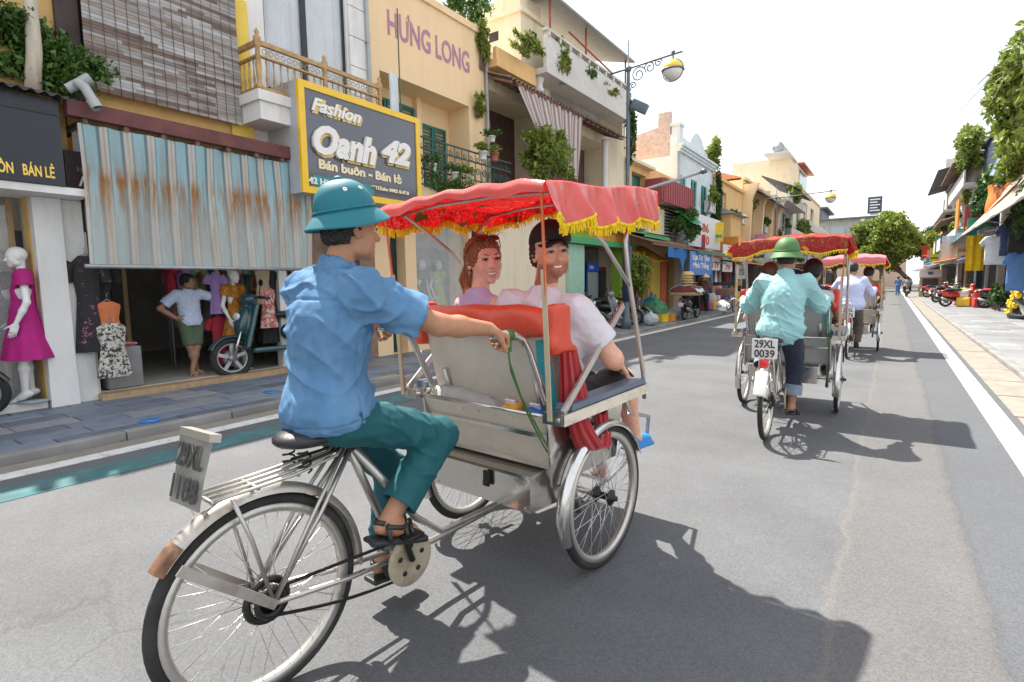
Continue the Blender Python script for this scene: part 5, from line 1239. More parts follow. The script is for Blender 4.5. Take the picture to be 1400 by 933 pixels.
for (u, v) in ((1310, 155), (1322, 130), (1337, 115), (1330, 160), (1363, 67), (1345, 158), (1352, 150)):
    e = px(u, v, y=p0.y + rg.uniform(-.5, 2)); mid = (p0 + e) / 2 + Vector((0, 0, .35)); b = MB(); b.tube([p0, mid, e], [.02, .014, .006], 5); b.build('stem', mat('dry_stem', (.20, .22, .12), .8), t, True)

# ---------------------------------------------------------------- garments
def tshirt_mesh(w, h, seed=0):
    rg = random.Random(seed); b = MB(); hw = w * .33
    out = [(-.10 * w, h), (-hw, h * .96), (-w * .5, h * .74), (-w * .40, h * .62), (-hw * .98, h * .72), (-hw, 0), (hw, 0), (hw * .98, h * .72), (w * .40, h * .62), (w * .5, h * .74), (hw, h * .96), (.10 * w, h), (.05 * w, h * .94), (-.05 * w, h * .94)]
    b.prism([(x, 0, z) for x, z in out], (0, .05, 0)); return b
def tshirt(loc, rz, w, h, m_, label, name='t_shirt'):
    b = tshirt_mesh(w, h); me = b.mesh('t_shirt'); bm = bmesh.new(); bm.from_mesh(me)
    bmesh.ops.recalc_face_normals(bm, faces=bm.faces[:]); bmesh.ops.triangulate(bm, faces=bm.faces[:]); bmesh.ops.subdivide_edges(bm, edges=bm.edges[:], cuts=2, use_grid_fill=True)
    for v in bm.verts: v.co.y += .018 * math.sin(v.co.x * 22 + v.co.z * 3) + .012 * math.sin(v.co.x * 47)
    bm.to_mesh(me); bm.free(); me.polygons.foreach_set('use_smooth', [True] * len(me.polygons))
    t = thing(name, label, 'shirt', loc, rz); o = link(me, 'cloth', t, False, m_)
    hg = MB(); hg.tube([(-w * .2, .025, h * .93), (0, .025, h + .04), (w * .2, .025, h * .93)], .007, 5); hg.tube([(0, .025, h + .04), (0, .025, h + .22)], .004, 5); hg.build('hanger', m_steel, t)
    return t
m_cl = {n: mat('cloth_' + n, c, .85, var=.12, scale=9, bump=.2, bscale=30) for n, c in dict(white=(.68, .70, .74), black=(.018, .018, .02), navy=(.03, .05, .12), orange=(.55, .16, .06), blue=(.10, .22, .48), grey=(.28, .28, .30), red=(.42, .03, .05), pink=(.55, .20, .30), purple=(.30, .18, .42), tan=(.40, .30, .20), green=(.07, .20, .10), rose=(.5, .28, .28), olive=(.22, .20, .08), cream=(.55, .5, .42), brown=(.12, .06, .045), teal=(.02, .22, .24)).items()}
for i, (u, v, x_, w_, h_, c_, lb) in enumerate(((1362, 362, 2.75, .95, .95, 'white', 'white T-shirt hanging under the beige awning'), (1357, 340, 3.05, .95, .85, 'grey', 'grey T-shirt hung behind the white one'), (1382, 350, 2.95, .85, 1.0, 'navy', 'navy shirt hung beside the white T-shirt'), (1384, 332, 3.3, .8, .6, 'orange', 'orange top hung high under the awning'), (1395, 345, 3.1, .9, 1.2, 'black', 'black shirt at the awning end over the blue jeans'), (1390, 398, 3.15, .8, 1.2, 'blue', 'blue denim clothes hung low beside the toy stand'))):
    p = px(u, v, x=x_); tshirt((x_, p.y, p.z), R(8), w_, h_, m_cl[c_], lb)
rr_ = thing('clothes_rail', 'steel rail carrying shirts under the beige awning', 'rail', (2.9, 24, 3.2))
b = MB(); b.tube([(2.6, 25.5, 3.05), (3.5, 22.0, 3.05)], .02, 6); b.tube([(2.6, 25.5, 3.05), (2.6, 25.5, 3.30)], .01, 5); b.tube([(3.5, 22.0, 3.05), (3.5, 22.0, 3.95)], .01, 5); b.build('rail', m_steel, rr_, True)
# toy stand: yellow ducks and flowers heaped on a dark base
st = px(1394, 436, z=PZR)
t = thing('toy_stand', 'conical stall of yellow toys and white flowers on the sunny pavement', 'stand', (st.x + .25, st.y, PZR))
b = MB(); b.lathe([(.55, .02), (.58, .12), (.5, .16), (.42, .9), (.2, 1.7), (.05, 1.75)], (0, 0, 0), 'z', 14); b.build('core', m_black, t)
rg = random.Random(12)
for i in range(150):
    z = rg.uniform(.14, 1.75); r_ = .58 - .2 * z + rg.uniform(-.02, .05); a = rg.uniform(0, 2 * PI)
    b = MB(); s_ = rg.uniform(.055, .095); b.sphere((r_ * math.cos(a), r_ * math.sin(a), z), s_, 6); b.sphere((r_ * math.cos(a) * 1.1, r_ * math.sin(a) * 1.1, z + s_), s_ * .6, 5)
    cname = 'toy_yellow' if z < .95 else rg.choice(['toy_white', 'toy_black', 'toy_aqua', 'toy_yellow'])
    b.build('toy', mat(cname, dict(toy_yellow=(.85, .58, .02), toy_white=(.75, .76, .78), toy_black=(.03, .03, .03), toy_aqua=(.1, .5, .6))[cname], .6, var=.15), t)
# chalkboard A-sign
p = px(1270, 406, z=PZR); t = thing('a_board', 'wooden framed chalkboard sign with white header on the sunny pavement', 'sign', (p.x, p.y, PZR))
for s_ in (-1, 1):
    b = MB(); b.obox((0, s_ * .28, .95), (.62, .03, .95), (s_ * .12, 0, 0)); b.build('board_leaf', m_woodl, t)
b = MB(); b.obox((0, -.335, .85), (.47, .012, .52), (-.12, 0, 0)); b.build('chalk_face', mat('chalkboard', (.05, .055, .055), .8), t)
b = MB(); b.obox((0, -.20, 1.75), (.68, .02, .28), (-.12, 0, 0)); b.build('header', m_wlet, t)
b = MB(); b.obox((0, -.225, 1.75), (.15, .01, .1), (-.12, 0, 0)); b.build('logo', m_cl['teal'], t)
# shop contents on the right: dark doors, posts, plywood
for i, (u, v, x_, w_, h_, m_, lb, nm) in enumerate(((1318, 405, 3.7, .5, 2.1, m_woodl, 'plywood sheet leaning at the shop door behind the scooters', 'plywood_board'), (1347, 395, 3.6, .3, 2.6, m_steel, 'grey steel post beside the shop opening with the T-shirts', 'steel_post'))):
    p = px(u, v, x=x_); b = MB(); b.box(x_ - .03, x_ + .05, p.y - w_, p.y + w_, PZR + .002, PZR + h_); tag(b.build(nm, m_), lb, ['board', 'post'][i])
for k in range(3):
    p = px(1368, 405, x=3.6); shrub('shop_plant', ['dark leafy pot plant by the grey steel post at the sunny shop', 'middle dark pot plant of the row in the sunny shop opening', 'dark pot plant farthest from the grey steel post in the sunny shop row'][k], 'plant', (3.6, p.y + k * .9, PZR), (3.6, p.y + k * .9, .7), (.3, .5, .5), 350, .16, m_leaf_d, 140 + k, 6, 4, 'pot plants at the sunny shop')

# ================================================================ cyclos (local frame: x right, y forward, origin under the rear wheel)
m_tyre = mat('tyre_rubber', (.022, .021, .02), .8, var=.25, bump=.3, bscale=120, dirt=.3, dirtcol=(.09, .085, .08), dscale=9)
m_rim = mat('worn_rim_steel', (.55, .53, .49), .35, metal=.75, var=.15, dirt=.3, dirtcol=(.30, .25, .19), dscale=6)
m_spoke = mat('spoke_steel', (.62, .61, .59), .35, metal=.7, var=.1)
m_chrome = mat('polished_steel', (.62, .61, .60), .20, metal=.95, var=.08, dirt=.2, dirtcol=(.30, .27, .23), dscale=5)
m_tube = mat('worn_steel_tube', (.52, .50, .47), .33, metal=.8, var=.15, scale=14, dirt=.35, dirtcol=(.25, .20, .15), dscale=7)
m_sheet = mat('dull_steel_sheet', (.56, .54, .51), .17, metal=.96, var=.16, scale=5, bump=.16, bscale=5, dirt=.35, dirtcol=(.26, .22, .18), dscale=5)
m_fend = mat('aluminium_fender', (.50, .48, .44), .38, metal=.7, var=.15, dirt=.6, dirtcol=(.26, .13, .06), dscale=7)
m_oil = mat('oily_black_metal', (.03, .028, .026), .45, metal=.5, var=.3)
m_sadd = mat('black_leather', (.025, .026, .03), .4, var=.2, bump=.15, bscale=200)
m_rustdisc = mat('painted_rusty_disc', (.42, .37, .27), .55, metal=.2, var=.2, scale=9, dirt=.7, dirtcol=(.20, .11, .05), dscale=8)
m_vinyl = mat('orange_red_vinyl', (.60, .062, .026), .42, var=.14, scale=5, bump=.3, bscale=16, coat=.1, dirt=.3, dirtcol=(.42, .06, .03), dscale=6)
m_panel = mat('beige_seat_panel', (.62, .56, .48), .38, metal=.35, var=.10, scale=5, bump=.25, bscale=120, dirt=.3, dirtcol=(.36, .32, .27), dscale=3)
m_drape = mat('crimson_cloth', (.34, .003, .009), .75, var=.15, scale=8, sheen=.3)
m_satin = mat('red_satin', (.84, .15, .13), .22, var=.18, scale=4, bump=.4, bscale=11, coat=.35, transl=.34, sheen=.3, dirt=.3, dirtcol=(.80, .32, .28), dscale=3)  # paler pink mixed into the red imitates the silk's bright highlights
m_fringe = mat('yellow_fringe', (.95, .68, .01), .6, var=.15, scale=30, transl=.2)
m_blueseat = mat('blue_grey_vinyl', (.11, .14, .19), .45, var=.15)
m_tanstrap = mat('tan_webbing', (.45, .37, .25), .7, var=.15)
m_orcord = mat('orange_webbing', (.55, .12, .04), .7, var=.2, scale=30)
m_grcord = mat('green_cord', (.05, .14, .03), .7, var=.2)
m_red_r = mat('red_reflector', (.65, .02, .02), .2, coat=.5)
m_plate = mat('weathered_plate', (.25, .24, .22), .5, metal=.2, var=.2, dirt=.6, dirtcol=(.16, .145, .12), dscale=14)
m_plate_w = mat('white_plate', (.68, .68, .66), .45, var=.06, dirt=.2, dirtcol=(.4, .4, .38))
m_platel = mat('plate_letters', (.045, .045, .045), .6, var=.2)
def floral(name, base, line, leafc, scale=9):
    m = mat(name, base, .65, var=.1, scale=5, transl=.5); nt = m.node_tree; bb = bsdf(m); src = bb.inputs['Base Color'].links[0].from_socket
    tc = _n(nt, 'ShaderNodeTexCoord'); nz = _n(nt, 'ShaderNodeTexNoise', Scale=scale, Detail=2.0); nt.links.new(tc.outputs['Object'], nz.inputs['Vector'])
    ad = _n(nt, 'ShaderNodeMixRGB', blend_type='ADD'); ad.inputs[0].default_value = .25; nt.links.new(tc.outputs['Object'], ad.inputs[1]); nt.links.new(nz.outputs['Color'], ad.inputs[2])
    vo = _n(nt, 'ShaderNodeTexVoronoi', Scale=scale * 1.6, feature='DISTANCE_TO_EDGE'); nt.links.new(ad.outputs[0], vo.inputs['Vector'])
    def layer(src, fac, col):
        mx = _n(nt, 'ShaderNodeMixRGB'); mx.inputs[2].default_value = c4(col); nt.links.new(fac, mx.inputs[0]); nt.links.new(src, mx.inputs[1]); return mx.outputs[0]
    def thr(s_, a, b_, lo=0, hi=1):
        r = _n(nt, 'ShaderNodeMapRange'); r.inputs[1].default_value = a; r.inputs[2].default_value = b_; r.inputs[3].default_value = lo; r.inputs[4].default_value = hi; nt.links.new(s_, r.inputs[0]); return r.outputs[0]
    src = layer(src, thr(vo.outputs['Distance'], .015, .05, .75, 0), line)
    n2 = _n(nt, 'ShaderNodeTexNoise', Scale=scale * 1.1, Detail=1.0); nt.links.new(tc.outputs['Object'], n2.inputs['Vector'])
    src = layer(src, thr(n2.outputs['Fac'], .64, .66), leafc)
    n3 = _n(nt, 'ShaderNodeTexNoise', Scale=scale * .8, Detail=1.0); mp = _n(nt, 'ShaderNodeMapping'); mp.inputs['Location'].default_value = (5, 3, 1); nt.links.new(tc.outputs['Object'], mp.inputs[0]); nt.links.new(mp.outputs[0], n3.inputs['Vector'])
    src = layer(src, thr(n3.outputs['Fac'], .68, .70), (.75, .45, .05))
    nt.links.new(src, bb.inputs['Base Color'])
    for n_ in nt.nodes:
        if n_.type == 'BSDF_TRANSLUCENT': nt.links.new(src, n_.inputs['Color'])
    return m
m_floral = floral('red_floral_lining', (.72, .012, .02), (.80, .42, .40), (.10, .16, .03), 11)
m_floral_d = floral('dark_red_floral_cloth', (.42, .018, .022), (.45, .20, .12), (.30, .22, .05), 14)

WR = .36
_wm = {}
def wheel_meshes():
    if _wm: return _wm
    b = MB(); b.torus((0, 0, 0), WR - .022, .022, 'x', 56, 10, .95); _wm['tyre'] = b.mesh('tyre'); _wm['tyre'].materials.append(m_tyre)
    b = MB(); n = 56; prof = [(.020, WR - .036), (.017, WR - .062), (.006, WR - .068), (-.006, WR - .068), (-.017, WR - .062), (-.020, WR - .036)]
    vs = []; 
    for i in range(n):
        a = 2 * PI * i / n
        for (h, r) in prof: vs.append((h, r * math.cos(a), r * math.sin(a)))
    b._add(vs, [(i * 6 + j, ((i + 1) % n) * 6 + j, ((i + 1) % n) * 6 + (j + 1) % 6, i * 6 + (j + 1) % 6) for i in range(n) for j in range(6)], True)
    _wm['rim'] = b.mesh('rim'); _wm['rim'].materials.append(m_rim)
    b = MB(); b.lathe([(.016, -.055), (.018, -.05), (.040, -.045), (.040, -.038), (.018, -.03), (.018, .03), (.040, .038), (.040, .045), (.018, .05), (.012, .075), (.001, .076)], (0, 0, 0), 'x', 16); _wm['hub'] = b.mesh('hub'); _wm['hub'].materials.append(m_oil)
    for s_ in (-1, 1):
        for d_ in (-1, 1):
            b = MB(); b.tube([(s_ * .041, d_ * .034, .02), (s_ * .003, 0, WR - .066)], .0017, 5); me = b.mesh('spoke'); me.materials.append(m_spoke); _wm[(s_, d_)] = me
    return _wm
def wheel(parent, loc, name='wheel', nsp=36, rz=0.0, phase=0.0):
    W_ = wheel_meshes(); w = bpy.data.objects.new(name, None); COL.objects.link(w); w.parent = parent; w.location = loc; w.rotation_euler = (phase, 0, rz); w.empty_display_size = .05
    for k in ('tyre', 'rim', 'hub'): link(W_[k], k, w)
    for i in range(nsp):
        o = link(W_[(1 if i % 2 else -1, 1 if (i // 2) % 2 else -1)], 'spoke', w); o.rotation_euler = (2 * PI * i / nsp, 0, 0)
    return w
def arc_fender(c, r, a0, a1, hw, th=.004, drop=.02):
    b = MB(); n = 26; pr = [(-hw, -drop), (-hw * .85, 0), (-hw * .4, .008), (0, .011), (hw * .4, .008), (hw * .85, 0), (hw, -drop)]
    def fn(u, v):
        a = a0 + (a1 - a0) * u; i = min(5, int(v * 6)); f = v * 6 - i
        h = pr[i][0] + (pr[i + 1][0] - pr[i][0]) * f; d = pr[i][1] + (pr[i + 1][1] - pr[i][1]) * f
        return Vector((c[0] + h, c[1] + (r + d) * math.cos(a), c[2] + (r + d) * math.sin(a)))
    b.grid(fn, n, 6); return b
def fringe(parent, pts, length, m=None, seed=0, step=.0055):
    """short tassels hanging along a polyline"""
    rg = random.Random(seed); b = MB()
    P = [Vector(p) for p in pts]
    for i in range(len(P) - 1):
        L = (P[i + 1] - P[i]).length; n = max(1, int(L / step))
        for k in range(n):
            q = P[i].lerp(P[i + 1], (k + rg.random()) / n); l = length * rg.uniform(.8, 1.12)
            d = Vector((rg.uniform(-.007, .007), rg.uniform(-.007, .007), -l)); w = Vector((rg.uniform(-1, 1), rg.uniform(-1, 1), 0)).normalized() * .0042
            b.tube([q + Vector((0, 0, .008)), q + d * .5 + w, q + d], [.0042, .0042, .0032], 4, caps=False)
        if i % 1 == 0:
            b.tube([P[i], P[i + 1]], .009, 5)
    return tag(b.build('fringe', m or m_fringe, parent), kind='stuff')

def cyclo(loc, rz, label, o):
    """o: options for colours and small differences"""
    T = thing('cyclo', label, 'cyclo', loc, rz, 'cyclos riding down the street'); det = o.get('detail', 2)
    wheel(T, (0, 0, WR), 'rear_wheel', 36 if det else 18, 0, .1)
    for s_ in (-1, 1):
        wheel(T, (s_ * .47, 1.50, WR), 'front_wheel', 36 if det else 18, 0, .3 * s_)
        f = arc_fender((s_ * .47, 1.50, WR), WR + .016, R(22), R(200), .034, drop=.02).build('front_fender', o.get('fender', m_chrome), T)
        b = MB(); b.tube([(s_ * .40, 1.42, .34), (s_ * .40, 1.5, .36), (s_ * .40, 1.62, .38)], .013, 8); b.tube([(s_ * .30, 1.5, WR), (s_ * .545, 1.5, WR)], .012, 8); b.build('axle_bracket', m_tube, T)
        b = MB(); b.box(s_ * .47 - .018, s_ * .47 + .018, 1.14, 1.152, .40, .47); b.build('reflector', m_red_r, T)
    b = MB(); b.tube([(-.42, 1.5, WR), (.42, 1.5, WR)], .016, 8); b.build('axle', m_tube, T)
    # rear part ---------------------------------------------------------------
    arc_fender((0, 0, WR), WR + .025, R(-5), R(143), .036).build('rear_fender', o.get('rear_fender', m_fend), T)
    arc_fender((0, 0, WR), WR + .028, R(131), R(145), .038).build('fender_tail', mat('rusty_fender_tail', (.17, .085, .045), .8, var=.5, scale=16, dirt=1.0, dirtcol=(.36, .32, .27), dscale=9), T)
    fr = MB()
    for s_ in (-1, 1):
        fr.tube([(s_ * .065, 0, WR), (s_ * .05, .30, .31), (s_ * .035, .575, .285)], .011, 8)       # chain stay
        fr.tube([(s_ * .065, 0, WR), (s_ * .05, .2, .60), (s_ * .018, .36, .80)], .010, 8)           # seat stay
    fr.tube([(0, .34, .86), (0, .42, .66), (0, .575, .285)], .017, 10)
    fr.tube([(.03, .37, .80), (.03, .66, .42), (.03, .80, .31), (.03, 1.45, .30)], .016, 10)
    fr.tube([(-.03, .575, .27), (-.03, .8, .245), (-.03, 1.45, .265)], .016, 10)
    fr.tube([(0, .555, .285), (0, .60, .285)], .035, 10)
    fr.tube([(-.06, .575, .285), (.06, .575, .285)], .024, 10)
    fr.build('frame', m_tube, T)
    for s_ in (-1, 1):
        b = MB(); b.obox((s_ * .075, -.13, .475), (.004, .185, .016), (R(-41), 0, 0)); b.build('fender_stay', m_fend, T)
        b = MB(); b.tube([(s_ * .07, .005, WR), (s_ * .06, -.05, .60), (s_ * .055, -.10, .755)], .008, 6); b.build('rack_stay', m_tube, T)
        b = MB(); b.tube([(s_ * .07, .005, WR), (s_ * .06, .16, .60), (s_ * .03, .33, .82)], .008, 6); b.build('rack_stay', m_tube, T)
    rk = MB()
    for s_ in (-1, -.35, .35, 1): rk.tube([(s_ * .06, -.16, .765), (s_ * .065, .1, .778), (s_ * .05, .28, .80), (s_ * .03, .34, .85)], .006, 6)
    for y in (-.16, -.02, .12): rk.tube([(-.065, y, .768 + y * .04), (.065, y, .768 + y * .04)], .007, 6)
    rk.build('rear_rack', o.get('rack', m_rim), T)
    # saddle
    S_ = SDF(); S_.ell((0, .20, .885), (.105, .13, .04)); S_.cap((0, .24, .885), (0, .44, .868), .05, .026, k=.05); S_.box((0, .25, .80), (.2, .3, .055), None, .005, .01, 's')
    sd = link(S_.mesh('saddle', .012), 'saddle', T, False, m_sadd)
    for s_ in (-1, 1):
        b = MB(); b.tube([(s_ * .055 + .022 * math.cos(i), .15 + .022 * math.sin(i), .775 + .004 * i) for i in range(20)], .004, 5); b.build('spring', m_oil, sd)
    b = MB(); b.tube([(-.04, .15, .80), (-.02, .35, .815), (0, .42, .855)], .006, 5); b.tube([(.04, .15, .80), (.02, .35, .815), (0, .42, .855)], .006, 5); b.tube([(0, .33, .78), (0, .33, .86)], .016, 8); b.build('saddle_rail', m_oil, sd)
    # number plate
    pc = Vector((0, -.195, .87)); tilt = R(-14)
    if o.get('plate_style', 0) == 0:
        b = MB(); rot = Euler((tilt, 0, R(6))).to_matrix(); b.grid(lambda u, v: pc + rot @ Vector((-.09 + .18 * u, .003 * math.sin(v * 5 + u * 3), -.115 + .23 * v)), 8, 8, True, .004, (0, 1, 0)); pl = b.build('number_plate', m_plate, T)
        b = MB(); b.obox(pc + rot @ Vector((0, .012, .105)), (.092, .018, .012), rot); b.build('plate_bracket', m_rim, pl)
        ax = (rot @ Vector((1, 0, 0)), rot @ Vector((0, 0, 1)))
        for (tx, zo) in ((o['plate'][0], .005), (o['plate'][1], -.095)): text(tx, pl, m_platel, pc + rot @ Vector((-.075, -.0085, zo)), .10, ax, .001, .002, 0, .15, world=False)
        b = MB(); b.tube([(-.02, -.20, .76), (-.02, -.185, .68), (0, -.26, .63)], .006, 6); b.build('plate_stay', m_rim, T)
    else:
        b = MB(); b.box(-.10, .10, -.205, -.195, .76, .93); pl = b.build('number_plate', m_plate_w, T)
        for (tx, zo) in ((o['plate'][0], .855), (o['plate'][1], .772)): text(tx, pl, m_platel, (-.08, -.207, zo), .09, ((1, 0, 0), (0, 0, 1)), .002, .002, 0, .16, world=False)
        b = MB(); b.tube([(0, -.19, .80), (0, -.15, .70)], .01, 6); b.build('plate_stay', m_rim, T)
        b = MB(); b.obox((0, -.2, .72), (.035, .03, .035), None, .012); b.build('tail_lamp', m_red_r, T)
        b = MB(); b.obox((0, -.33, .56), (.05, .015, .11), (R(-28), 0, 0), .01); b.build('mudflap', mat('white_mudflap', (.7, .69, .66), .5), T)
    # drive train
    b = MB(); b.lathe([(.02, 0), (.075, .004), (.108, .004), (.112, .0), (.112, -.006), (.02, -.008)], (.088, .577, .285), 'x', 36); cg = b.build('chain_guard', m_rustdisc, T)
    for k in range(5):
        a = k * 2 * PI / 5 + .3; b = MB(); b.lathe([(.011, 0), (.011, .002)], (.092, .577 + .06 * math.cos(a), .285 + .06 * math.sin(a)), 'x', 10); b.build('hole', m_oil, cg)
    b = MB(); b.torus((.055, .0, WR), .045, .012, 'x', 22, 6); b.torus((.03, 0, WR), .07, .014, 'x', 22, 6); b.build('sprocket', m_oil, T)
    ch = []
    for i in range(26): t_ = i / 25; ch.append((.06, .0 + .577 * t_, WR + .046 + (.285 + .085 - WR - .046) * t_))
    for i in range(9): a = R(90 - 180 * i / 8); ch.append((.06, .577 + .088 * math.cos(a), .285 + .088 * math.sin(a)))
    for i in range(26): t_ = i / 25; ch.append((.06, .577 * (1 - t_), .285 - .085 + (WR - .046 - .2) * t_ - .02 * math.sin(PI * t_)))
    for i in range(7): a = R(270 - 180 * i / 6); ch.append((.06, .046 * math.cos(a), WR + .046 * math.sin(a)))
    b = MB()
    for i in range(len(ch)):
        a, c = Vector(ch[i]), Vector(ch[(i + 1) % len(ch)]); d = c - a
        if d.length < 1e-4: continue
        n_ = max(1, int(d.length / .0125))
        for k in range(n_):
            m_ = a + d * ((k + .5) / n_); b.obox(m_, (.0045 if k % 2 else .003, d.length / n_ * .48, .0055), Matrix.Rotation(math.atan2(d.z, d.y), 3, 'X'))
    tag(b.build('chain', m_oil, T), kind='stuff')
    ca = R(o.get('crank', 112))
    for s_ in (1, -1):
        a = ca + (PI if s_ < 0 else 0); e = Vector((s_ * .115, .577 + .165 * math.cos(a), .285 + .165 * math.sin(a)))
        b = MB(); b.tube([(s_ * .10, .577, .285), e], [.013, .010], 8); cr = b.build('crank', m_oil, T)
        b = MB(); b.obox(e + Vector((s_ * .05, 0, 0)), (.045, .04, .010), None, .004); b.build('pedal', m_oil, cr)
    # handlebar loops behind the seat
    for s_ in (-1, 1):
        X = s_ * .38
        b = MB(); b.tube([(X * .98, 1.42, .28), (X, 1.36, .42), (X, 1.20, .76), (X, 1.07, 1.03), (X, 1.02, 1.13), (X, .975, 1.19), (X, .92, 1.212), (X, .80, 1.218)], .0165, 12); hb = b.build('handlebar', m_chrome, T)
        b = MB(); b.tube([(X, .90, 1.214), (X, .865, 1.216)], .024, 12); b.build('cord_wrap', m_grcord, hb)
        b = MB(); b.tube([(X, .868, 1.215), (X, .862, 1.215)], .021, 12); b.build('grip_end', m_plate_w, hb)
        b = MB(); b.tube([(X * .8, 1.16, .98), (X * .80, 1.22, .80)], .013, 10); b.build('seat_upright', m_tube, T)
    # tool box
    def ob(name, c8, m_, parent=T, bev=0):
        mb = MB(); mb._add(c8, [(0, 3, 2, 1), (4, 5, 6, 7), (0, 1, 5, 4), (1, 2, 6, 5), (2, 3, 7, 6), (3, 0, 4, 7)]); return mb.build(name, m_, parent)
    x0, x1 = -.36, .30
    bx = ob('tool_box', [(x0, 1.12, .35), (x1, 1.12, .35), (x1, 1.46, .33), (x0, 1.46, .33), (x0, 1.12, .515), (x1, 1.12, .515), (x1, 1.46, .535), (x0, 1.46, .535)], m_sheet)
    ob('lid', [(x0 - .008, 1.108, .517), (x1 + .008, 1.108, .517), (x1 + .008, 1.455, .537), (x0 - .008, 1.455, .537), (x0 - .008, 1.112, .531), (x1 + .008, 1.112, .531), (x1 + .008, 1.455, .551), (x0 - .008, 1.455, .551)], m_sheet, bx)
    b = MB(); b.obox((.04, 1.103, .47), (.018, .008, .04), None, .004); b.obox((.04, 1.095, .45), (.014, .008, .014), None, .004); b.build('latch', m_oil, bx)
    for (xa, za) in ((x0 + .03, .37), (x1 - .03, .37), (x0 + .03, .5), (x1 - .03, .5)):
        b = MB(); b.lathe([(.007, 0), (.005, .004), (.001, .005)], (xa, 1.119, za), 'z', 8, rot=Euler((R(90), 0, 0)).to_matrix()); b.build('rivet', m_tube, bx)
    # curved splash plate, lower back panel, tray
    b = MB(); b.grid(lambda u, v: Vector((-.36 + .72 * u, 1.20 + .12 * v + .03 * math.sin(PI * v), .552 + .17 * v - .02 * math.sin(u * 9) * v)), 14, 8, True, .004, (0, 1, .3)); b.build('splash_plate', m_sheet, T)
    bp_ = ob('lower_back_panel', [(-.42, 1.22, .55), (.41, 1.22, .55), (.41, 1.25, .55), (-.42, 1.25, .55), (-.42, 1.10, .83), (.41, 1.10, .83), (.41, 1.112, .83), (-.42, 1.112, .83)], o.get('panel', m_panel))
    b = MB(); b.tube([(-.425, 1.10, .835), (.415, 1.10, .835)], .009, 8); b.build('tray_rim', m_chrome, T)
    for k in range(7):
        xa = -.34 + k * .11; b = MB(); b.lathe([(.006, 0), (.001, .004)], (xa, 1.113, .80), 'z', 8, rot=Euler((R(90), 0, 0)).to_matrix()); b.build('rivet', m_tube, bp_)
    ob('tray_floor', [(-.42, 1.13, .72), (.41, 1.13, .72), (.41, 1.30, .70), (-.42, 1.30, .70), (-.42, 1.13, .74), (.41, 1.13, .74), (.41, 1.30, .72), (-.42, 1.30, .72)], m_sheet)
    # seat back
    sb = ob('seat_back', [(-.41, 1.27, .62), (.40, 1.27, .62), (.40, 1.32, .62), (-.41, 1.32, .62), (-.41, 1.12, 1.24), (.40, 1.12, 1.24), (.40, 1.17, 1.24), (-.41, 1.17, 1.24)], o.get('panel', m_panel))
    if det > 1:
        b = MB(); b.prism([(.33, 1.136, 1.165), (.37, 1.135, 1.168), (.398, 1.14, 1.15), (.398, 1.215, .84), (.36, 1.20, .86), (.35, 1.185, .95), (.32, 1.16, 1.06)], (0, -.005, -.001)); b.build('blue_patch', mat('chipped_blue_paint', (.03, .30, .36), .6, var=.2), sb, fixn=True)
    S_ = SDF(); S_.box((0, 1.125, 1.25), (.435, .046, .064), None, .042); S_.ell((-.1, 1.11, 1.25), (.25, .055, .066), k=.05); S_.ell((.2, 1.11, 1.245), (.2, .055, .066), k=.05)
    link(S_.mesh('back_cushion', .016, disp=lambda V, N: N * (.004 * np.sin(V[:, :1] * 21 + V[:, 2:3] * 30) + .005 * np.sin(V[:, :1] * 9))), 'back_cushion', T, False, o.get('cushion', m_vinyl))
    for s_ in (-1, 1):
        S_ = SDF(); S_.box((s_ * .435, 1.16, 1.22), (.028, .075, .115), None, .025); S_.cap((s_ * .44, 1.10, 1.16), (s_ * .44, 1.26, 1.12), .028, k=.03)
        link(S_.mesh('side_bolster', .014), 'side_bolster', T, False, o.get('trim', m_vinyl))
    # seat, sides, armrests, footboard
    ob('seat_cushion', [(-.40, 1.25, .58), (.40, 1.25, .58), (.40, 1.74, .60), (-.40, 1.74, .60), (-.40, 1.25, .68), (.40, 1.25, .68), (.40, 1.76, .70), (-.40, 1.76, .70)], o.get('cushion', m_vinyl))
    for s_ in (-1, 1):
        X = s_ * .41; ob('side_panel', [(X - .006, 1.14, .50), (X + .006, 1.14, .50), (X + .006, 1.72, .50), (X - .006, 1.72, .50), (X - .006, 1.10, .82), (X + .006, 1.10, .82), (X + .006, 1.80, .82), (X - .006, 1.80, .82)], m_sheet)
        xa, xb = sorted((s_ * .42, s_ * .535))
        ar = ob('armrest', [(xa, 1.06, .815), (xb, 1.06, .815), (xb, 1.86, .835), (xa, 1.86, .835), (xa, 1.06, .865), (xb, 1.06, .865), (xb, 1.86, .885), (xa, 1.86, .885)], m_sheet)
        ob('arm_pad', [(xa + .012, 1.14, .868), (xb - .012, 1.14, .868), (xb - .012, 1.85, .887), (xa + .012, 1.85, .887), (xa + .016, 1.15, .895), (xb - .016, 1.15, .895), (xb - .016, 1.84, .912), (xa + .016, 1.84, .912)], m_blueseat, ar)
        b = MB(); b.lathe([(.018, -.012), (.018, .012), (.001, .013)], (s_ * .50, 1.075, .84), 'x', 12); b.build('bolt', m_tube, ar)
        # canopy frame
        X = s_ * .51
        b = MB(); b.tube([(X, 1.86, .80), (X, 1.84, .95), (X, 1.72, 1.30), (X, 1.66, 1.48), (X, 1.63, 1.62), (X, 1.66, 1.74), (X, 1.78, 1.86)], .0125, 8); b.build('canopy_post', m_tube, T)
        b = MB(); b.obox((X, 1.35, 1.09), (.006, .345, .016), (R(40), 0, 0)); b.build('canopy_brace', m_tube, T)
        b = MB(); b.tube([(X, 1.69, 1.40), (X * .98, 1.45, 1.60), (X * .96, 1.06, 1.80)], .010, 8); b.build('canopy_strut', m_tube, T)
    b = MB()
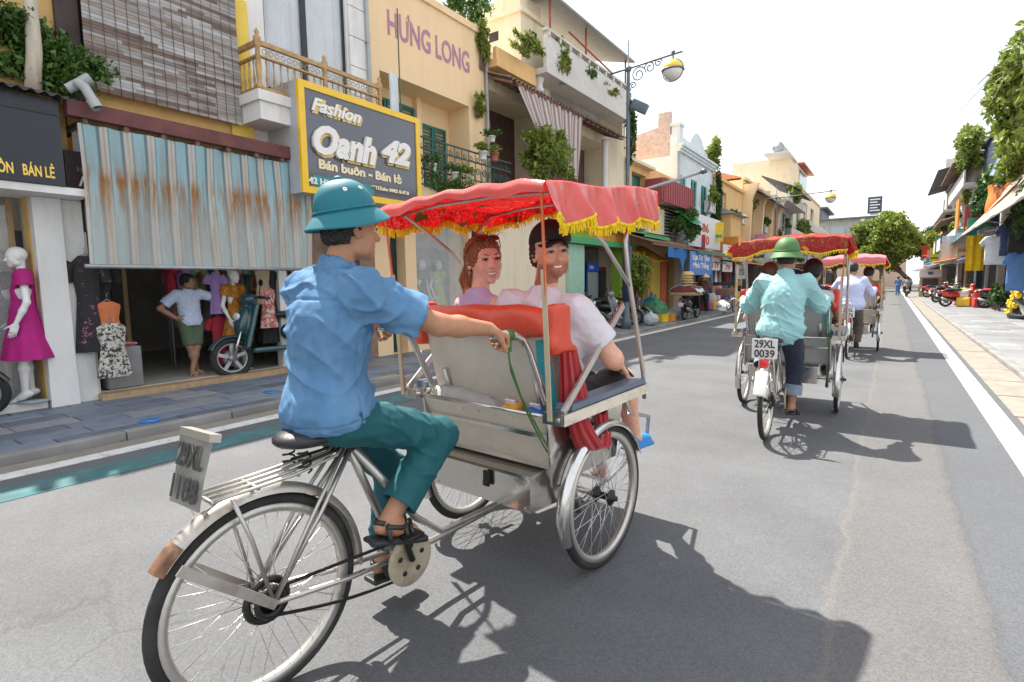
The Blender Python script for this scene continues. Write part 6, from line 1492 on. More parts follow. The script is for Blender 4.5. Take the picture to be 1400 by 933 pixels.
    for y, z in ((1.06, 1.80), (1.78, 1.86)): b = MB(); b.tube([(-.50, y, z - .01), (-.2, y, z + .012), (.2, y, z + .012), (.50, y, z - .01)], .009, 8); b.build('canopy_bow', m_tube, T)
    ob('footboard', [(-.36, 1.74, .33), (.36, 1.74, .33), (.34, 2.22, .42), (-.34, 2.22, .42), (-.36, 1.74, .35), (.36, 1.74, .35), (.34, 2.22, .44), (-.34, 2.22, .44)], m_sheet)
    b = MB(); b.tube([(-.35, 2.22, .43), (-.35, 2.25, .60), (-.40, 1.9, .70), (-.42, 1.8, .80)], .012, 8); b.tube([(.35, 2.22, .43), (.35, 2.25, .60), (.40, 1.9, .70), (.42, 1.8, .80)], .012, 8); b.tube([(-.35, 2.25, .6), (.35, 2.25, .6)], .012, 8); b.build('foot_rail', m_tube, T)
    # canopy: sheet, lining, valances with fringe
    CW = .525
    def ctop(u, v):
        x = -CW + 2 * CW * u; y = .95 + 1.0 * v
        return Vector((x, y, 1.815 + .09 * v + .040 * (1 - (2 * u - 1) ** 2) - .012 * math.sin(v * 9 + u * 4) - .018 * math.sin(PI * v) * (1 - abs(2 * u - 1)) + .006 * math.sin(u * 30 + v * 7)))
    b = MB(); b.grid(ctop, 36, 22); cn = b.build('canopy', o.get('canopy', m_satin), T)
    b = MB(); b.grid(lambda u, v: ctop(u, v) - Vector((0, 0, .006)), 30, 16); b.build('lining', o.get('lining', m_floral), cn)
    fl = o.get('val', .185)
    for s_ in (-1, 1):
        def sv(u, v, s_=s_):
            c = ctop(0 if s_ < 0 else 1, u); sc = .72 + .28 * abs(math.sin(u * PI * 4))
            f_ = fl if s_ > 0 else fl * .6; g_ = v * (1 - .25 * v)
            return c + Vector((s_ * (.03 * v + .034 * g_ * math.sin(u * 29 + 1.2 * v) + .018 * g_ * math.sin(u * 53 + 2) + .010 * g_ * math.sin(u * 97 - 3 * v)), .02 * v * math.sin(u * 33), -(f_ * sc) * v + .004))
        b = MB(); b.grid(sv, 120, 7, True); b.build('side_valance', o.get('canopy', m_satin), cn)
        b = MB(); b.grid(lambda u, v, s_=s_: sv(u, v) - Vector((s_ * .005, 0, 0)), 60, 5, True); b.build('valance_lining', o.get('lining', m_floral), cn)
        if det: fringe(cn, [sv(k / 48, 1) for k in range(49)], .038, seed=3 + s_)
    def fv(u, v):
        c = ctop(u, 1); sc = .75 + .25 * abs(math.sin(u * PI * 5)); return c + Vector((0, .02 * v * math.sin(u * 40) + .01, -.11 * sc * v + .003))
    b = MB(); b.grid(fv, 60, 5); b.build('front_valance', o.get('canopy', m_satin), cn); b = MB(); b.grid(lambda u, v: fv(u, v) - Vector((0, .005, 0)), 60, 5); b.build('valance_lining', o.get('lining', m_floral), cn)
    if det: fringe(cn, [fv(k / 30, 1) for k in range(31)], .036, seed=9, step=.012)
    def bv(u, v):
        c = ctop(u, 0); return c + Vector((.004 * math.sin(u * 60), -.012 * math.sin(PI * v) - .004 * v, -(o.get('backval', .05) * (1 + .25 * math.sin(u * 9 + 1))) * v + .003))
    b = MB(); b.grid(bv, 60, 5); b.build('back_valance', o.get('backcloth', o.get('canopy', m_satin)), cn)
    if o.get('backval', 0) > .1 and det: fringe(cn, [bv(k / 30, 1) for k in range(31)], .03, seed=11, step=.012)
    # straps and cords
    for s_ in (-1, 1):
        X = s_ * .50
        b = MB(); b.obox((X * .97, 1.005, 1.16), (.012, .003, .32), (R(3.5), 0, 0)); b.build('tan_strap', m_tanstrap, T)
        b = MB(); b.tube([(X, .955, 1.82), (X * .985, .985, 1.49), (X * .965, 1.035, .86)], .0065, 6); b.build('orange_cord', m_orcord, T)
    if det > 1:
        b = MB(); b.tube([(.38, .875, 1.20), (.385, .885, 1.10), (.39, .95, .95), (.40, 1.08, .75), (.405, 1.22, .56), (.39, 1.33, .46)], .0042, 6); b.build('brake_cord', m_grcord, T)
        b = MB(); b.tube([(.375, .88, 1.20), (.37, .91, 1.06), (.375, 1.0, .88), (.395, 1.1, .70), (.40, 1.22, .55)], .004, 6); b.build('brake_cord', m_grcord, T)
        b = MB(); b.obox((.38, .885, 1.175), (.010, .010, .03), None, .004); b.build('cord_knot', m_grcord, T)
    if o.get('drape', True):
        # crimson curtain gathered at the right end of the seat back
        def dr(u, v):
            a = u * 2 * PI; w = .05 + .02 * v
            return Vector((.462 + w * .45 * math.cos(a) * (1 + .25 * math.sin(a * 9)), 1.20 + .07 * v + w * (1.0 + .5 * v) * math.sin(a) * (1 + .2 * math.sin(a * 9)), 1.12 - .30 * v))
        b = MB(); b.grid(dr, 90, 10); b.build('curtain', m_drape, T)
        cp = [Vector(p) for p in ((.462, 1.25, .84), (.475, 1.30, .72), (.485, 1.37, .625), (.48, 1.45, .63), (.465, 1.50, .70), (.45, 1.50, .80))]
        def dr2(u, v):
            q = v * 4.999; k = int(q); c = cp[k].lerp(cp[k + 1], q - k); a = u * 2 * PI; w = .045 + .022 * math.sin(PI * min(1, v * 1.15))
            return c + Vector((.55 * w * math.cos(a) * (1 + .22 * math.sin(a * 8 + 3 * v)), w * math.sin(a) * (1 + .18 * math.sin(a * 8 + 3 * v)), .018 * math.sin(a + 5 * v)))
        b = MB(); b.grid(dr2, 80, 26); b.build('curtain_bundle', m_drape, T)
    if o.get('mirror'):
        b = MB(); b.tube([(-.38, .95, 1.2), (-.50, .93, 1.24), (-.56, .93, 1.19)], .006, 6); mr_ = b.build('mirror_stem', m_tube, T)
        b = MB(); b.lathe([(.001, -.012), (.055, -.010), (.065, .0), (.065, .008)], (-.60, .93, 1.16), 'z', 20, 1.15, 1, Euler((R(82), 0, 0)).to_matrix()); b.build('mirror', m_oil, mr_)
        b = MB(); b.lathe([(.061, .0082), (.061, .0092)], (-.60, .93, 1.16), 'z', 20, 1.15, 1, Euler((R(82), 0, 0)).to_matrix()); b.build('mirror_glass', mat('mirror_glass', (.85, .87, .9), .05, metal=.9), mr_)
    return T

CY1 = dict(loc=(-1.7297, .9483, 0), rz=R(-4.8))
cy1 = cyclo(CY1['loc'], CY1['rz'], 'cyclo with red satin canopy carrying two tourists past the 42 sign', dict(detail=2, plate=('29XL', '1188')))
cy2 = cyclo((-.87, 5.2, 0), R(1), 'cyclo with dark red floral canopy and white plate 29XL 0039', dict(detail=2, plate=('29XL', '0039'), plate_style=1, canopy=m_floral_d, backcloth=m_floral_d, backval=.13, panel=mat('grey_seat_panel', (.36, .36, .36), .45, metal=.3, var=.1), cushion=mat('silver_vinyl', (.52, .53, .56), .4, var=.08), trim=mat('scarlet_vinyl', (.60, .03, .03), .4), drape=False, mirror=True, crank=-70))
cy3 = cyclo((-.62, 11.5, 0), R(1), 'distant cyclo with plain pinkish red canopy behind the plated one', dict(detail=1, plate=('29XL', '0176'), plate_style=1, canopy=mat('pink_red_satin', (.70, .16, .18), .45, var=.08, transl=.15), backval=.12, cushion=mat('scarlet_seat', (.55, .03, .04), .5), drape=False, crank=30))

# ================================================================ people
def skin_mat(name, col, rough=.5):
    m = mat(name, col, rough, var=.11, scale=30, sss=.12, bump=.06, bscale=300, spec=.4); nt = m.node_tree; bb = bsdf(m)
    src = bb.inputs['Base Color'].links[0].from_socket
    at = _n(nt, 'ShaderNodeAttribute'); at.attribute_name = 'tint'
    mx = _n(nt, 'ShaderNodeMixRGB', blend_type='MULTIPLY'); mx.inputs[0].default_value = 1
    nt.links.new(src, mx.inputs[1]); nt.links.new(at.outputs['Color'], mx.inputs[2]); nt.links.new(mx.outputs[0], bb.inputs['Base Color'])
    return m
m_skin_a = skin_mat('tanned_skin', (.44, .22, .13)); m_skin_b = skin_mat('fair_skin', (.74, .43, .32)); m_skin_c = skin_mat('pinkish_skin', (.72, .39, .27)); m_skin_d = skin_mat('brown_skin', (.36, .19, .12))
m_eyew = mat('eye_white', (.72, .70, .68), .25, var=.02, spec=.6); m_iris = mat('dark_iris', (.05, .035, .025), .15, spec=.7); m_teeth = mat('teeth', (.80, .77, .70), .3, var=.03)
m_hair_k = mat('black_hair', (.012, .010, .009), .45, var=.4, scale=60, bump=.5, bscale=140, stretch=(1, 1, .2))
m_hair_b = mat('auburn_hair', (.28, .10, .032), .42, var=.55, scale=45, bump=.6, bscale=130, stretch=(1.6, 1.6, .18))
m_mann = mat('mannequin_white', (.74, .73, .71), .3, var=.03)
def V3(p): return np.array(p, float)
def lerp3(a, b, t): return tuple(np.array(a) * (1 - t) + np.array(b) * t)
def cloth_disp(f=(7, 7, 16), a=.006, seed=0, extra=None):
    def d(V, N):
        w1, w2, n3 = vnoise(V * 5, seed), vnoise(V * 7 + 5, seed + 1), vnoise(V * 4, seed + 2); g = lambda x: np.clip(x * 1.6 + .35, 0, 1)
        k1 = V @ np.array((f[0] * 1.3, f[1] * 2.6, f[2] * 2.6)) + 3.0 * w1; k2 = V @ np.array((f[0] * 5, -f[1] * 4, f[2] * 1.2)) + 2.6 * w2
        c1 = (1 - np.abs(np.sin(k1))) ** 2.2; c2 = (1 - np.abs(np.sin(k2))) ** 2.6
        r = a * (c1 * g(w2) + .8 * c2 * g(w1) - .35) + a * .6 * n3 + a * .25 * vnoise(V * 34, seed + 4)
        if extra is not None: r = r + extra(V, N)
        return N * r[:, None]
    return d
def head_prims(S, c, M, s=1.0, female=False, smile=False, ears=True):
    """head about .235 m high round c; M rotates head axes (x right, y face, z up)"""
    c = np.array(c, float); Mn = np.array(M)
    P = lambda x, y, z: tuple(c + Mn @ (np.array((x, y, z)) * s))
    e = lambda p, r, k=.02, op='u': S.ell(P(*p), tuple(np.array(r) * s), M, k * s, op)
    e((0, -.012, .030), (.076, .096, .088), .01)
    e((0, .020, -.028), (.058, .069, .076) if not female else (.055, .068, .074), .03)
    e((0, .044, -.078), (.038, .034, .028) if not female else (.028, .032, .026), .025)
    e((0, .066, -.099), (.017, .013, .012), .02)
    for sx in (-1, 1):
        e((sx * .038, .050, -.030), (.026, .026, .024) if smile else (.024, .022, .022), .025)
        e((sx * .050, .010, -.070), (.018, .035, .026) if not female else (.014, .03, .024), .03)
        e((sx * .031, .088, .004), (.016, .013, .009), .010, 's')
        if smile: e((sx * .031, .078, -.0098), (.021, .011, .0082), .007); e((sx * .031, .079, .0165), (.021, .010, .0068), .006)
    S.cap(P(-.030, .075, .024), P(.030, .075, .024), .013 * s if not female else .010 * s, None, .02 * s)
    S.cap(P(0, .080, .014), P(0, .105, -.029), .008 * s, .0125 * s, .010 * s)
    for sx in (-1, 1):
        e((sx * .011, .090, -.033), (.0085, .010, .008), .008)
        if ears: e((sx * .077, -.008, -.004), (.009, .020, .031), .008); e((sx * .083, .0, -.002), (.006, .010, .017), .005, 's')
    w = .029 if smile else .021
    # lips
    S.cap(P(-w, .074, -.060 + (.006 if smile else 0)), P(0, .0865, -.0585), .0045 * s, .0065 * s, .006 * s); S.cap(P(w, .074, -.060 + (.006 if smile else 0)), P(0, .0865, -.0585), .0045 * s, .0065 * s, .006 * s)
    S.cap(P(-w * .8, .074, -.073 + (.004 if smile else 0)), P(0, .084, -.0775), .0045 * s, .007 * s, .006 * s); S.cap(P(w * .8, .074, -.073 + (.004 if smile else 0)), P(0, .084, -.0775), .0045 * s, .007 * s, .006 * s)
    if smile: e((0, .088, -.0665), (.024, .015, .0072), .003, 's'); e((-.016, .084, -.0630), (.013, .013, .0058), .003, 's'); e((.016, .084, -.0630), (.013, .013, .0058), .003, 's')
    else: e((0, .094, -.0672), (.020, .012, .002), .003, 's')
    return P
def face_parts(parent, P, M, s, off, smile, brow_m, res_brow=.0030):
    for sx in (-1, 1):
        b = MB(); c = Vector(P(sx * .031, .0735, .003)); rot = M
        b.sphere((0, 0, 0), .0128 * s, 10); e = b.build('eye', m_eyew, parent); e.location = Vector(off) + c; e.rotation_euler = M.to_euler()
        b = MB(); b.lathe([(.0001, .0134 * s), (.0048 * s, .0130 * s), (.0072 * s, .0119 * s), (.0072 * s, .010 * s)], (0, 0, 0), 'y', 12); b.build('iris', m_iris, e)
        b = MB(); b.tube([P(sx * .014, .0885, .020), P(sx * .030, .090, .0265), P(sx * .046, .079, .021)], [res_brow * s, res_brow * s * 1.1, res_brow * s * .6], 6); o = b.build('eyebrow', brow_m, parent); o.location = off
        b = MB(); b.tube([P(sx * .018, .0845, .0020), P(sx * .024, .0885, .0062), P(sx * .031, .0895, .0075), P(sx * .039, .0865, .0060), P(sx * .046, .079, .0005)], .0027 * s, 5); o = b.build('upper_eyelid', brow_m, parent); o.location = off
    if smile:
        b = MB(); b.grid(lambda u, v: Vector(P(-.024 + .048 * u, .0795 - .0085 * (2 * u - 1) ** 2, -.0605 - .0095 * v + .0065 * (2 * u - 1) ** 2)), 14, 3, True); o = b.build('teeth', m_teeth, parent); o.location = off
def hand_prims(S, wr, f, n, side, curl=(25, 30, 20), sc=1.0, spread=0.05, thumb=(.7, .6, .35)):
    """five fingers; f = towards the fingertips, n = out of the palm, side = +1/-1 chooses the thumb side"""
    wr, f, n = Vector(wr), Vector(f).normalized(), Vector(n); n = (n - f * n.dot(f)).normalized(); t = f.cross(n) * side
    rot = Matrix((t, f, n)).transposed()
    S.box(wr + f * .048 * sc, (.038 * sc, .046 * sc, .0135 * sc), rot, .012 * sc, .02 * sc)
    for i, (off, L) in enumerate(((.030, .92), (.010, 1.0), (-.010, .95), (-.029, .76))):
        p = wr + f * (.088 - .004 * abs(i - 1.2)) * sc + t * off * sc; d = f + t * (off * spread * 20)
        d.normalize(); a = 0; r = .0092 * sc
        for j, l in enumerate((.042, .027, .021)):
            a += R(curl[j] * (1 + .08 * i)); dd = (d * math.cos(a) + n * math.sin(a)).normalized(); q = p + dd * l * L * sc
            S.cap(p, q, r, r * .92, .004 * sc); p = q; r *= .92
    p = wr + f * .022 * sc + t * .030 * sc; d = (t * thumb[0] + f * thumb[1] + n * thumb[2]).normalized(); r = .0125 * sc
    for j, l in enumerate((.038, .030, .024)):
        q = p + d * l * sc; S.cap(p, q, r, r * .88, .008 * sc); p = q; r *= .88; d = (d + f * .25 + n * .25).normalized()
def person(label, root, J, sp, frame=None, name='person', cat='person', group=None):
    """J: joints in the frame of root (matrix); sp: look"""
    Mw = frame or Matrix.Identity(4)
    base = Vector(J['base']); o = thing(name, label, cat, tuple(Mw @ base), Mw.to_euler().z, group); off = -base
    res, cres = sp.get('res', .0065), sp.get('cres', .010); bs = sp.get('build', 1.0)
    def put(me, nm, m, parent=None):
        q = link(me, nm, parent or o, False, m)
        if parent is None: q.location = off
        return q
    hy, hp, hr = J['look']; HM = Euler((hp, hr, 0)).to_matrix(); HM = Matrix.Rotation(hy, 3, 'Z') @ HM; hs = sp.get('hs', 1.0)
    # ---- body: one continuous skin
    S = SDF(); hip, ch, nk, hd = J['hip'], J['chest'], J['neck'], J['head']
    ax = V3(J['shR']) - V3(J['shL']); ay = math.atan2(ax[1], ax[0]); TR = (0, 0, ay)
    hax = V3(J['hipR']) - V3(J['hipL']); HR = (0, 0, math.atan2(hax[1], hax[0]))
    S.ell(hip, (.150 * bs, .105 * bs, .11), HR); S.ell(lerp3(hip, ch, .5), (.125 * bs, .09 * bs, .17), TR, .06); S.ell(ch, (.155 * bs, .10 * bs, .15), TR, .06)
    S.cap(J['shL'], J['shR'], .05 * bs, None, .05)
    P = head_prims(S, hd, HM, hs, sp.get('female', False), sp.get('smile', False))
    S.cap(nk, P(0, -.030, -.045), .055 * hs * sp.get('nk', 1), .050 * hs * sp.get('nk', 1), .018)
    ar = sp.get('arm', 1.0)
    for s_ in 'RL':
        sh, el, wr = J['sh' + s_], J['el' + s_], J['wr' + s_]
        S.cap(sh, el, .052 * ar, .041 * ar, .03); S.cap(el, lerp3(el, wr, .4), .041 * ar, .040 * ar, .02); S.cap(lerp3(el, wr, .4), wr, .040 * ar, .027 * ar, .02)
        hd_ = J.get('hand' + s_)
        if hd_: hand_prims(S, wr, hd_[0], hd_[1], hd_[2], hd_[3] if len(hd_) > 3 else (25, 30, 20), hs * sp.get('hand', 1.0), thumb=hd_[4] if len(hd_) > 4 else (.7, .6, .35))
        hp_, kn, an = J['hip' + s_], J['kn' + s_], J['an' + s_]; lg = sp.get('leg', 1.0)
        S.cap(hp_, kn, .078 * lg, .054 * lg, .05); S.cap(kn, lerp3(kn, an, .35), .052 * lg, .054 * lg, .03); S.cap(lerp3(kn, an, .35), an, .054 * lg, .036 * lg, .03)
        ft = V3(J['foot' + s_]); a = V3(an); fd = ft / np.linalg.norm(ft)
        dn = V3((0, 0, -1)); dn = dn - fd * (dn @ fd); dn /= np.linalg.norm(dn)
        S.cap(a + dn * .04 - fd * .035, a + dn * .05 + fd * .05, .030, .030, .03); S.cap(a + dn * .03 + fd * .02, a + dn * .058 + fd * .13, .034, .022, .03)
        if not sp.get('shoe'):
            sd = np.cross(fd, dn)
            for i in range(5): S.cap(a + dn * .060 + fd * .13 + sd * (.028 - .014 * i), a + dn * .064 + fd * (.168 - .006 * abs(i - 1)) + sd * (.030 - .015 * i), .0095, .008, .006)
    me = S.mesh('body', res)
    # skin tint: lips, stubble, blush (they belong to the skin)
    n = len(me.vertices); co = np.empty(n * 3, np.float32); me.vertices.foreach_get('co', co); co = co.reshape(-1, 3)
    L = ((co - V3(hd)) @ np.array(HM)) / hs; col = np.ones((n, 4), np.float32)
    lip = np.exp(-((L[:, 0] / .024) ** 4)) * np.exp(-(((L[:, 2] + .068) / .0155) ** 4)) * (L[:, 1] > .066)
    col[:, :3] *= 1 - lip[:, None] * np.array(sp.get('lip', (.12, .42, .40)))
    if sp.get('stubble'):
        st = ((L[:, 2] < -.040) & (L[:, 2] > -.135) & (L[:, 1] > -.01)).astype(float) * np.clip((L[:, 1] + .01) / .03, 0, 1) * np.clip((-.036 - L[:, 2]) / .02, 0, 1) * (1 - lip)
        col[:, :3] *= 1 - st[:, None] * np.array((.46, .56, .60)) * sp['stubble']
    bl = np.exp(-(((np.abs(L[:, 0]) - .042) / .022) ** 2 + ((L[:, 2] + .03) / .025) ** 2)) * (L[:, 1] > .03); col[:, 1:3] *= 1 - .16 * bl[:, None]
    at = me.attributes.new('tint', 'FLOAT_COLOR', 'POINT'); at.data.foreach_set('color', col.ravel())
    put(me, 'body', sp['skin'])
    if sp.get('face', True): face_parts(o, P, HM, hs, off, sp.get('smile', False), sp.get('brow', m_hair_k))
    # ---- shirt
    sh = sp['shirt']; nkw = max(.9, sp.get('nk', 1))
    if sh:
        S = SDF(); k = sh.get('w', 1.0) * bs
        S.ell(hip, (.205 * k, .168 * k, .145), HR, .05); S.ell(lerp3(hip, ch, .5), (.165 * k, .122 * k, .18), TR, .08); S.ell(ch, (.185 * k, .125 * k, .165), TR, .08)
        a_, b_ = lerp3(J['shL'], J['shR'], .06), lerp3(J['shL'], J['shR'], .94); S.cap(a_, b_, .066 * bs, None, .06)
        S.cap(lerp3(nk, ch, .3), lerp3(nk, ch, .02), .09 * hs * nkw, .074 * hs * nkw, .05)
        if sh.get('collar'): S.cap(lerp3(nk, hd, .0), lerp3(nk, hd, .17), .076 * hs, .073 * hs, .012)
        sl = sh.get('sleeve', .8)
        for s_ in 'RL':
            a, e, w = J['sh' + s_], J['el' + s_], J['wr' + s_]
            if sl > 0:
                rs = sh.get('sr', .078)
                if sl <= 1:
                    q = lerp3(a, e, sl); S.cap(a, q, rs, rs * .96, .05)
                    d = (V3(e) - V3(a)); d /= np.linalg.norm(d); rot = Vector(d).to_track_quat('Z', 'Y').to_matrix()
                    S.box(tuple(V3(q) + d * .05), (.12, .12, .055), rot, .002, .004, 's')
                    S.cap(lerp3(a, e, sl - .22), tuple(V3(q) + d * .03), rs * .62, rs * .84, .004, 's')
                else:
                    q = lerp3(e, w, sl - 1); S.cap(a, e, rs, rs * .80, .05); S.cap(e, q, rs * .80, rs * .62, .03)
                    d = (V3(w) - V3(e)); d /= np.linalg.norm(d); rot = Vector(d).to_track_quat('Z', 'Y').to_matrix()
                    S.box(tuple(V3(q) + d * .05), (.07, .07, .05), rot, .002, .004, 's')
        if 'hem' in sh: S.box((hip[0], hip[1] + .02, sh['hem'] - .25), (.4, .4, .25), (sh.get('hemtilt', 0), 0, HR[2]), .002, .008, 's')
        S.cap(lerp3(nk, hd, .12 if sh.get('collar') else -.02), lerp3(nk, hd, .95), .058 * hs * nkw, .076 * hs * nkw, .010, 's')
        if sh.get('tank'): S.ell(tuple(V3(lerp3(nk, ch, .12)) + V3((.02, .05, 0))), (.085, .085, .075), None, .01, 's')
        if sh.get('tank'):
            for s_ in 'RL': S.ell(lerp3(J['sh' + s_], J['el' + s_], .12), (.066, .075, .085), TR, .01, 's')
        q = put(S.mesh('shirt', cres, cloth_disp(sh.get('f', (7, 7, 16)), sh.get('a', .008), sh.get('seed', 1), sh.get('extra'))), 'shirt', sh['mat'])
    # ---- trousers
    tr = sp['pants']
    if tr:
        S = SDF(); S.ell(hip, (.172 * bs, .130 * bs, .125), HR, .04); hm = tr.get('hem', 1.0); wd = tr.get('w', 1.0)
        for s_ in 'RL':
            h, kn, an = J['hip' + s_], J['kn' + s_], J['an' + s_]
            if hm <= 0:
                q = lerp3(h, kn, 1 + hm); S.cap(h, q, .105 * wd, .088 * wd, .06); d = V3(kn) - V3(h); r_e = .088 * wd
            else:
                q = lerp3(kn, an, hm); S.cap(h, kn, .102 * wd, .080 * wd, .06); S.cap(kn, q, .080 * wd, tr.get('hw', .070) * wd, .04); d = V3(an) - V3(kn); r_e = tr.get('hw', .070) * wd
            d /= np.linalg.norm(d); rot = Vector(d).to_track_quat('Z', 'Y').to_matrix()
            S.box(tuple(V3(q) + d * .058), (.11, .11, .055), rot, .002, .004, 's'); S.cap(tuple(V3(q) - d * .06), tuple(V3(q) + d * .05), r_e * .6, r_e * .85, .004, 's')
        put(S.mesh('trousers', cres, cloth_disp((5, 6, 7), tr.get('a', .010), 5)), 'trousers', tr['mat'])
        if tr.get('cuff'):
            for s_ in 'RL':
                kn, an = J['kn' + s_], J['an' + s_]; q0, q1 = lerp3(kn, an, hm - .28), lerp3(kn, an, hm + .01); r_e = tr.get('hw', .07) * wd
                b = MB(); b.tube([q0, lerp3(q0, q1, .5), q1], [r_e * 1.12, r_e * 1.16, r_e * 1.14], 18, caps=False); b.tube([q0, q1], [r_e * 1.0, r_e * 1.03], 18, caps=False); put(b.mesh('cuff'), 'cuff', tr['cuff'])
    # ---- footwear
    sh_ = sp.get('footwear')
    for s_ in 'RL':
        if not sh_: break
        a = V3(J['an' + s_]); ft = V3(J['foot' + s_]); fd = ft / np.linalg.norm(ft); dn = V3((0, 0, -1)); dn = dn - fd * (dn @ fd); dn /= np.linalg.norm(dn); sd = np.cross(fd, dn)
        rot = Matrix((Vector(sd), Vector(fd), Vector(-dn))).transposed()
        if sh_ == 'shoe':
            S = SDF(); S.cap(a + dn * .035 - fd * .03, a + dn * .055 + fd * .15, .044, .036, .02); S.box(a + dn * .078 + fd * .055, (.045, .135, .012), rot, .01, .02); put(S.mesh('shoe', .01), 'shoe', sp['footmat'])
        else:
            S = SDF(); S.box(a + dn * .092 + fd * .055, (.046, .135, .012), rot, .010, .01); S.ell(a + dn * .088 + fd * .12, (.05, .075, .012), rot, .02); me = S.mesh('sandal_sole', .009); put(me, 'sandal_sole', sp['footmat'])
            b = MB()
            for (y_, w_, h_) in ((.075, .050, .012), (.105, .052, .022)) + (((-.01, .047, -.05),) if sh_ == 'strap' else ()):
                pts = [a + fd * y_ + sd * (w_ * math.cos(t_)) + dn * (.085 - (.085 - (.0 + h_ if y_ > 0 else .015)) * math.sin(t_)) + fd * (.02 * math.sin(2 * t_)) for t_ in np.linspace(0, PI, 12)]
                b.tube(pts, .010 if sh_ == 'strap' else .007, 6)
            if sh_ == 'strap':
                b.tube([a - fd * .045 + sd * .03 + dn * .02, a - fd * .068 + dn * .02, a - fd * .045 - sd * .03 + dn * .02], .010, 6)
                for q_ in (-1, 1): b.tube([a + sd * .04 * q_ - fd * .04 + dn * .03, a + sd * .045 * q_ + fd * .03 + dn * .035, a + sd * .02 * q_ + fd * .09 + dn * .03], .009, 6)
            put(b.mesh('sandal_strap'), 'sandal_strap', sp['footmat'])
    # ---- hair and hats
    Pt = lambda x, y, z: P(x, y, z)
    hm_ = sp.get('hairmat', m_hair_k); ht = sp.get('hair')
    if ht:
        S = SDF(); g = sp.get('hair_t', .010)
        S.ell(P(0, -.014, .034), ((.078 + g) * hs, (.096 + g) * hs, (.088 + g) * hs), HM, .01); S.ell(P(0, -.03, -.02), ((.070 + g) * hs, (.075 + g) * hs, .07 * hs), HM, .03)
        # open the face and the ears
        S.box(P(0, .135, (-.025 if ht != 'fringe' else -.035) + (.03 if sp.get('hat') else 0)), (.066 * hs if not sp.get('hat') else .1 * hs, .085 * hs if not sp.get('hat') else .125 * hs, .080 * hs if not sp.get('hat') else .10 * hs), HM, .03 * hs, .012, 's'); S.box(P(0, .065, -.12), (.12 * hs, .10 * hs, .10 * hs), HM, .02, .015, 's')
        if ht in ('short', 'bun', 'tail'): S.box(P(0, -.02, -.125), (.12 * hs, .12 * hs, .07 * hs), HM, .02, .015, 's')
        if ht == 'tail':
            S.cap(P(0, -.09, .04), P(0, -.125, .015), .034, .042, .03); S.chain([P(0, -.125, .015), P(.005, -.155, -.06), P(.01, -.155, -.14), P(.012, -.13, -.225)], [.044, .058, .055, .022], .03)
        if ht == 'bun': S.ell(P(0, -.10, .02), .05 * hs, HM, .02)
        def hd_disp(V, N):
            L_ = ((V - V3(hd)) @ np.array(HM)); a_ = np.arctan2(L_[:, 0], L_[:, 2] + .05) * 16; return N * (.0035 * np.sin(a_ * 2.1 + vnoise(V * 18) * 3) + .003 * vnoise(V * np.array((90, 90, 18))))[:, None]
        hr_o = put(S.mesh('hair', sp.get('hres', .0055 if sp.get('face', True) else .008), hd_disp), 'hair', hm_)
        if sp.get('strands'):
            rg = random.Random(4); b = MB()
            for i in range(sp['strands']):
                a0 = rg.uniform(0, 2 * PI); r0 = rg.uniform(.015, .048)
                st = Vector(P(r0 * math.cos(a0), -.13 + r0 * .4 * math.sin(a0), .01)); m1 = Vector(P(r0 * 1.5 * math.cos(a0), -.165 + r0 * 1.4 * math.sin(a0), -.07)); m2 = Vector(P(-.008 + r0 * 1.3 * math.cos(a0), -.158 + r0 * 1.3 * math.sin(a0), -.15)); en = Vector(P(-.01 + r0 * rg.uniform(.2, 1.2) * math.cos(a0), -.13 + r0 * rg.uniform(0, 1) * math.sin(a0), -.20 - rg.uniform(0, .05)))
                b.tube([st, m1, m2, en], [.003, .0035, .003, .0008], 4, caps=False)
            for i in range(14):
                x_ = rg.uniform(-.06, .06); b.tube([P(x_, .04, .105), P(x_ * 1.1, .07, .12 + rg.uniform(0, .02)), P(x_ * 1.2 + rg.uniform(-.02, .02), .10 + rg.uniform(0, .03), .10 + rg.uniform(-.01, .02))], [.0012, .0012, .0005], 4, caps=False)
            q = put(b.mesh('hair_strands'), 'hair_strands', hm_); tag(q, kind='stuff')
    hat = sp.get('hat')
    if hat:
        hc, tilt, yaw, hm2 = V3(hat['c']), hat['tilt'], hat.get('yaw', 0), hat['mat']; HT = Matrix.Rotation(yaw, 3, 'Z') @ Euler((tilt, 0, 0)).to_matrix(); sc = hat.get('s', 1.0)
        if hat['type'] == 'pith':
            b = MB()
            def dome(u, v):
                a = u * 2 * PI; ph = v * PI / 2; rx, ry, rz_ = .109, .130, .130
                return Vector(tuple(hc)) + HT @ (Vector((rx * math.cos(a) * math.cos(ph) ** .80, ry * math.sin(a) * math.cos(ph) ** .80, .012 + rz_ * math.sin(ph))) * sc)
            b.grid(dome, 40, 14); q = put(b.mesh('dome'), 'hat_dome', hm2)
            def brim(u, v):
                a = u * 2 * PI; bw = .040 + .016 * max(0, math.sin(a)) + .014 * max(0, -math.sin(a)); dr = .058 + .008 * math.cos(2 * a)
                r0 = 1.0; x = math.cos(a) * (.106 + bw * v); y = math.sin(a) * (.127 + bw * v)
                return Vector(tuple(hc)) + HT @ (Vector((x, y, .014 - dr * (v ** 1.15))) * sc)
            b = MB(); b.grid(brim, 48, 7, True, .006, tuple(HT @ Vector((0, 0, -1)))); put(b.mesh('brim'), 'hat_brim', hm2)
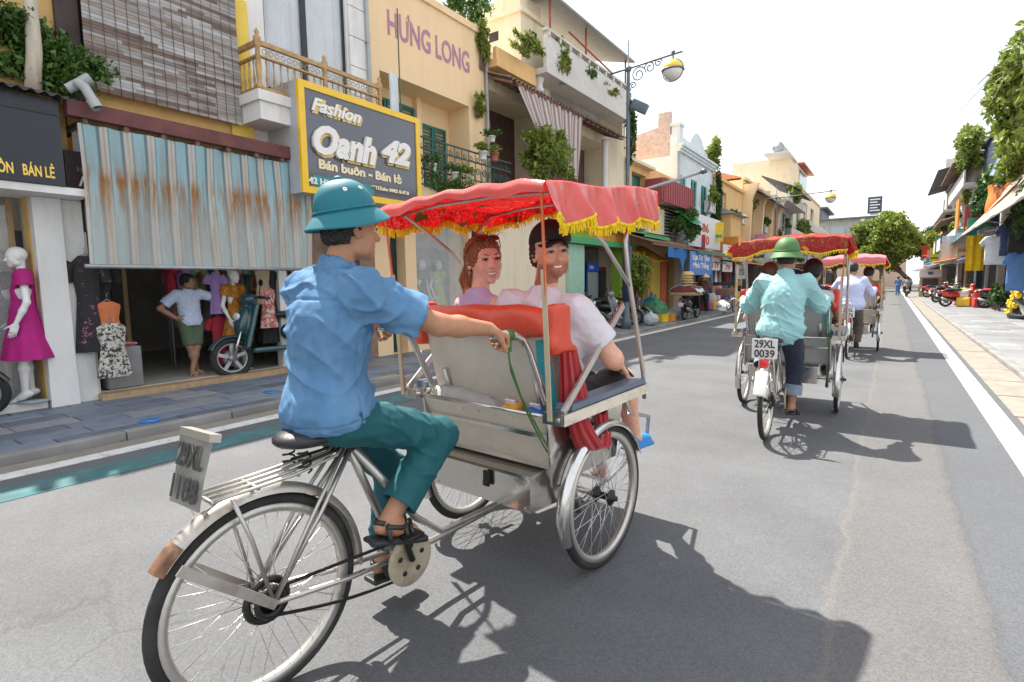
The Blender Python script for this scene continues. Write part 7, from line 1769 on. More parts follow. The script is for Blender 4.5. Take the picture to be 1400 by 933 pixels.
            b = MB(); b.tube([Vector(tuple(hc)) + HT @ (Vector((math.cos(a) * .166 + 0 * a, math.sin(a) * (.127 + .050 + .018 * max(0, math.sin(a)) + .016 * max(0, -math.sin(a))), -.042 + .008 * (1 - math.cos(2 * a)) * .5 - .004)) * sc) for a in np.linspace(0, 2 * PI, 40)[:-1]], .0045 * sc, 6, True); 
            b = MB(); b.tube([Vector(tuple(hc)) + HT @ (Vector((.1085 * math.cos(a), .1295 * math.sin(a), .020)) * sc) for a in np.linspace(0, 2 * PI, 48)[:-1]], .006 * sc, 6, True); put(b.mesh('band'), 'hat_band', hm2)
            b = MB(); b.lathe([(.018, 0), (.017, .008), (.008, .014), (.001, .015)], tuple(hc + np.array(HT @ Vector((0, 0, .140 * sc)))), 'z', 12, rot=HT); put(b.mesh('button'), 'hat_button', hm2)
            if hat.get('eyelets'):
                for (aa, ph) in ((R(-12), R(38)), (R(28), R(38))):
                    c_ = Vector(tuple(hc)) + HT @ (sc * Vector((.107 * math.cos(aa) * math.cos(ph) ** .8, .128 * math.sin(aa) * math.cos(ph) ** .8,   .012 + .130 * math.sin(ph)))); nn = (HT @ Vector((math.cos(aa) * math.cos(ph), math.sin(aa) * math.cos(ph), math.sin(ph)))).normalized()
                    b = MB(); b.lathe([(.003, -.002), (.008, -.001), (.008, .003), (.004, .004), (.003, .0)], tuple(c_), 'z', 12, rot=nn.to_track_quat('Z', 'Y').to_matrix()); put(b.mesh('eyelet'), 'hat_eyelet', m_plate_w)
        else:
            S = SDF(); S.ell(tuple(hc), (.094 * sc, .112 * sc, .098 * sc), HT, .01); S.box(tuple(hc + np.array(HT @ Vector((0, 0, -.10)))), (.2, .2, .09), HT, .01, .01, 's'); put(S.mesh('cap_crown', .008), 'cap_crown', hm2)
            b = MB(); b.grid(lambda u, v: Vector(tuple(hc)) + HT @ Vector(((2 * u - 1) * .078 * math.sqrt(max(0.0, 1 - .55 * v * v)) , .085 + .085 * v * (1 - .35 * (2 * u - 1) ** 2) - .05 * (2 * u - 1) ** 2, -.008 - .02 * v - .022 * (2 * u - 1) ** 2)), 16, 6, True, .004, tuple(HT @ Vector((0, 0, 1)))); put(b.mesh('cap_brim'), 'cap_brim', hm2)
            b = MB(); b.sphere(tuple(hc + np.array(HT @ Vector((0, 0, .098 * sc)))), .008, 6); put(b.mesh('button'), 'cap_button', hm2)
    return o, P, put
m_denim = mat('faded_denim_shirt', (.080, .195, .35), .85, var=.30, scale=3.5, bump=.3, bscale=170, dirt=.55, dirtcol=(.17, .31, .48), dscale=3.2)
m_tealp = mat('teal_trouser_cloth', (.003, .088, .105), .7, var=.12, scale=6, bump=.10, bscale=60)
m_tealh = mat('teal_helmet_cloth', (.003, .145, .185), .6, var=.06, scale=5, bump=.12, bscale=260)
m_greenh = mat('green_helmet_cloth', (.065, .165, .05), .6, var=.08, scale=5, bump=.12, bscale=260)
m_blk = mat('black_cloth', (.014, .014, .016), .8, var=.2, bump=.1)
m_lilac = mat('lilac_cotton', (.50, .38, .56), .85, var=.06, scale=5, bump=.12, bscale=120)
m_tee = mat('pale_lilac_tee', (.66, .62, .66), .85, var=.07, scale=5, bump=.15, bscale=120)
m_turqs = mat('pale_turquoise_shirt', (.28, .52, .54), .8, var=.07, scale=4, bump=.12, bscale=120)
m_lav = mat('lavender_shirt', (.48, .52, .74), .8, var=.07, scale=4, bump=.12)
m_jean = mat('dark_jeans', (.02, .03, .055), .85, var=.2, bump=.15, bscale=150); m_jeancuff = mat('faded_jean_cuff', (.20, .25, .32), .85, var=.15)
def frame_of(cy): return Matrix.Translation(cy.location) @ Euler((0, 0, cy.rotation_euler.z)).to_matrix().to_4x4()
F1, F2, F3 = frame_of(cy1), frame_of(cy2), frame_of(cy3)

# ---- rider of the first cyclo
def denim_seams(V, N):
    g = lambda t, w: np.exp(-(t / w) ** 2); x, y, z = V[:, 0], V[:, 1], V[:, 2]
    yoke = g(z - 1.372 - .012 * np.cos(x * 9), .005) * (N[:, 1] < -.1) * (np.abs(x) < .17)
    arm = g(np.abs(x) - .168 - .10 * np.clip(1.40 - z, 0, .3) * 0, .005) * (z > 1.16) * (np.abs(N[:, 0]) < .93)
    side = g(y - .30, .005) * (np.abs(N[:, 0]) > .75) * (z < 1.22)
    hem = g(z - .945 - .12 * (y - .28), .004) * (z < 1.05)
    return -.0055 * np.clip(yoke + arm + side + hem, 0, 1)
J = dict(base=(0, .33, 0), hip=(0, .285, .965), chest=(0, .295, 1.275), neck=(0, .345, 1.465), head=(.005, .415, 1.63), look=(R(-10), R(2), 0),
         shR=(.175, .325, 1.405), elR=(.31, .565, 1.275), wrR=(.372, .775, 1.248), shL=(-.175, .325, 1.405), elL=(-.27, .575, 1.25), wrL=(-.372, .775, 1.248),
         handR=((.05, .72, -.28), (-.25, -.25, -1), -1, (58, 62, 40), (.25, .8, .6)), handL=((-.05, .72, -.28), (.25, -.25, -1), 1, (58, 62, 40), (.25, .8, .6)),
         hipR=(.095, .31, .93), knR=(.13, .725, .79), anR=(.125, .455, .525), footR=(0, .95, -.28), hipL=(-.095, .31, .93), knL=(-.12, .66, .60), anL=(-.12, .60, .225), footL=(0, 1, -.12))
d1, P1, put1 = person('rider in faded denim shirt, teal helmet and teal trousers pedalling a cyclo', None, J, dict(skin=m_skin_a, res=.006, cres=.0062, shirt=dict(mat=m_denim, sleeve=.78, sr=.084, w=1.02, hem=.905, hemtilt=R(7), collar=True, a=.018, f=(6, 6, 11), seed=3, extra=denim_seams), pants=dict(mat=m_tealp, hem=.86, hw=.090, w=.93, a=.011), footwear='strap', footmat=m_sadd, hair='short', hair_t=.004, hat=dict(type='pith', c=(.005, .395, 1.69), tilt=R(12), yaw=R(-8), mat=m_tealh, eyelets=True, s=.90)), F1)
# ---- woman passenger
J = dict(base=(-.22, 1.4, 0), hip=(-.2, 1.46, .78), chest=(-.215, 1.36, 1.14), neck=(-.22, 1.355, 1.365), head=(-.235, 1.415, 1.548), look=(R(-113), R(3), R(5)),
         shR=(-.075, 1.325, 1.31), elR=(-.02, 1.50, 1.05), wrR=(-.07, 1.70, .92), shL=(-.355, 1.37, 1.31), elL=(-.41, 1.52, 1.05), wrL=(-.34, 1.72, .93),
         handR=((0, 1, -.3), (0, -.3, -1), -1), handL=((0, 1, -.3), (0, -.3, -1), 1), hipR=(-.12, 1.48, .77), knR=(-.13, 1.92, .80), anR=(-.13, 2.02, .50), footR=(0, 1, .05), hipL=(-.29, 1.48, .77), knL=(-.30, 1.92, .80), anL=(-.29, 2.02, .50), footL=(0, 1, .05))
w1, PW, putw = person('smiling woman passenger with auburn ponytail and sunglasses on her head', None, J, dict(skin=m_skin_b, female=True, smile=True, res=.0055, cres=.008, arm=.88, build=.92, nk=.80, hs=1.13, shirt=dict(mat=m_lilac, sleeve=0, w=.94, tank=True, a=.005), pants=dict(mat=m_blk, hem=-.25), footwear='shoe', shoe=True, footmat=m_plate_w, hair='tail', hairmat=m_hair_b, hair_t=.010, hres=.0055, strands=150, brow=mat('brown_brow', (.11, .05, .025), .7), lip=(.08, .45, .42)), F1)
# sunglasses, earring, necklace
for sx in (-1, 1):
    b = MB(); b.lathe([(.001, .004), (.022, .003), (.026, 0), (.024, -.003), (.001, -.002)], PW(sx * .033, .078, .105), 'z', 18, rot=Euler((R(-38), 0, R(-113))).to_matrix(), sx=1.15); putw(b.mesh('sunglass_lens'), 'sunglass_lens', mat('sunglass_lens', (.03, .015, .012), .08, coat=.5))
    b = MB(); b.tube([PW(sx * .06, .07, .10), PW(sx * .088, .02, .065), PW(sx * .086, -.03, .03)], .0028, 5); putw(b.mesh('sunglass_temple'), 'sunglass_temple', m_black)
b = MB(); b.tube([PW(-.012, .09, .11), PW(.012, .09, .11)], .003, 5); putw(b.mesh('sunglass_bridge'), 'sunglass_bridge', m_black)
b = MB(); b.torus((0, 0, 0), .009, .002, 'x', 14, 5); q = putw(b.mesh('earring'), 'earring', m_chrome); q.location = Vector(PW(.083, -.004, -.048)) - Vector((-.22, 1.4, 0)); q.rotation_euler = (0, 0, R(-113))
# ---- man passenger
J = dict(base=(.2, 1.4, 0), hip=(.21, 1.44, .78), chest=(.215, 1.355, 1.12), neck=(.21, 1.37, 1.375), head=(.205, 1.425, 1.57), look=(R(-122), R(2), R(6)),
         shR=(.39, 1.375, 1.29), elR=(.515, 1.50, 1.06), wrR=(.425, 1.70, 1.005), shL=(.03, 1.33, 1.315), elL=(-.01, 1.50, 1.05), wrL=(.06, 1.70, .92),
         handR=((-.35, .8, -.30), (-.45, -.1, -1), -1, (28, 34, 22)), handL=((0, 1, -.3), (0, -.3, -1), 1), hipR=(.30, 1.46, .78), knR=(.355, 1.90, .885), anR=(.345, 2.06, .53), footR=(.05, 1, -.05), hipL=(.12, 1.46, .78), knL=(.10, 1.90, .86), anL=(.10, 2.05, .52), footL=(0, 1, -.05))
m1, PM, putm = person('smiling man passenger with black cap, stubble and pale lilac T-shirt', None, J, dict(skin=m_skin_c, smile=True, stubble=1.15, res=.0055, cres=.008, hs=1.09, arm=1.18, build=1.06, nk=1.0, leg=1.12, shirt=dict(mat=m_tee, sleeve=.72, sr=.084, w=1.03, a=.013, f=(6, 6, 10), seed=8), pants=dict(mat=m_blk, hem=-.02, w=1.08), footwear='shoe', shoe=True, footmat=mat('bright_blue_shoe', (.02, .22, .60), .5), hair='short', hairmat=mat('dark_brown_hair', (.035, .02, .012), .6, var=.3), hair_t=.008, brow=mat('dark_brow', (.06, .03, .018), .7), hat=dict(type='cap', c=(.203, 1.425, 1.632), tilt=R(4), yaw=R(-122), mat=m_blk, s=1.10)), F1)
b = MB(); b.torus((0, 0, 0), .036, .006, 'y', 20, 6, 1.2); q = putm(b.mesh('wristband'), 'wristband', mat('yellow_wristband', (.75, .42, .04), .6)); q.location = Vector((.420, 1.705, 1.003)) - Vector((.2, 1.4, 0)); q.rotation_euler = (R(-15), 0, R(22))
# ---- riders and passengers of the other cyclos
def rider(dx=0.0, crank_down='R'):
    up = dict(kn=(.13, .70, .78), an=(.125, .46, .53)); dn = dict(kn=(.15, .62, .58), an=(.13, .60, .225))
    r_, l_ = (dn, up) if crank_down == 'R' else (up, dn); m = lambda p: (-p[0], p[1], p[2])
    return dict(base=(0, .33, 0), hip=(dx * .7, .285, .97), chest=(dx, .27, 1.275), neck=(dx, .32, 1.465), head=(dx, .40, 1.62), look=(R(-3), R(-4), 0),
                shR=(.175 + dx, .31, 1.40), elR=(.31 + dx * .4, .55, 1.17), wrR=(.374, .78, 1.245), shL=(-.175 + dx, .31, 1.40), elL=(-.31 + dx * .4, .55, 1.17), wrL=(-.374, .78, 1.245),
                handR=((.05, .72, -.28), (-.25, -.25, -1), -1, (55, 60, 40)), handL=((-.05, .72, -.28), (.25, -.25, -1), 1, (55, 60, 40)),
                hipR=(.095 + dx * .7, .31, .93), knR=r_['kn'], anR=r_['an'], footR=(0, 1, -.12), hipL=(-.095 + dx * .7, .31, .93), knL=m(l_['kn']), anL=m(l_['an']), footL=(0, 1, -.2))
person('rider in pale turquoise long sleeved shirt and green helmet', None, rider(.07), dict(skin=m_skin_d, face=False, res=.009, cres=.009, shirt=dict(mat=m_turqs, sleeve=1.8, sr=.078, w=1.0, hem=.80, collar=True, a=.017, f=(6, 6, 11), seed=11), pants=dict(mat=m_jean, hem=.72, hw=.072, cuff=m_jeancuff), footwear='slide', footmat=m_sadd, hair='short', hair_t=.004, hat=dict(type='pith', c=(.07, .385, 1.675), tilt=R(2), mat=m_greenh)), F2)
person('bare headed rider in lavender shirt and brown trousers', None, rider(.02), dict(skin=m_skin_d, face=False, res=.012, cres=.013, shirt=dict(mat=m_lav, sleeve=1.8, sr=.085, w=1.14, hem=.86, a=.012, seed=13), pants=dict(mat=mat('brown_trousers', (.10, .08, .06), .85), hem=.95), footwear='shoe', shoe=True, footmat=m_blk, hair='short'), F3)
def passenger(dx, z=0.0):
    return dict(base=(dx, 1.4, 0), hip=(dx, 1.46, .78), chest=(dx, 1.38, 1.10 + z), neck=(dx, 1.39, 1.34 + z), head=(dx, 1.43, 1.50 + z), look=(R(-10), 0, 0),
                shR=(dx + .17, 1.39, 1.27 + z), elR=(dx + .25, 1.46, 1.0 + z), wrR=(dx + .16, 1.70, .95), shL=(dx - .17, 1.39, 1.27 + z), elL=(dx - .24, 1.50, 1.0 + z), wrL=(dx - .12, 1.70, .93),
                handR=((-.3, 1, -.1), (0, -.1, -1), -1), handL=((.3, 1, -.1), (0, -.1, -1), 1), hipR=(dx + .09, 1.48, .78), knR=(dx + .1, 1.92, .82), anR=(dx + .1, 2.04, .50), footR=(0, 1, 0), hipL=(dx - .09, 1.48, .78), knL=(dx - .1, 1.92, .82), anL=(dx - .1, 2.04, .50), footL=(0, 1, 0))
person('bare armed passenger with dark hair seated behind the silver seat back', None, passenger(.20, .02), dict(skin=m_skin_a, female=True, face=False, res=.010, cres=.012, arm=.95, build=.95, shirt=dict(mat=m_cl['navy'], sleeve=0, tank=True, w=.95), pants=dict(mat=m_blk, hem=-.1), footwear='shoe', shoe=True, footmat=m_blk, hair='fringe', hair_t=.014), F2)
person('brown haired passenger on the far side of the silver seat', None, passenger(-.22, 0), dict(skin=m_skin_b, face=False, res=.012, cres=.014, shirt=dict(mat=m_cl['rose'], sleeve=.6), pants=dict(mat=m_jean, hem=.9), footwear='shoe', shoe=True, footmat=m_blk, hair='fringe', hairmat=mat('brown_hair', (.10, .05, .025), .5, var=.3), hair_t=.012), F2)
person('passenger in olive shirt with red scarf leaning out of the distant cyclo', None, passenger(.26, .05), dict(skin=m_skin_a, face=False, res=.012, cres=.014, shirt=dict(mat=m_cl['olive'], sleeve=.7), pants=dict(mat=m_blk, hem=.9), footwear='shoe', shoe=True, footmat=m_blk, hair='short', hair_t=.012), F3)

# ================================================================ shop people, mannequins, garments, scooters and street clutter
FL = Matrix.Translation((0, 0, .16))
# ---- shop man
Fm = Matrix.Translation((-8.42, 3.80, .155)) @ Matrix.Rotation(R(-90), 4, 'Z')
J = dict(base=(0, 0, 0), hip=(0, 0, .86), chest=(0, -.02, 1.14), neck=(0, -.02, 1.345), head=(0, .01, 1.49), look=(R(38), 0, 0), shR=(.185, -.02, 1.29), elR=(.40, -.08, 1.08), wrR=(.215, .03, .92), shL=(-.185, -.02, 1.29), elL=(-.42, .03, 1.22), wrL=(-.63, .10, 1.17),
         handR=((-.6, .3, -.3), (-.8, 0, 0), 1, (20, 20, 10)), handL=((-.8, .2, -.3), (0, -.3, -1), 1, (40, 40, 30)), hipR=(.09, 0, .83), knR=(.06, .06, .46), anR=(-.03, .03, .085), footR=(-.1, 1, 0), hipL=(-.09, 0, .83), knL=(-.05, .05, .46), anL=(.08, .12, .085), footL=(.1, 1, 0))
shop_man, _p, _q = person('man in pale blue polo and green shorts leaning in the dress shop, hand on hip', None, J, dict(skin=m_skin_d, res=.009, cres=.011, shirt=dict(mat=mat('pale_blue_polo', (.50, .58, .74), .85, var=.12, scale=30), sleeve=.75, sr=.085, hem=.80, w=.92, collar=True, a=.010), pants=dict(mat=mat('green_shorts', (.09, .13, .075), .85, var=.1), hem=-.08), footwear='slide', footmat=m_cl['tan'], hair='short'), Fm)
shop_man.scale = (.92, .92, .92)
# ---- mannequins
def skirt(w0, d0, w1, d1, z0, z1, folds=9, amp=.05):
    b = MB(); b.grid(lambda u, v: Vector(((w0 + (w1 - w0) * v) * math.cos(2 * PI * u) * (1 + amp * v * math.sin(folds * 2 * PI * u)), (d0 + (d1 - d0) * v) * math.sin(2 * PI * u) * (1 + amp * v * math.sin(folds * 2 * PI * u)), z0 + (z1 - z0) * v)), 72, 6); return b
J = dict(base=(0, 0, 0), hip=(0, 0, .96), chest=(0, -.01, 1.25), neck=(0, -.02, 1.45), head=(0, .015, 1.60), look=(R(8), R(-6), 0), shR=(.165, -.02, 1.385), elR=(.235, -.03, 1.10), wrR=(.22, .10, .87), shL=(-.165, -.02, 1.385), elL=(-.235, -.03, 1.10), wrL=(-.22, .08, .86),
         handR=((0, .3, -1), (-1, 0, 0), 1, (15, 15, 10)), handL=((0, .3, -1), (1, 0, 0), -1, (15, 15, 10)), hipR=(.085, 0, .92), knR=(.08, .02, .50), anR=(.07, 0, .095), footR=(0, 1, -.35), hipL=(-.085, 0, .92), knL=(-.08, .04, .50), anL=(-.075, .06, .095), footL=(0, 1, -.35))
m_mag = mat('magenta_dress', (.40, .005, .17), .75, var=.12, scale=6); m_orp = mat('orange_print_dress', (.45, .17, .02), .8, var=.5, scale=14); m_brd = mat('brown_dress', (.06, .03, .025), .8); m_lime2 = mat('lime_suit', (.38, .40, .02), .8, var=.1)
mq, _P, pq = person('white mannequin in magenta puff sleeve dress beside the white pillar', None, J, dict(skin=m_mann, face=False, female=True, res=.011, cres=.012, arm=.8, build=.86, nk=.8, hs=.98, leg=.9, shirt=dict(mat=m_mag, sleeve=.42, sr=.088, w=.90, a=.005), pants=None), Matrix.Translation((0, 0, 0)), name='mannequin', cat='mannequin')
pq(skirt(.15, .115, .27, .23, 1.02, .46).mesh('skirt'), 'skirt', m_mag)
b = MB(); b.lathe([(.19, 0), (.19, .012), (.02, .015)], (0, 0, -.03), 'z', 24); pq(b.mesh('stand'), 'stand', m_glass)
def mann_copy(loc, rz, label, m_, sc=1.0):
    o = copy_tree(mq); o.location = loc; o.rotation_euler = (0, 0, rz); o.scale = (sc, sc, sc); o['label'] = label
    for ch in o.children:
        if ch.name.split('.')[0] in ('shirt', 'skirt'): ch.material_slots[0].link = 'OBJECT'; ch.material_slots[0].material = m_
    return o
for i, (u, v, x, rz, lb, m_, z) in enumerate(((15, 545, -8.75, R(-150), 'mannequin in dark brown dress deeper inside behind the magenta one', m_brd, .17), (325, 470, -8.30, R(-75), 'headless pale mannequin in orange print dress behind the teal scooter', m_orp, .17), (577, 400, -8.75, R(-80), 'mannequin in brown belted dress in the display window', m_brd, .28), (600, 400, -8.85, R(-95), 'mannequin in lime green suit in the display window', m_lime2, .28), (390, 420, -8.35, R(-80), 'mannequin in orange top at the dress shop end by the white post', m_cl['orange'], .17))):
    p = px(u, v, x=x); mann_copy((x, p.y, z + .02), rz, lb.replace('headless pale ', ''), m_, .88 if i in (1, 4) else 1.0)
mq.location = (-8.02, px(38, 480, x=-8.02).y, .20); mq.rotation_euler = (0, 0, R(168))
# ---- hanging garments
_gm = {}
def garment(loc, rz, h, w, m_, label, grp, sleeves=True, hanger=True):
    k = (round(h, 2), round(w, 2), sleeves)
    if k not in _gm:
        b = MB(); prof = [(0, .30), (.05, .62), (.10, .70), (.28, .60), (.42, .52), (1.0, .80)]
        def wz(t):
            for (t0, a), (t1, c) in zip(prof, prof[1:]):
                if t <= t1: return a + (c - a) * (t - t0) / (t1 - t0)
            return prof[-1][1]
        b.grid(lambda u, v: Vector((wz(v) * w / 2 * math.cos(2 * PI * u), .045 * math.sin(2 * PI * u) * (1 + .5 * v) + .012 * v * math.sin(14 * u * PI), -h * v)), 36, 14)
        if sleeves:
            for s_ in (-1, 1): b.tube([(s_ * w * .30, 0, -h * .07), (s_ * w * .42, 0, -h * .16), (s_ * w * .46, .01, -h * .27)], [.055, .06, .065], 10, caps=False)
        _gm[k] = b.mesh('cloth')
        b = MB(); b.tube([(-w * .2, 0, -.03), (0, 0, .03), (w * .2, 0, -.03)], .006, 5); b.tube([(0, 0, .03), (0, 0, .09), (.02, 0, .11)], .003, 5); _gm[k + ('h',)] = b.mesh('hanger'); _gm[k + ('h',)].materials.append(m_steel)
    t = thing('hanging_garment', label, 'garment', loc, rz, grp)
    o = link(_gm[k].copy() if not _gm[k].materials else _gm[k], 'cloth', t)
    if not o.data.materials: o.data.materials.append(m_)
    o.material_slots[0].link = 'OBJECT'; o.material_slots[0].material = m_
    if hanger: link(_gm[k + ('h',)], 'hanger', t)
    return t
m_bwp = mat('black_white_lattice', (.55, .52, .46), .8); worn(m_bwp, (.03, .03, .03), .50, .52, 26, 1.0); m_redp = mat('red_pattern', (.42, .08, .08), .8); worn(m_redp, (.6, .5, .42), .5, .53, 24, 1.0); m_pinkfl = mat('pink_black_print', (.02, .02, .02), .8); worn(m_pinkfl, (.45, .12, .28), .58, .6, 9, 1.0)
grp = 'clothes hung at the dress shop'
for (x, y, z, h, w, m_, rz, lb) in ((-7.90, 2.43, 1.83, 1.15, .42, m_pinkfl, R(75), 'black dress with pink print hung high by the white pilaster'), (-8.0, 2.58, 1.80, 1.05, .40, m_cl['black'], R(80), 'plain black long dress hung behind the pink print one'), (-7.86, 2.60, 1.28, .5, .40, m_cl['orange'], R(85), 'small orange top hung over the lattice dress'), (-7.80, 2.60, 1.02, .66, .46, m_bwp, R(88), 'black and white lattice dress hung in front of the grey table'),
                                (-8.02, 4.72, 1.72, .55, .34, m_cl['tan'], R(85), 'tan sleeveless top hung above the red patterned one'), (-7.98, 4.76, 1.42, .62, .36, m_redp, R(85), 'red patterned sleeveless top hung behind the teal scooter'), (-8.1, 4.86, 1.75, 1.2, .40, m_cl['black'], R(88), 'long black dress hung behind the red patterned top'), (-8.35, 4.16, 1.66, .62, .26, m_cl['purple'], R(80), 'purple dress hung by the shop man hand'), (-8.5, 4.25, 1.0, .75, .4, m_cl['red'], R(85), 'dark red dress hung low behind the shop man'), (-8.45, 4.55, .95, .7, .42, m_cl['green'], R(85), 'dark green print dress hung low by the orange mannequin')):
    garment((x, y, z), rz, h, w, m_, lb, grp, lb.find('sleeveless') < 0 and lb.find('lattice') < 0)
rg = random.Random(77); cols = ['rose', 'cream', 'tan', 'red', 'pink', 'grey', 'brown', 'olive', 'purple', 'black', 'teal', 'white', 'navy', 'green', 'blue', 'orange']
for i in range(32):
    c_ = cols[i % 16]; row = i // 16
    garment((-9.2 - .7 * row + rg.uniform(-.03, .03), 3.95 + (i % 16) * .085 + row * .25, 1.74 + rg.uniform(-.03, .03)), R(rg.uniform(-12, 12)), .75 + .1 * (i % 3), .44, m_cl[c_], ('%s dress on the crowded front rail behind the shop man' if row == 0 else '%s dress on the back rail deep in the dress shop') % c_, grp)
for i in range(13):
    c_ = cols[(i * 5 + 3) % 16]; garment((-8.72 + rg.uniform(-.04, .04), 3.72 + i * .10, 1.74 + rg.uniform(-.02, .02)), R(rg.uniform(-14, 14)), .38 + .06 * (i % 3), .38, m_cl[c_], '%s blouse hung just behind the shop man' % c_, grp)
for row in (0, 1):
    b = MB(); x = -9.2 - .7 * row; b.tube([(x, 3.85 + row * .25, 1.85), (x, 5.4 + row * .25, 1.85)], .014, 6); r_ = thing('garment_rail', ['steel rail of crowded dresses behind the shop man', 'steel rail of dresses deep in the shop'][row], 'rail', (x, 4.5, .16)); b.build('bar', m_steel, r_, True)
    for y in (3.88 + row * .25, 5.37 + row * .25): b = MB(); b.tube([(x, y, .16), (x, y, 1.85)], .014, 6); b.build('upright', m_steel, r_, True)
t = thing('cloth_table', 'table draped in grey cloth with folded clothes inside the shop entrance', 'table', (-8.35, 2.8, .16))
b = MB(); b.obox((-8.30, 2.79, .43), (.28, .20, .265), None, .02); b.build('grey_cloth', mat('grey_table_cloth', (.24, .24, .24), .85, var=.12, bump=.2, bscale=12), t, True)
for k in range(5): b = MB(); b.obox((-8.3 + rg.uniform(-.08, .08), 2.72 + .04 * k, .71 + .012 * (k % 3)), (.14, .09, .012), (0, 0, rg.uniform(-.3, .3)), .006); b.build('folded_cloth', m_cl[cols[k]], t, True)
for k, y in enumerate((2.75, 3.3, 3.85)):
    t = thing('ceiling_fan_disc', ['round green wicker tray hung from the shop ceiling above the black dresses', 'round green wicker tray hung above the shop doorway', 'round green wicker tray hung above the shop man'][k], 'tray', (-8.6, y, 1.84)); b = MB(); b.lathe([(.16, 0), (.18, .02), (.15, .03), (.02, .035)], (0, 0, 0), 'z', 20); b.build('tray', mat('wicker_green', (.30, .38, .22), .6, var=.3, scale=30), t); b = MB(); b.tube([(0, 0, .035), (0, 0, 1.1)], .004, 4); b.build('cord', m_steel, t)
# ---- scooters
_sw = {}
def scooter(loc, rz, label, paint, grp='parked scooters and motorbikes', lean=R(6), r=.27, res=.016, seatm=None):
    T = thing('scooter', label, 'scooter', loc, rz, grp); T.rotation_euler = (0, lean, rz)
    if r not in _sw:
        b = MB(); b.torus((0, 0, 0), r - .045, .045, 'x', 36, 8); a = b.mesh('tyre'); a.materials.append(m_tyre)
        b = MB(); b.torus((0, 0, 0), r - .085, .02, 'x', 32, 6); b.lathe([(.05, -.05), (.05, .05), (.001, .051)], (0, 0, 0), 'x', 14); b.lathe([(.10, .035), (.10, .04), (.06, .041)], (0, 0, 0), 'x', 24)
        for k in range(5): an = 2 * PI * k / 5; b.obox((0, math.sin(an) * r * .42, math.cos(an) * r * .42), (.014, .022, r * .28), Matrix.Rotation(-an, 3, 'X'))
        c = b.mesh('rim'); c.materials.append(m_steel); _sw[r] = (a, c)
    for y in (.64, -.62):
        w = bpy.data.objects.new('wheel', None); COL.objects.link(w); w.parent = T; w.location = (0, y, r); link(_sw[r][0], 'tyre', w); link(_sw[r][1], 'rim', w)
    S = SDF(); S.cap((0, -.15, .56), (0, -.78, .74), .12, .07, .05); S.ell((0, -.45, .58), (.155, .34, .15), k=.05); S.box((0, .15, .34), (.15, .26, .035), None, .03, .05); S.ell((0, -.92, .74), (.09, .07, .05), k=.04)
    S.box((0, .40, .66), (.19, .03, .31), (R(17), 0, 0), .03, .06); S.ell((0, .47, .74), (.13, .085, .22), (R(17), 0, 0), .05); S.ell((0, .36, 1.02), (.14, .11, .085), k=.04)
    link(S.mesh('body', res), 'body', T, False, paint)
    S = SDF(); S.ell((0, -.28, .80), (.135, .38, .06)); S.ell((0, -.52, .83), (.125, .2, .055), k=.04); link(S.mesh('seat', res), 'seat', T, False, seatm or m_sadd)
    b = arc_fender((0, .64, r), r + .02, R(25), R(150), .06); b.build('front_fender', paint, T)
    b = MB(); b.tube([(.08, .64, r), (.07, .50, .68)], .02, 8); b.tube([(-.08, .64, r), (-.07, .50, .68)], .02, 8); b.tube([(-.08, .64, r), (.08, .64, r)], .012, 6); b.build('fork', m_chrome, T)
    b = MB(); b.tube([(-.34, .22, 1.0), (-.2, .32, 1.03), (.2, .32, 1.03), (.34, .22, 1.0)], .014, 8); b.build('handlebar', m_oil, T)
    for s_ in (-1, 1):
        b = MB(); b.tube([(s_ * .34, .22, 1.0), (s_ * .22, .305, 1.028)], .02, 8); b.build('grip', m_sadd, T)
        b = MB(); b.tube([(s_ * .22, .31, 1.03), (s_ * .28, .30, 1.18)], .006, 5); mm = b.build('mirror_stem', m_oil, T); b = MB(); b.sphere((s_ * .30, .30, 1.21), .055, 8, 1.2, .3, .8); b.build('mirror', m_oil, mm)
    b = MB(); b.sphere((0, .535, .80), .07, 8, 1.3, .5, .8); b.build('headlamp', mat('headlamp_glass', (.8, .8, .78), .1, spec=.8), T)
    b = MB(); b.obox((.02, -.45, .36), (.12, .28, .09), None, .03); b.build('engine', m_oil, T)
    b = MB(); b.tube([(.16, -.30, .30), (.17, -.62, .36), (.17, -.85, .44)], [.03, .055, .05], 10); b.build('exhaust', m_steel, T)
    b = MB(); b.obox((0, -.98, .72), (.05, .015, .025), None, .01); b.build('tail_lamp', m_red_r, T)
    b = MB(); b.box(-.09, .09, -1.0, -.99, .50, .63); b.build('number_plate', m_plate_w, T)
    b = MB(); b.tube([(-.1, -.1, .28), (-.2, -.02, .02)], .012, 6); b.build('kickstand', m_oil, T)
    return T
p = px(321, 516, z=PZ)
m_tealsc = mat('dark_teal_paint', (.025, .075, .085), .25, var=.06, coat=.6)
tsc = scooter((p.x + .22, p.y + .66, PZ), R(172), 'dark teal scooter parked at the dress shop threshold', m_tealsc); tsc.scale = (1.15, 1.15, 1.15)
m_redsc = mat('red_scooter_paint', (.55, .05, .03), .3, coat=.5); m_blksc = mat('black_scooter_paint', (.02, .02, .022), .3, coat=.5); m_grysc = mat('grey_scooter_paint', (.22, .23, .24), .35, coat=.4)
scooter((px(2, 560, z=PZ).x + .2, px(2, 560, z=PZ).y - .85, PZ), R(-20), 'black scooter half seen beside the magenta mannequin', m_blksc)
p = px(1303, 419.5, z=PZR); scooter((p.x + .3, p.y, PZR), R(-78), 'red scooter parked on the sunny pavement near the chalkboard', m_redsc)
p = px(1352, 421.5, z=PZR); scooter((p.x + .45, p.y, PZR), R(-95), 'black motorbike with dark red seat parked beside the toy stand', m_blksc, seatm=m_cl['red'])
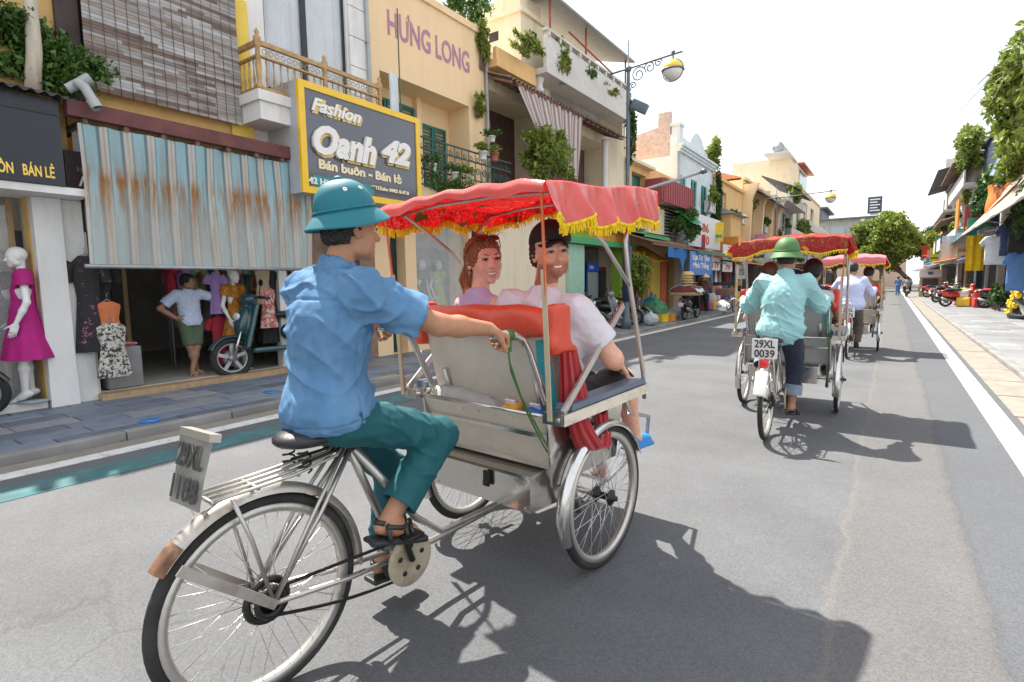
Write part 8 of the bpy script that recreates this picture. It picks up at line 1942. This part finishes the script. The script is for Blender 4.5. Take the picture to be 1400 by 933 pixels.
p = px(1290, 410, z=PZR); scooter((p.x + .3, p.y + 9, PZR), R(-70), 'white scooter far along the sunny pavement behind the red one', mat('white_scooter_paint', (.65, .65, .66), .3, coat=.4))
for i, (y, x, lb, m_) in enumerate(((13.6, -7.3, 'black scooter parked before the pale green panel', m_blksc), (14.9, -7.2, 'grey scooter parked before the drinks shop door', m_grysc), (16.2, -7.25, 'black scooter with a white bag parked by the lime pillar', m_blksc), (17.3, -7.4, 'dark red scooter parked beside the lamp post', mat('maroon_paint', (.18, .03, .03), .3, coat=.4)))):
    scooter((x, y, PZ), R(-70 - 6 * i), lb, m_)
# riders far off and the hat seller
p = px(1237, 404, z=0); scooter((p.x, p.y - 6, 0), R(2), 'dark scooter ridden down the far road centre', m_blksc, 'ridden scooters', 0)
Jr = dict(base=(0, 0, 0), hip=(0, -.2, .88), chest=(0, -.2, 1.16), neck=(0, -.17, 1.36), head=(0, -.13, 1.52), look=(0, 0, 0), shR=(.18, -.18, 1.30), elR=(.3, .02, 1.1), wrR=(.3, .2, 1.03), shL=(-.18, -.18, 1.30), elL=(-.3, .02, 1.1), wrL=(-.3, .2, 1.03), hipR=(.1, -.18, .86), knR=(.17, .2, .78), anR=(.16, .15, .42), footR=(0, 1, 0), hipL=(-.1, -.18, .86), knL=(-.17, .2, .78), anL=(-.16, .15, .42), footL=(0, 1, 0))
person('scooter rider in grey shirt and dark helmet far down the road', None, Jr, dict(skin=m_skin_a, face=False, res=.03, cres=.028, shirt=dict(mat=m_cl['grey'], sleeve=1.8), pants=dict(mat=m_blk, hem=.9), shoe=True, hair='short', hair_t=.03, hres=.02), Matrix.Translation((p.x, p.y - 6, 0)))
Jw = dict(base=(0, 0, 0), hip=(0, 0, .90), chest=(0, 0, 1.18), neck=(0, 0, 1.38), head=(0, .03, 1.53), look=(0, 0, 0), shR=(.17, 0, 1.32), elR=(.22, .08, 1.06), wrR=(.17, .28, .98), shL=(-.17, 0, 1.32), elL=(-.22, .08, 1.06), wrL=(-.17, .28, .98), hipR=(.09, 0, .86), knR=(.1, .06, .47), anR=(.09, .1, .09), footR=(0, 1, 0), hipL=(-.09, 0, .86), knL=(-.1, -.02, .47), anL=(-.09, -.12, .1), footL=(0, 1, 0))
for i, (u, v, z, y_, c1, lb) in enumerate(((1226, 402, 0, 0, 'blue', 'pedestrian in blue clothes crossing far down the road'), (1205, 402, 0, 4, 'green', 'pedestrian in green shirt far behind the third cyclo'))):
    p = px(u, v, z=z); person(lb, None, Jw, dict(skin=m_skin_a, face=False, res=.03, cres=.03, shirt=dict(mat=m_cl[c1], sleeve=1.7), pants=dict(mat=m_cl[c1] if i == 0 else m_blk, hem=.95), shoe=True, hair='short', hair_t=.015, hres=.02), Matrix.Translation((p.x, p.y - 8 + y_, 0)))
pc = px(937, 441, z=0); Fv = Matrix.Translation((pc.x - .55, pc.y + 4.2, PZ)) @ Matrix.Rotation(R(-20), 4, 'Z')
vp_, _Pv, pv_ = person('street seller in brown clothes under a conical straw hat', None, Jw, dict(skin=m_skin_a, face=False, res=.02, cres=.02, shirt=dict(mat=m_cl['brown'], sleeve=1.7), pants=dict(mat=m_blk, hem=.95), shoe=True), Fv)
m_straw = mat('straw', (.62, .45, .24), .8, var=.2, scale=20, bump=.2, stretch=(1, 1, 6))
b = MB(); b.lathe([(.25, 1.53), (.24, 1.535), (.001, 1.74)], (0, .03, 0), 'z', 24); pv_(b.mesh('conical_hat'), 'conical_hat', m_straw)
sb_ = scooter((pc.x, pc.y + .6, PZ), R(-3), 'dark delivery motorbike stacked with straw hats at the left kerb', m_blksc, 'parked scooters and motorbikes', 0)
t = thing('load_crate', 'maroon and wooden load crate strapped on the hat seller motorbike', 'crate', (pc.x, pc.y + .1, .95)); b = MB(); b.obox((0, 0, .22), (.42, .42, .10), None, .02); b.build('maroon_box', mat('maroon_crate', (.22, .05, .05), .6), t); b = MB(); b.obox((0, 0, .06), (.44, .44, .055), None, .01); b.build('wooden_base', m_woodl, t)
b = MB(); b.grid(lambda u, v: Vector((-.5 + u, -.44 + .88 * v, .335 - .22 * abs(2 * u - 1) ** 4 + .02 * math.sin(u * 20 + v * 9))), 24, 10, True, .01, (0, 0, 1)); b.build('blue_white_cloth', mat('blue_white_cloth', (.46, .55, .66), .8, var=.3, scale=5), t)
for k in range(5):
    o_ = thing('straw_hat', ['straw hat at the bottom of the stack on the crate', 'second straw hat up the stack on the crate', 'middle straw hat of the stack on the crate', 'fourth straw hat up the stack on the crate', 'straw hat topping the stack on the crate'][k], 'hat', (pc.x + .02 * math.sin(k * 2), pc.y + .1, 1.30 + .09 * k), 0, 'stacked straw hats')
    b = MB(); b.lathe([(.34 - .03 * k, 0), (.35 - .03 * k, .012), (.20, .03), (.18, .11), (.12, .13), (.001, .135)], (0, 0, 0), 'z', 24); b.build('weave', m_straw, o_)
# bicycle with basket beside the seller
bc = thing('bicycle', 'old bicycle with wire basket standing behind the hat motorbike', 'bicycle', (pc.x + .25, pc.y + 4.6, PZ), R(-8))
for y in (0, 1.05): wheel(bc, (0, y, WR), 'wheel', 18)
b = MB(); b.tube([(0, 0, WR), (0, .42, .30), (0, .30, .85), (0, 0, WR)], .014, 6); b.tube([(0, .42, .30), (0, .85, .88), (0, .32, .75)], .014, 6); b.tube([(0, 1.05, WR), (0, .85, .92), (0, .82, 1.05)], .014, 6); b.tube([(-.27, .72, 1.06), (0, .82, 1.05), (.27, .72, 1.06)], .012, 6); b.build('frame', m_green_sh, bc)
b = MB(); b.obox((0, .22, .90), (.08, .12, .03), None, .02); b.build('saddle', m_sadd, bc); b = MB(); b.obox((0, -.1, .92), (.30, .28, .14), None, .01); b.build('basket', m_rust, bc)
# bags, crates and boxes on the left pavement
def bag(loc, r, m_, label, seed, nm='plastic_bag', cat='bag'):
    S = SDF(); S.ell((0, 0, r * .72), (r, r * .85, r * .75), k=.03); S.cap((0, 0, r * 1.2), (.02, 0, r * 1.75), r * .28, r * .12, .06)
    me = S.mesh('bag', r / 8, cloth_disp((9, 9, 14), r * .13, seed)); t = thing(nm, label, cat, loc); link(me, 'sack', t, False, m_); b = MB(); b.torus((.01, 0, r * 1.42), r * .2, r * .05, 'z', 12, 5); b.build('knot', m_, t)
m_wbag = mat('white_plastic_bag', (.62, .66, .72), .35, var=.12, transl=.25); m_gbag = mat('green_net_bag', (.10, .30, .18), .6, var=.3, transl=.2)
p = px(889, 445, z=PZ); bag((p.x, p.y, PZ), .26, m_wbag, 'white plastic rubbish bag lying at the left kerb', 1)
for i, (x, y, r, m_, lb) in enumerate(((-6.9, 18.8, .5, m_gbag, 'tall green net sack near the orange door'), (-6.6, 17.2, .22, m_gbag, 'small green bag on the pavement behind the lamp'), (-6.5, 19.6, .28, m_wbag, 'pale sack beside the yellow crates'), (-7.2, 19.2, .55, mat('blue_tarp_bundle', (.02, .18, .34), .6, var=.2), 'upright blue tarp bundle near the orange door'), (-7.0, 15.4, .3, m_wbag, 'white shopping bag hung low by the parked scooters'))): bag((x, y, PZ), r, m_, lb, i + 2)
for i, (x, y, c_, lb) in enumerate(((-6.5, 18.1, (.75, .48, .02), 'yellow plastic crate on the left pavement'), (-6.45, 18.75, (.70, .30, .03), 'orange plastic crate next to the yellow one'), (-6.9, 17.7, (.55, .55, .56), 'white bucket shaped tub behind the yellow crate'), (-6.3, 20.6, (.62, .62, .60), 'white foam box near the hat motorbike'), (-6.6, 20.9, (.05, .30, .14), 'green plastic crate behind the foam box'))):
    t = thing('crate', lb, 'crate', (x, y, PZ), R(10 * i - 15)); mm = mat('crate_%d' % i, c_, .5, var=.12); b = MB()
    for (a, c, d, e) in ((-.26, .26, -.18, -.165), (-.26, .26, .165, .18), (-.26, -.245, -.165, .165), (.245, .26, -.165, .165)): b.box(a, c, d, e, .0, .26)
    b.build('side', mm, t); b = MB(); b.box(-.245, .245, -.165, .165, .005, .02); b.build('base', mm, t); b = MB(); b.sphere((0, 0, .18), .2, 8, 1.0, .7, .5); b.build('contents', m_cl[['olive', 'cream', 'grey', 'white', 'green'][i]], t)
shrub('pavement_plant', 'leafy potted tree standing by the lamp post and red awning', 'plant', (-6.9, 16.9, PZ), (-6.8, 17.0, 1.75), (.35, .5, .75), 1300, .14, m_leaf_y, 161, 10, 5)
# shop fronts past the blue banner: signs and heaped goods
for i, (y0_, y1_, z0_, z1_, x, m_, lines, mt, lb) in enumerate(((26.5, 31, 2.45, 3.15, -6.5, m_wlet, [('TU', 27.4, 2.82, .36, 1.6), ('20', 27.4, 2.5, .36, 1.6)], mat('purple_letters', (.42, .10, .34), .5), 'white sign with purple TU 20 lettering above the bag shop'), (24.7, 27, 1.95, 2.55, -6.75, m_wlet, [('70 79', 25, 2.05, .4, 1.7)], m_redl, 'small white sign of red numbers beside the blue banner'), (27.5, 29.4, 1.9, 2.4, -6.75, m_wlet, [('79', 28, 2.0, .35, .9)], m_redl, 'small white sign with red 79 before the bag shop'), (30, 32.4, 1.55, 2.3, -6.7, m_bluewh, [('75', 30.6, 1.75, .45, 1.2)], m_green_sh, 'pale green sign with number 75 hung over the bag shop'))): sign_board(lb, y0_, y1_, z0_, z1_, x, m_, lines, mt)
for i in range(30):
    y = 26.2 + (i % 10) * .62; c_ = ['pink', 'white', 'red', 'blue', 'navy', 'rose'][i % 6]
    S = None; b = MB(); b.obox((-6.95 - .25 * (i // 10), y, PZ + .22 + .36 * (i // 10)), (.2, .27, .2), (0, 0, .1 * (i % 3)), .06); tag(b.build('goods_bag', m_cl[c_]), '%s bag of goods heaped in row %s before the bag shop' % (c_, ['one', 'two', 'three'][i // 10]), 'bag', 'heaped goods bags')
for i in range(12):
    y = 25 + i * .75; c_ = ['black', 'red', 'olive', 'blue', 'white', 'tan'][i % 6]; garment((-7.2, y, 2.2), R(90), .8, .5, m_cl[c_], '%s garment hung over the heaped goods bags' % c_, 'garments at the bag shop')
# things in the cyclo tray
for i, (x, y, z, r, m_, lb) in enumerate(((-.16, 1.20, .745, .13, mat('clear_bag', (.55, .53, .50), .3, transl=.3), 'crumpled clear plastic bag in the cyclo tray'),)):
    S = SDF(); S.ell((-.1, 0, .07), (.22, .075, .075)); S.ell((.1, .0, .055), (.14, .07, .06), k=.04); t = thing('plastic_bag', lb, 'bag', tuple(F1 @ Vector((x, y, z))), F1.to_euler().z); link(S.mesh('sack', .014, cloth_disp((14, 14, 20), .016)), 'sack', t, False, m_)
for i, (x, c_, lb) in enumerate(((.14, (.75, .30, .02), 'orange snack packet in the cyclo tray'), (.29, (.03, .12, .45), 'blue folded cloth in the cyclo tray'))):
    t = thing('packet', lb, 'packet', tuple(F1 @ Vector((x, 1.19, .742))), F1.to_euler().z); S = SDF(); S.box((0, 0, .05), (.055, .045, .055), (.1, .3 * i, .2), .03); link(S.mesh('wrap', .010, cloth_disp((20, 20, 20), .01)), 'wrap', t, False, mat('packet_%d' % i, c_, .5, var=.4, scale=25)); b = MB(); b.obox((0, -.01, .105), (.03, .006, .018), (.4, 0, 0)); b.build('fold', m_wlet, t)
# fallen leaves and litter
for i, (u, v, z, lb) in enumerate(((150, 600, .006, 'yellow fallen leaf in the left gutter'), (165, 604, .006, 'second yellow fallen leaf in the left gutter beside the first'), (1352, 465, .008, 'brown fallen leaf in the sunny gutter'))):
    p = px(u, v, z=z); b = MB(); b.grid(lambda a, c: Vector((p.x + .03 * (c - .5) * (1 - (2 * a - 1) ** 2) * 1.4, p.y + .055 * (a - .5), z + .002 + .012 * (2 * c - 1) ** 2)), 8, 4, True); tag(b.build('fallen_leaf', mat('dry_leaf', (.55, .40, .10), .8, var=.2)), lb, 'leaf', 'litter on the road')
# ---- clutter that fills the far shop fronts: projecting signs, canopies, air conditioners, plants, goods
rg = random.Random(2024); names = ['red', 'white', 'blue', 'yellow', 'green', 'navy', 'orange', 'cream', 'pink', 'teal']; ccol = dict(red=(.5, .04, .04), white=(.7, .7, .7), blue=(.06, .2, .5), yellow=(.8, .55, .04), green=(.06, .32, .14), navy=(.03, .05, .12), orange=(.72, .25, .04), cream=(.66, .58, .42), pink=(.7, .32, .42), teal=(.04, .3, .32))
mcl = {n: mat('clutter_' + n, c, .55, var=.2, scale=4, dirt=.2, dirtcol=(.2, .18, .16)) for n, c in ccol.items()}
floors = {'l': 'shaded side', 'r': 'sunny side'}; seen = {}
def ulabel(t):
    """same text only ever for look-alikes that share a group"""
    return t
for side, xs, sg, ys in (('l', -8, 1, [26 + 2.4 * k for k in range(26)]), ('r', 3.9, -1, [33 + 2.1 * k for k in range(24)])):
    for k, y in enumerate(ys):
        c1, c2 = names[(k * 3 + (side == 'r')) % 10], names[(k * 7 + 2) % 10]; z = [2.9, 3.4, 2.6, 3.9, 3.0][k % 5]
        t = thing('projecting_sign', '%s upright projecting sign with %s band on the %s' % (c1, c2, floors[side]), 'sign', (xs + sg * .05, y, z), 0, 'projecting signs')
        b = MB(); b.box(sg * .05, sg * (.75 + .2 * (k % 3)), -.05, .05, 0, .7 + .25 * (k % 4)); b.build('panel', mcl[c1], t); b = MB(); b.box(sg * .1, sg * (.7 + .2 * (k % 3)), -.058, -.052, .2, .34); b.build('band', mcl[c2], t); b = MB(); b.tube([(0, 0, .5), (sg * .06, 0, .5)], .03, 6); b.build('bracket', m_steel, t)
        if k % 2 == 0:
            t = thing('shop_awning', '%s small shop awning on the %s' % (c2, floors[side]), 'awning', (xs, y + .8, 2.5), 0, 'small shop awnings')
            b = MB(); b.grid(lambda u, v: Vector((sg * (.02 + (1.3 + .4 * (k % 3)) * v), -.9 + 2.0 * u, .35 - .55 * v - .08 * math.sin(PI * v) + .03 * math.sin(u * 20) * v)), 12, 5, True, .012, (0, 0, 1)); b.build('cloth', mcl[c2], t); b = MB(); b.tube([(sg * 1.3, -.9, -.2), (sg * 1.3, 1.1, -.2)], .02, 6); b.build('bar', m_steel, t)
        if k % 3 == 1:
            t = thing('air_conditioner', 'white air conditioner above the %s sign with %s band on the %s' % (c1, c2, floors[side]), 'air conditioner', (xs + sg * .02, y + .4, 4.4 + .5 * (k % 3)), 0, 'air conditioners on the facades')
            b = MB(); b.obox((sg * .2, 0, .3), (.18, .42, .29), None, .02); b.build('casing', m_wlet, t); b = MB(); b.torus((sg * .385, .05, .3), .2, .015, 'x', 18, 5); b.build('fan_guard', m_black, t); b = MB(); b.box(sg * .02, sg * .36, -.4, .4, -.03, .005); b.build('bracket', m_steel, t)
        if k % 2 == 1:
            r_ = (.3, .7, .45); shrub('balcony_plants', 'balcony greenery above the %s sign with %s band on the %s' % (c1, c2, floors[side]), 'plants', (xs + sg * .2, y, 4.9), (xs + sg * .45, y, 5.1 + .6 * (k % 3)), r_, 420, .2, m_leaf_y if k % 4 == 1 else m_leaf, 300 + k, 7, 3, 'balcony greenery over the shops', .8)
        for q in range(2):
            c3 = names[(k * 5 + q * 3) % 10]; t = thing('goods_stack', '%s goods bale with a %s one on top before the shops of the %s' % (c3, names[(k + q) % 10], floors[side]), 'goods', (xs + sg * (.55 + .5 * q), y + .7 * q - .3, PZ), 0, 'goods stacked before the shops')
            b = MB(); b.obox((0, 0, .22), (.26, .3, .215), (0, 0, rg.uniform(-.3, .3)), .04); b.build('lower_bale', mcl[c3], t); b = MB(); b.obox((0, .05, .62), (.2, .24, .175), (0, 0, rg.uniform(-.4, .4)), .04); b.build('upper_bale', mcl[names[(k + q) % 10]], t)
for i, (x, y, rz, m_, lb) in enumerate(((2.6, 39, -60, m_grysc, 'grey scooter parked beyond the red one on the sunny pavement'), (2.9, 43.5, -75, m_blksc, 'black scooter parked before the pale stacked balconies'), (2.7, 49, -80, m_redsc, 'red scooter parked under the maroon awning'), (-7.0, 34, 100, m_blksc, 'black scooter parked by the peach house with tin hood'), (-7.0, 40, 95, m_grysc, 'grey scooter parked by the fin columned peach house'))): scooter((x, y, PZ), R(rz), lb, m_, res=.03)
for i, (x, y, z0, z1, lb) in enumerate(((-7.93, 10.44, 3.3, 7.1, 'grey drain pipe running down between the peach and cream houses'), (-7.93, 6.93, 3.4, 7.0, 'thin grey drain pipe beside the white quoins'), (-7.93, 18.55, 2.9, 8.1, 'rusty drain pipe at the far edge of the cream balcony house'), (-7.93, 24.36, 3.9, 7.1, 'drain pipe at the near corner of the pale blue house'))):
    t = thing('drain_pipe', lb, 'pipe', (x, y, z0)); b = MB(); b.tube([(0, 0, 0), (.01, .01, (z1 - z0) * .5), (0, 0, z1 - z0)], .035, 8); b.build('tube', m_rust if i == 2 else m_pvc, t)
    for k in range(4): b = MB(); b.torus((0, 0, .3 + k * (z1 - z0 - .5) / 3), .038, .008, 'z', 12, 5); b.build('clamp', m_steel, t)
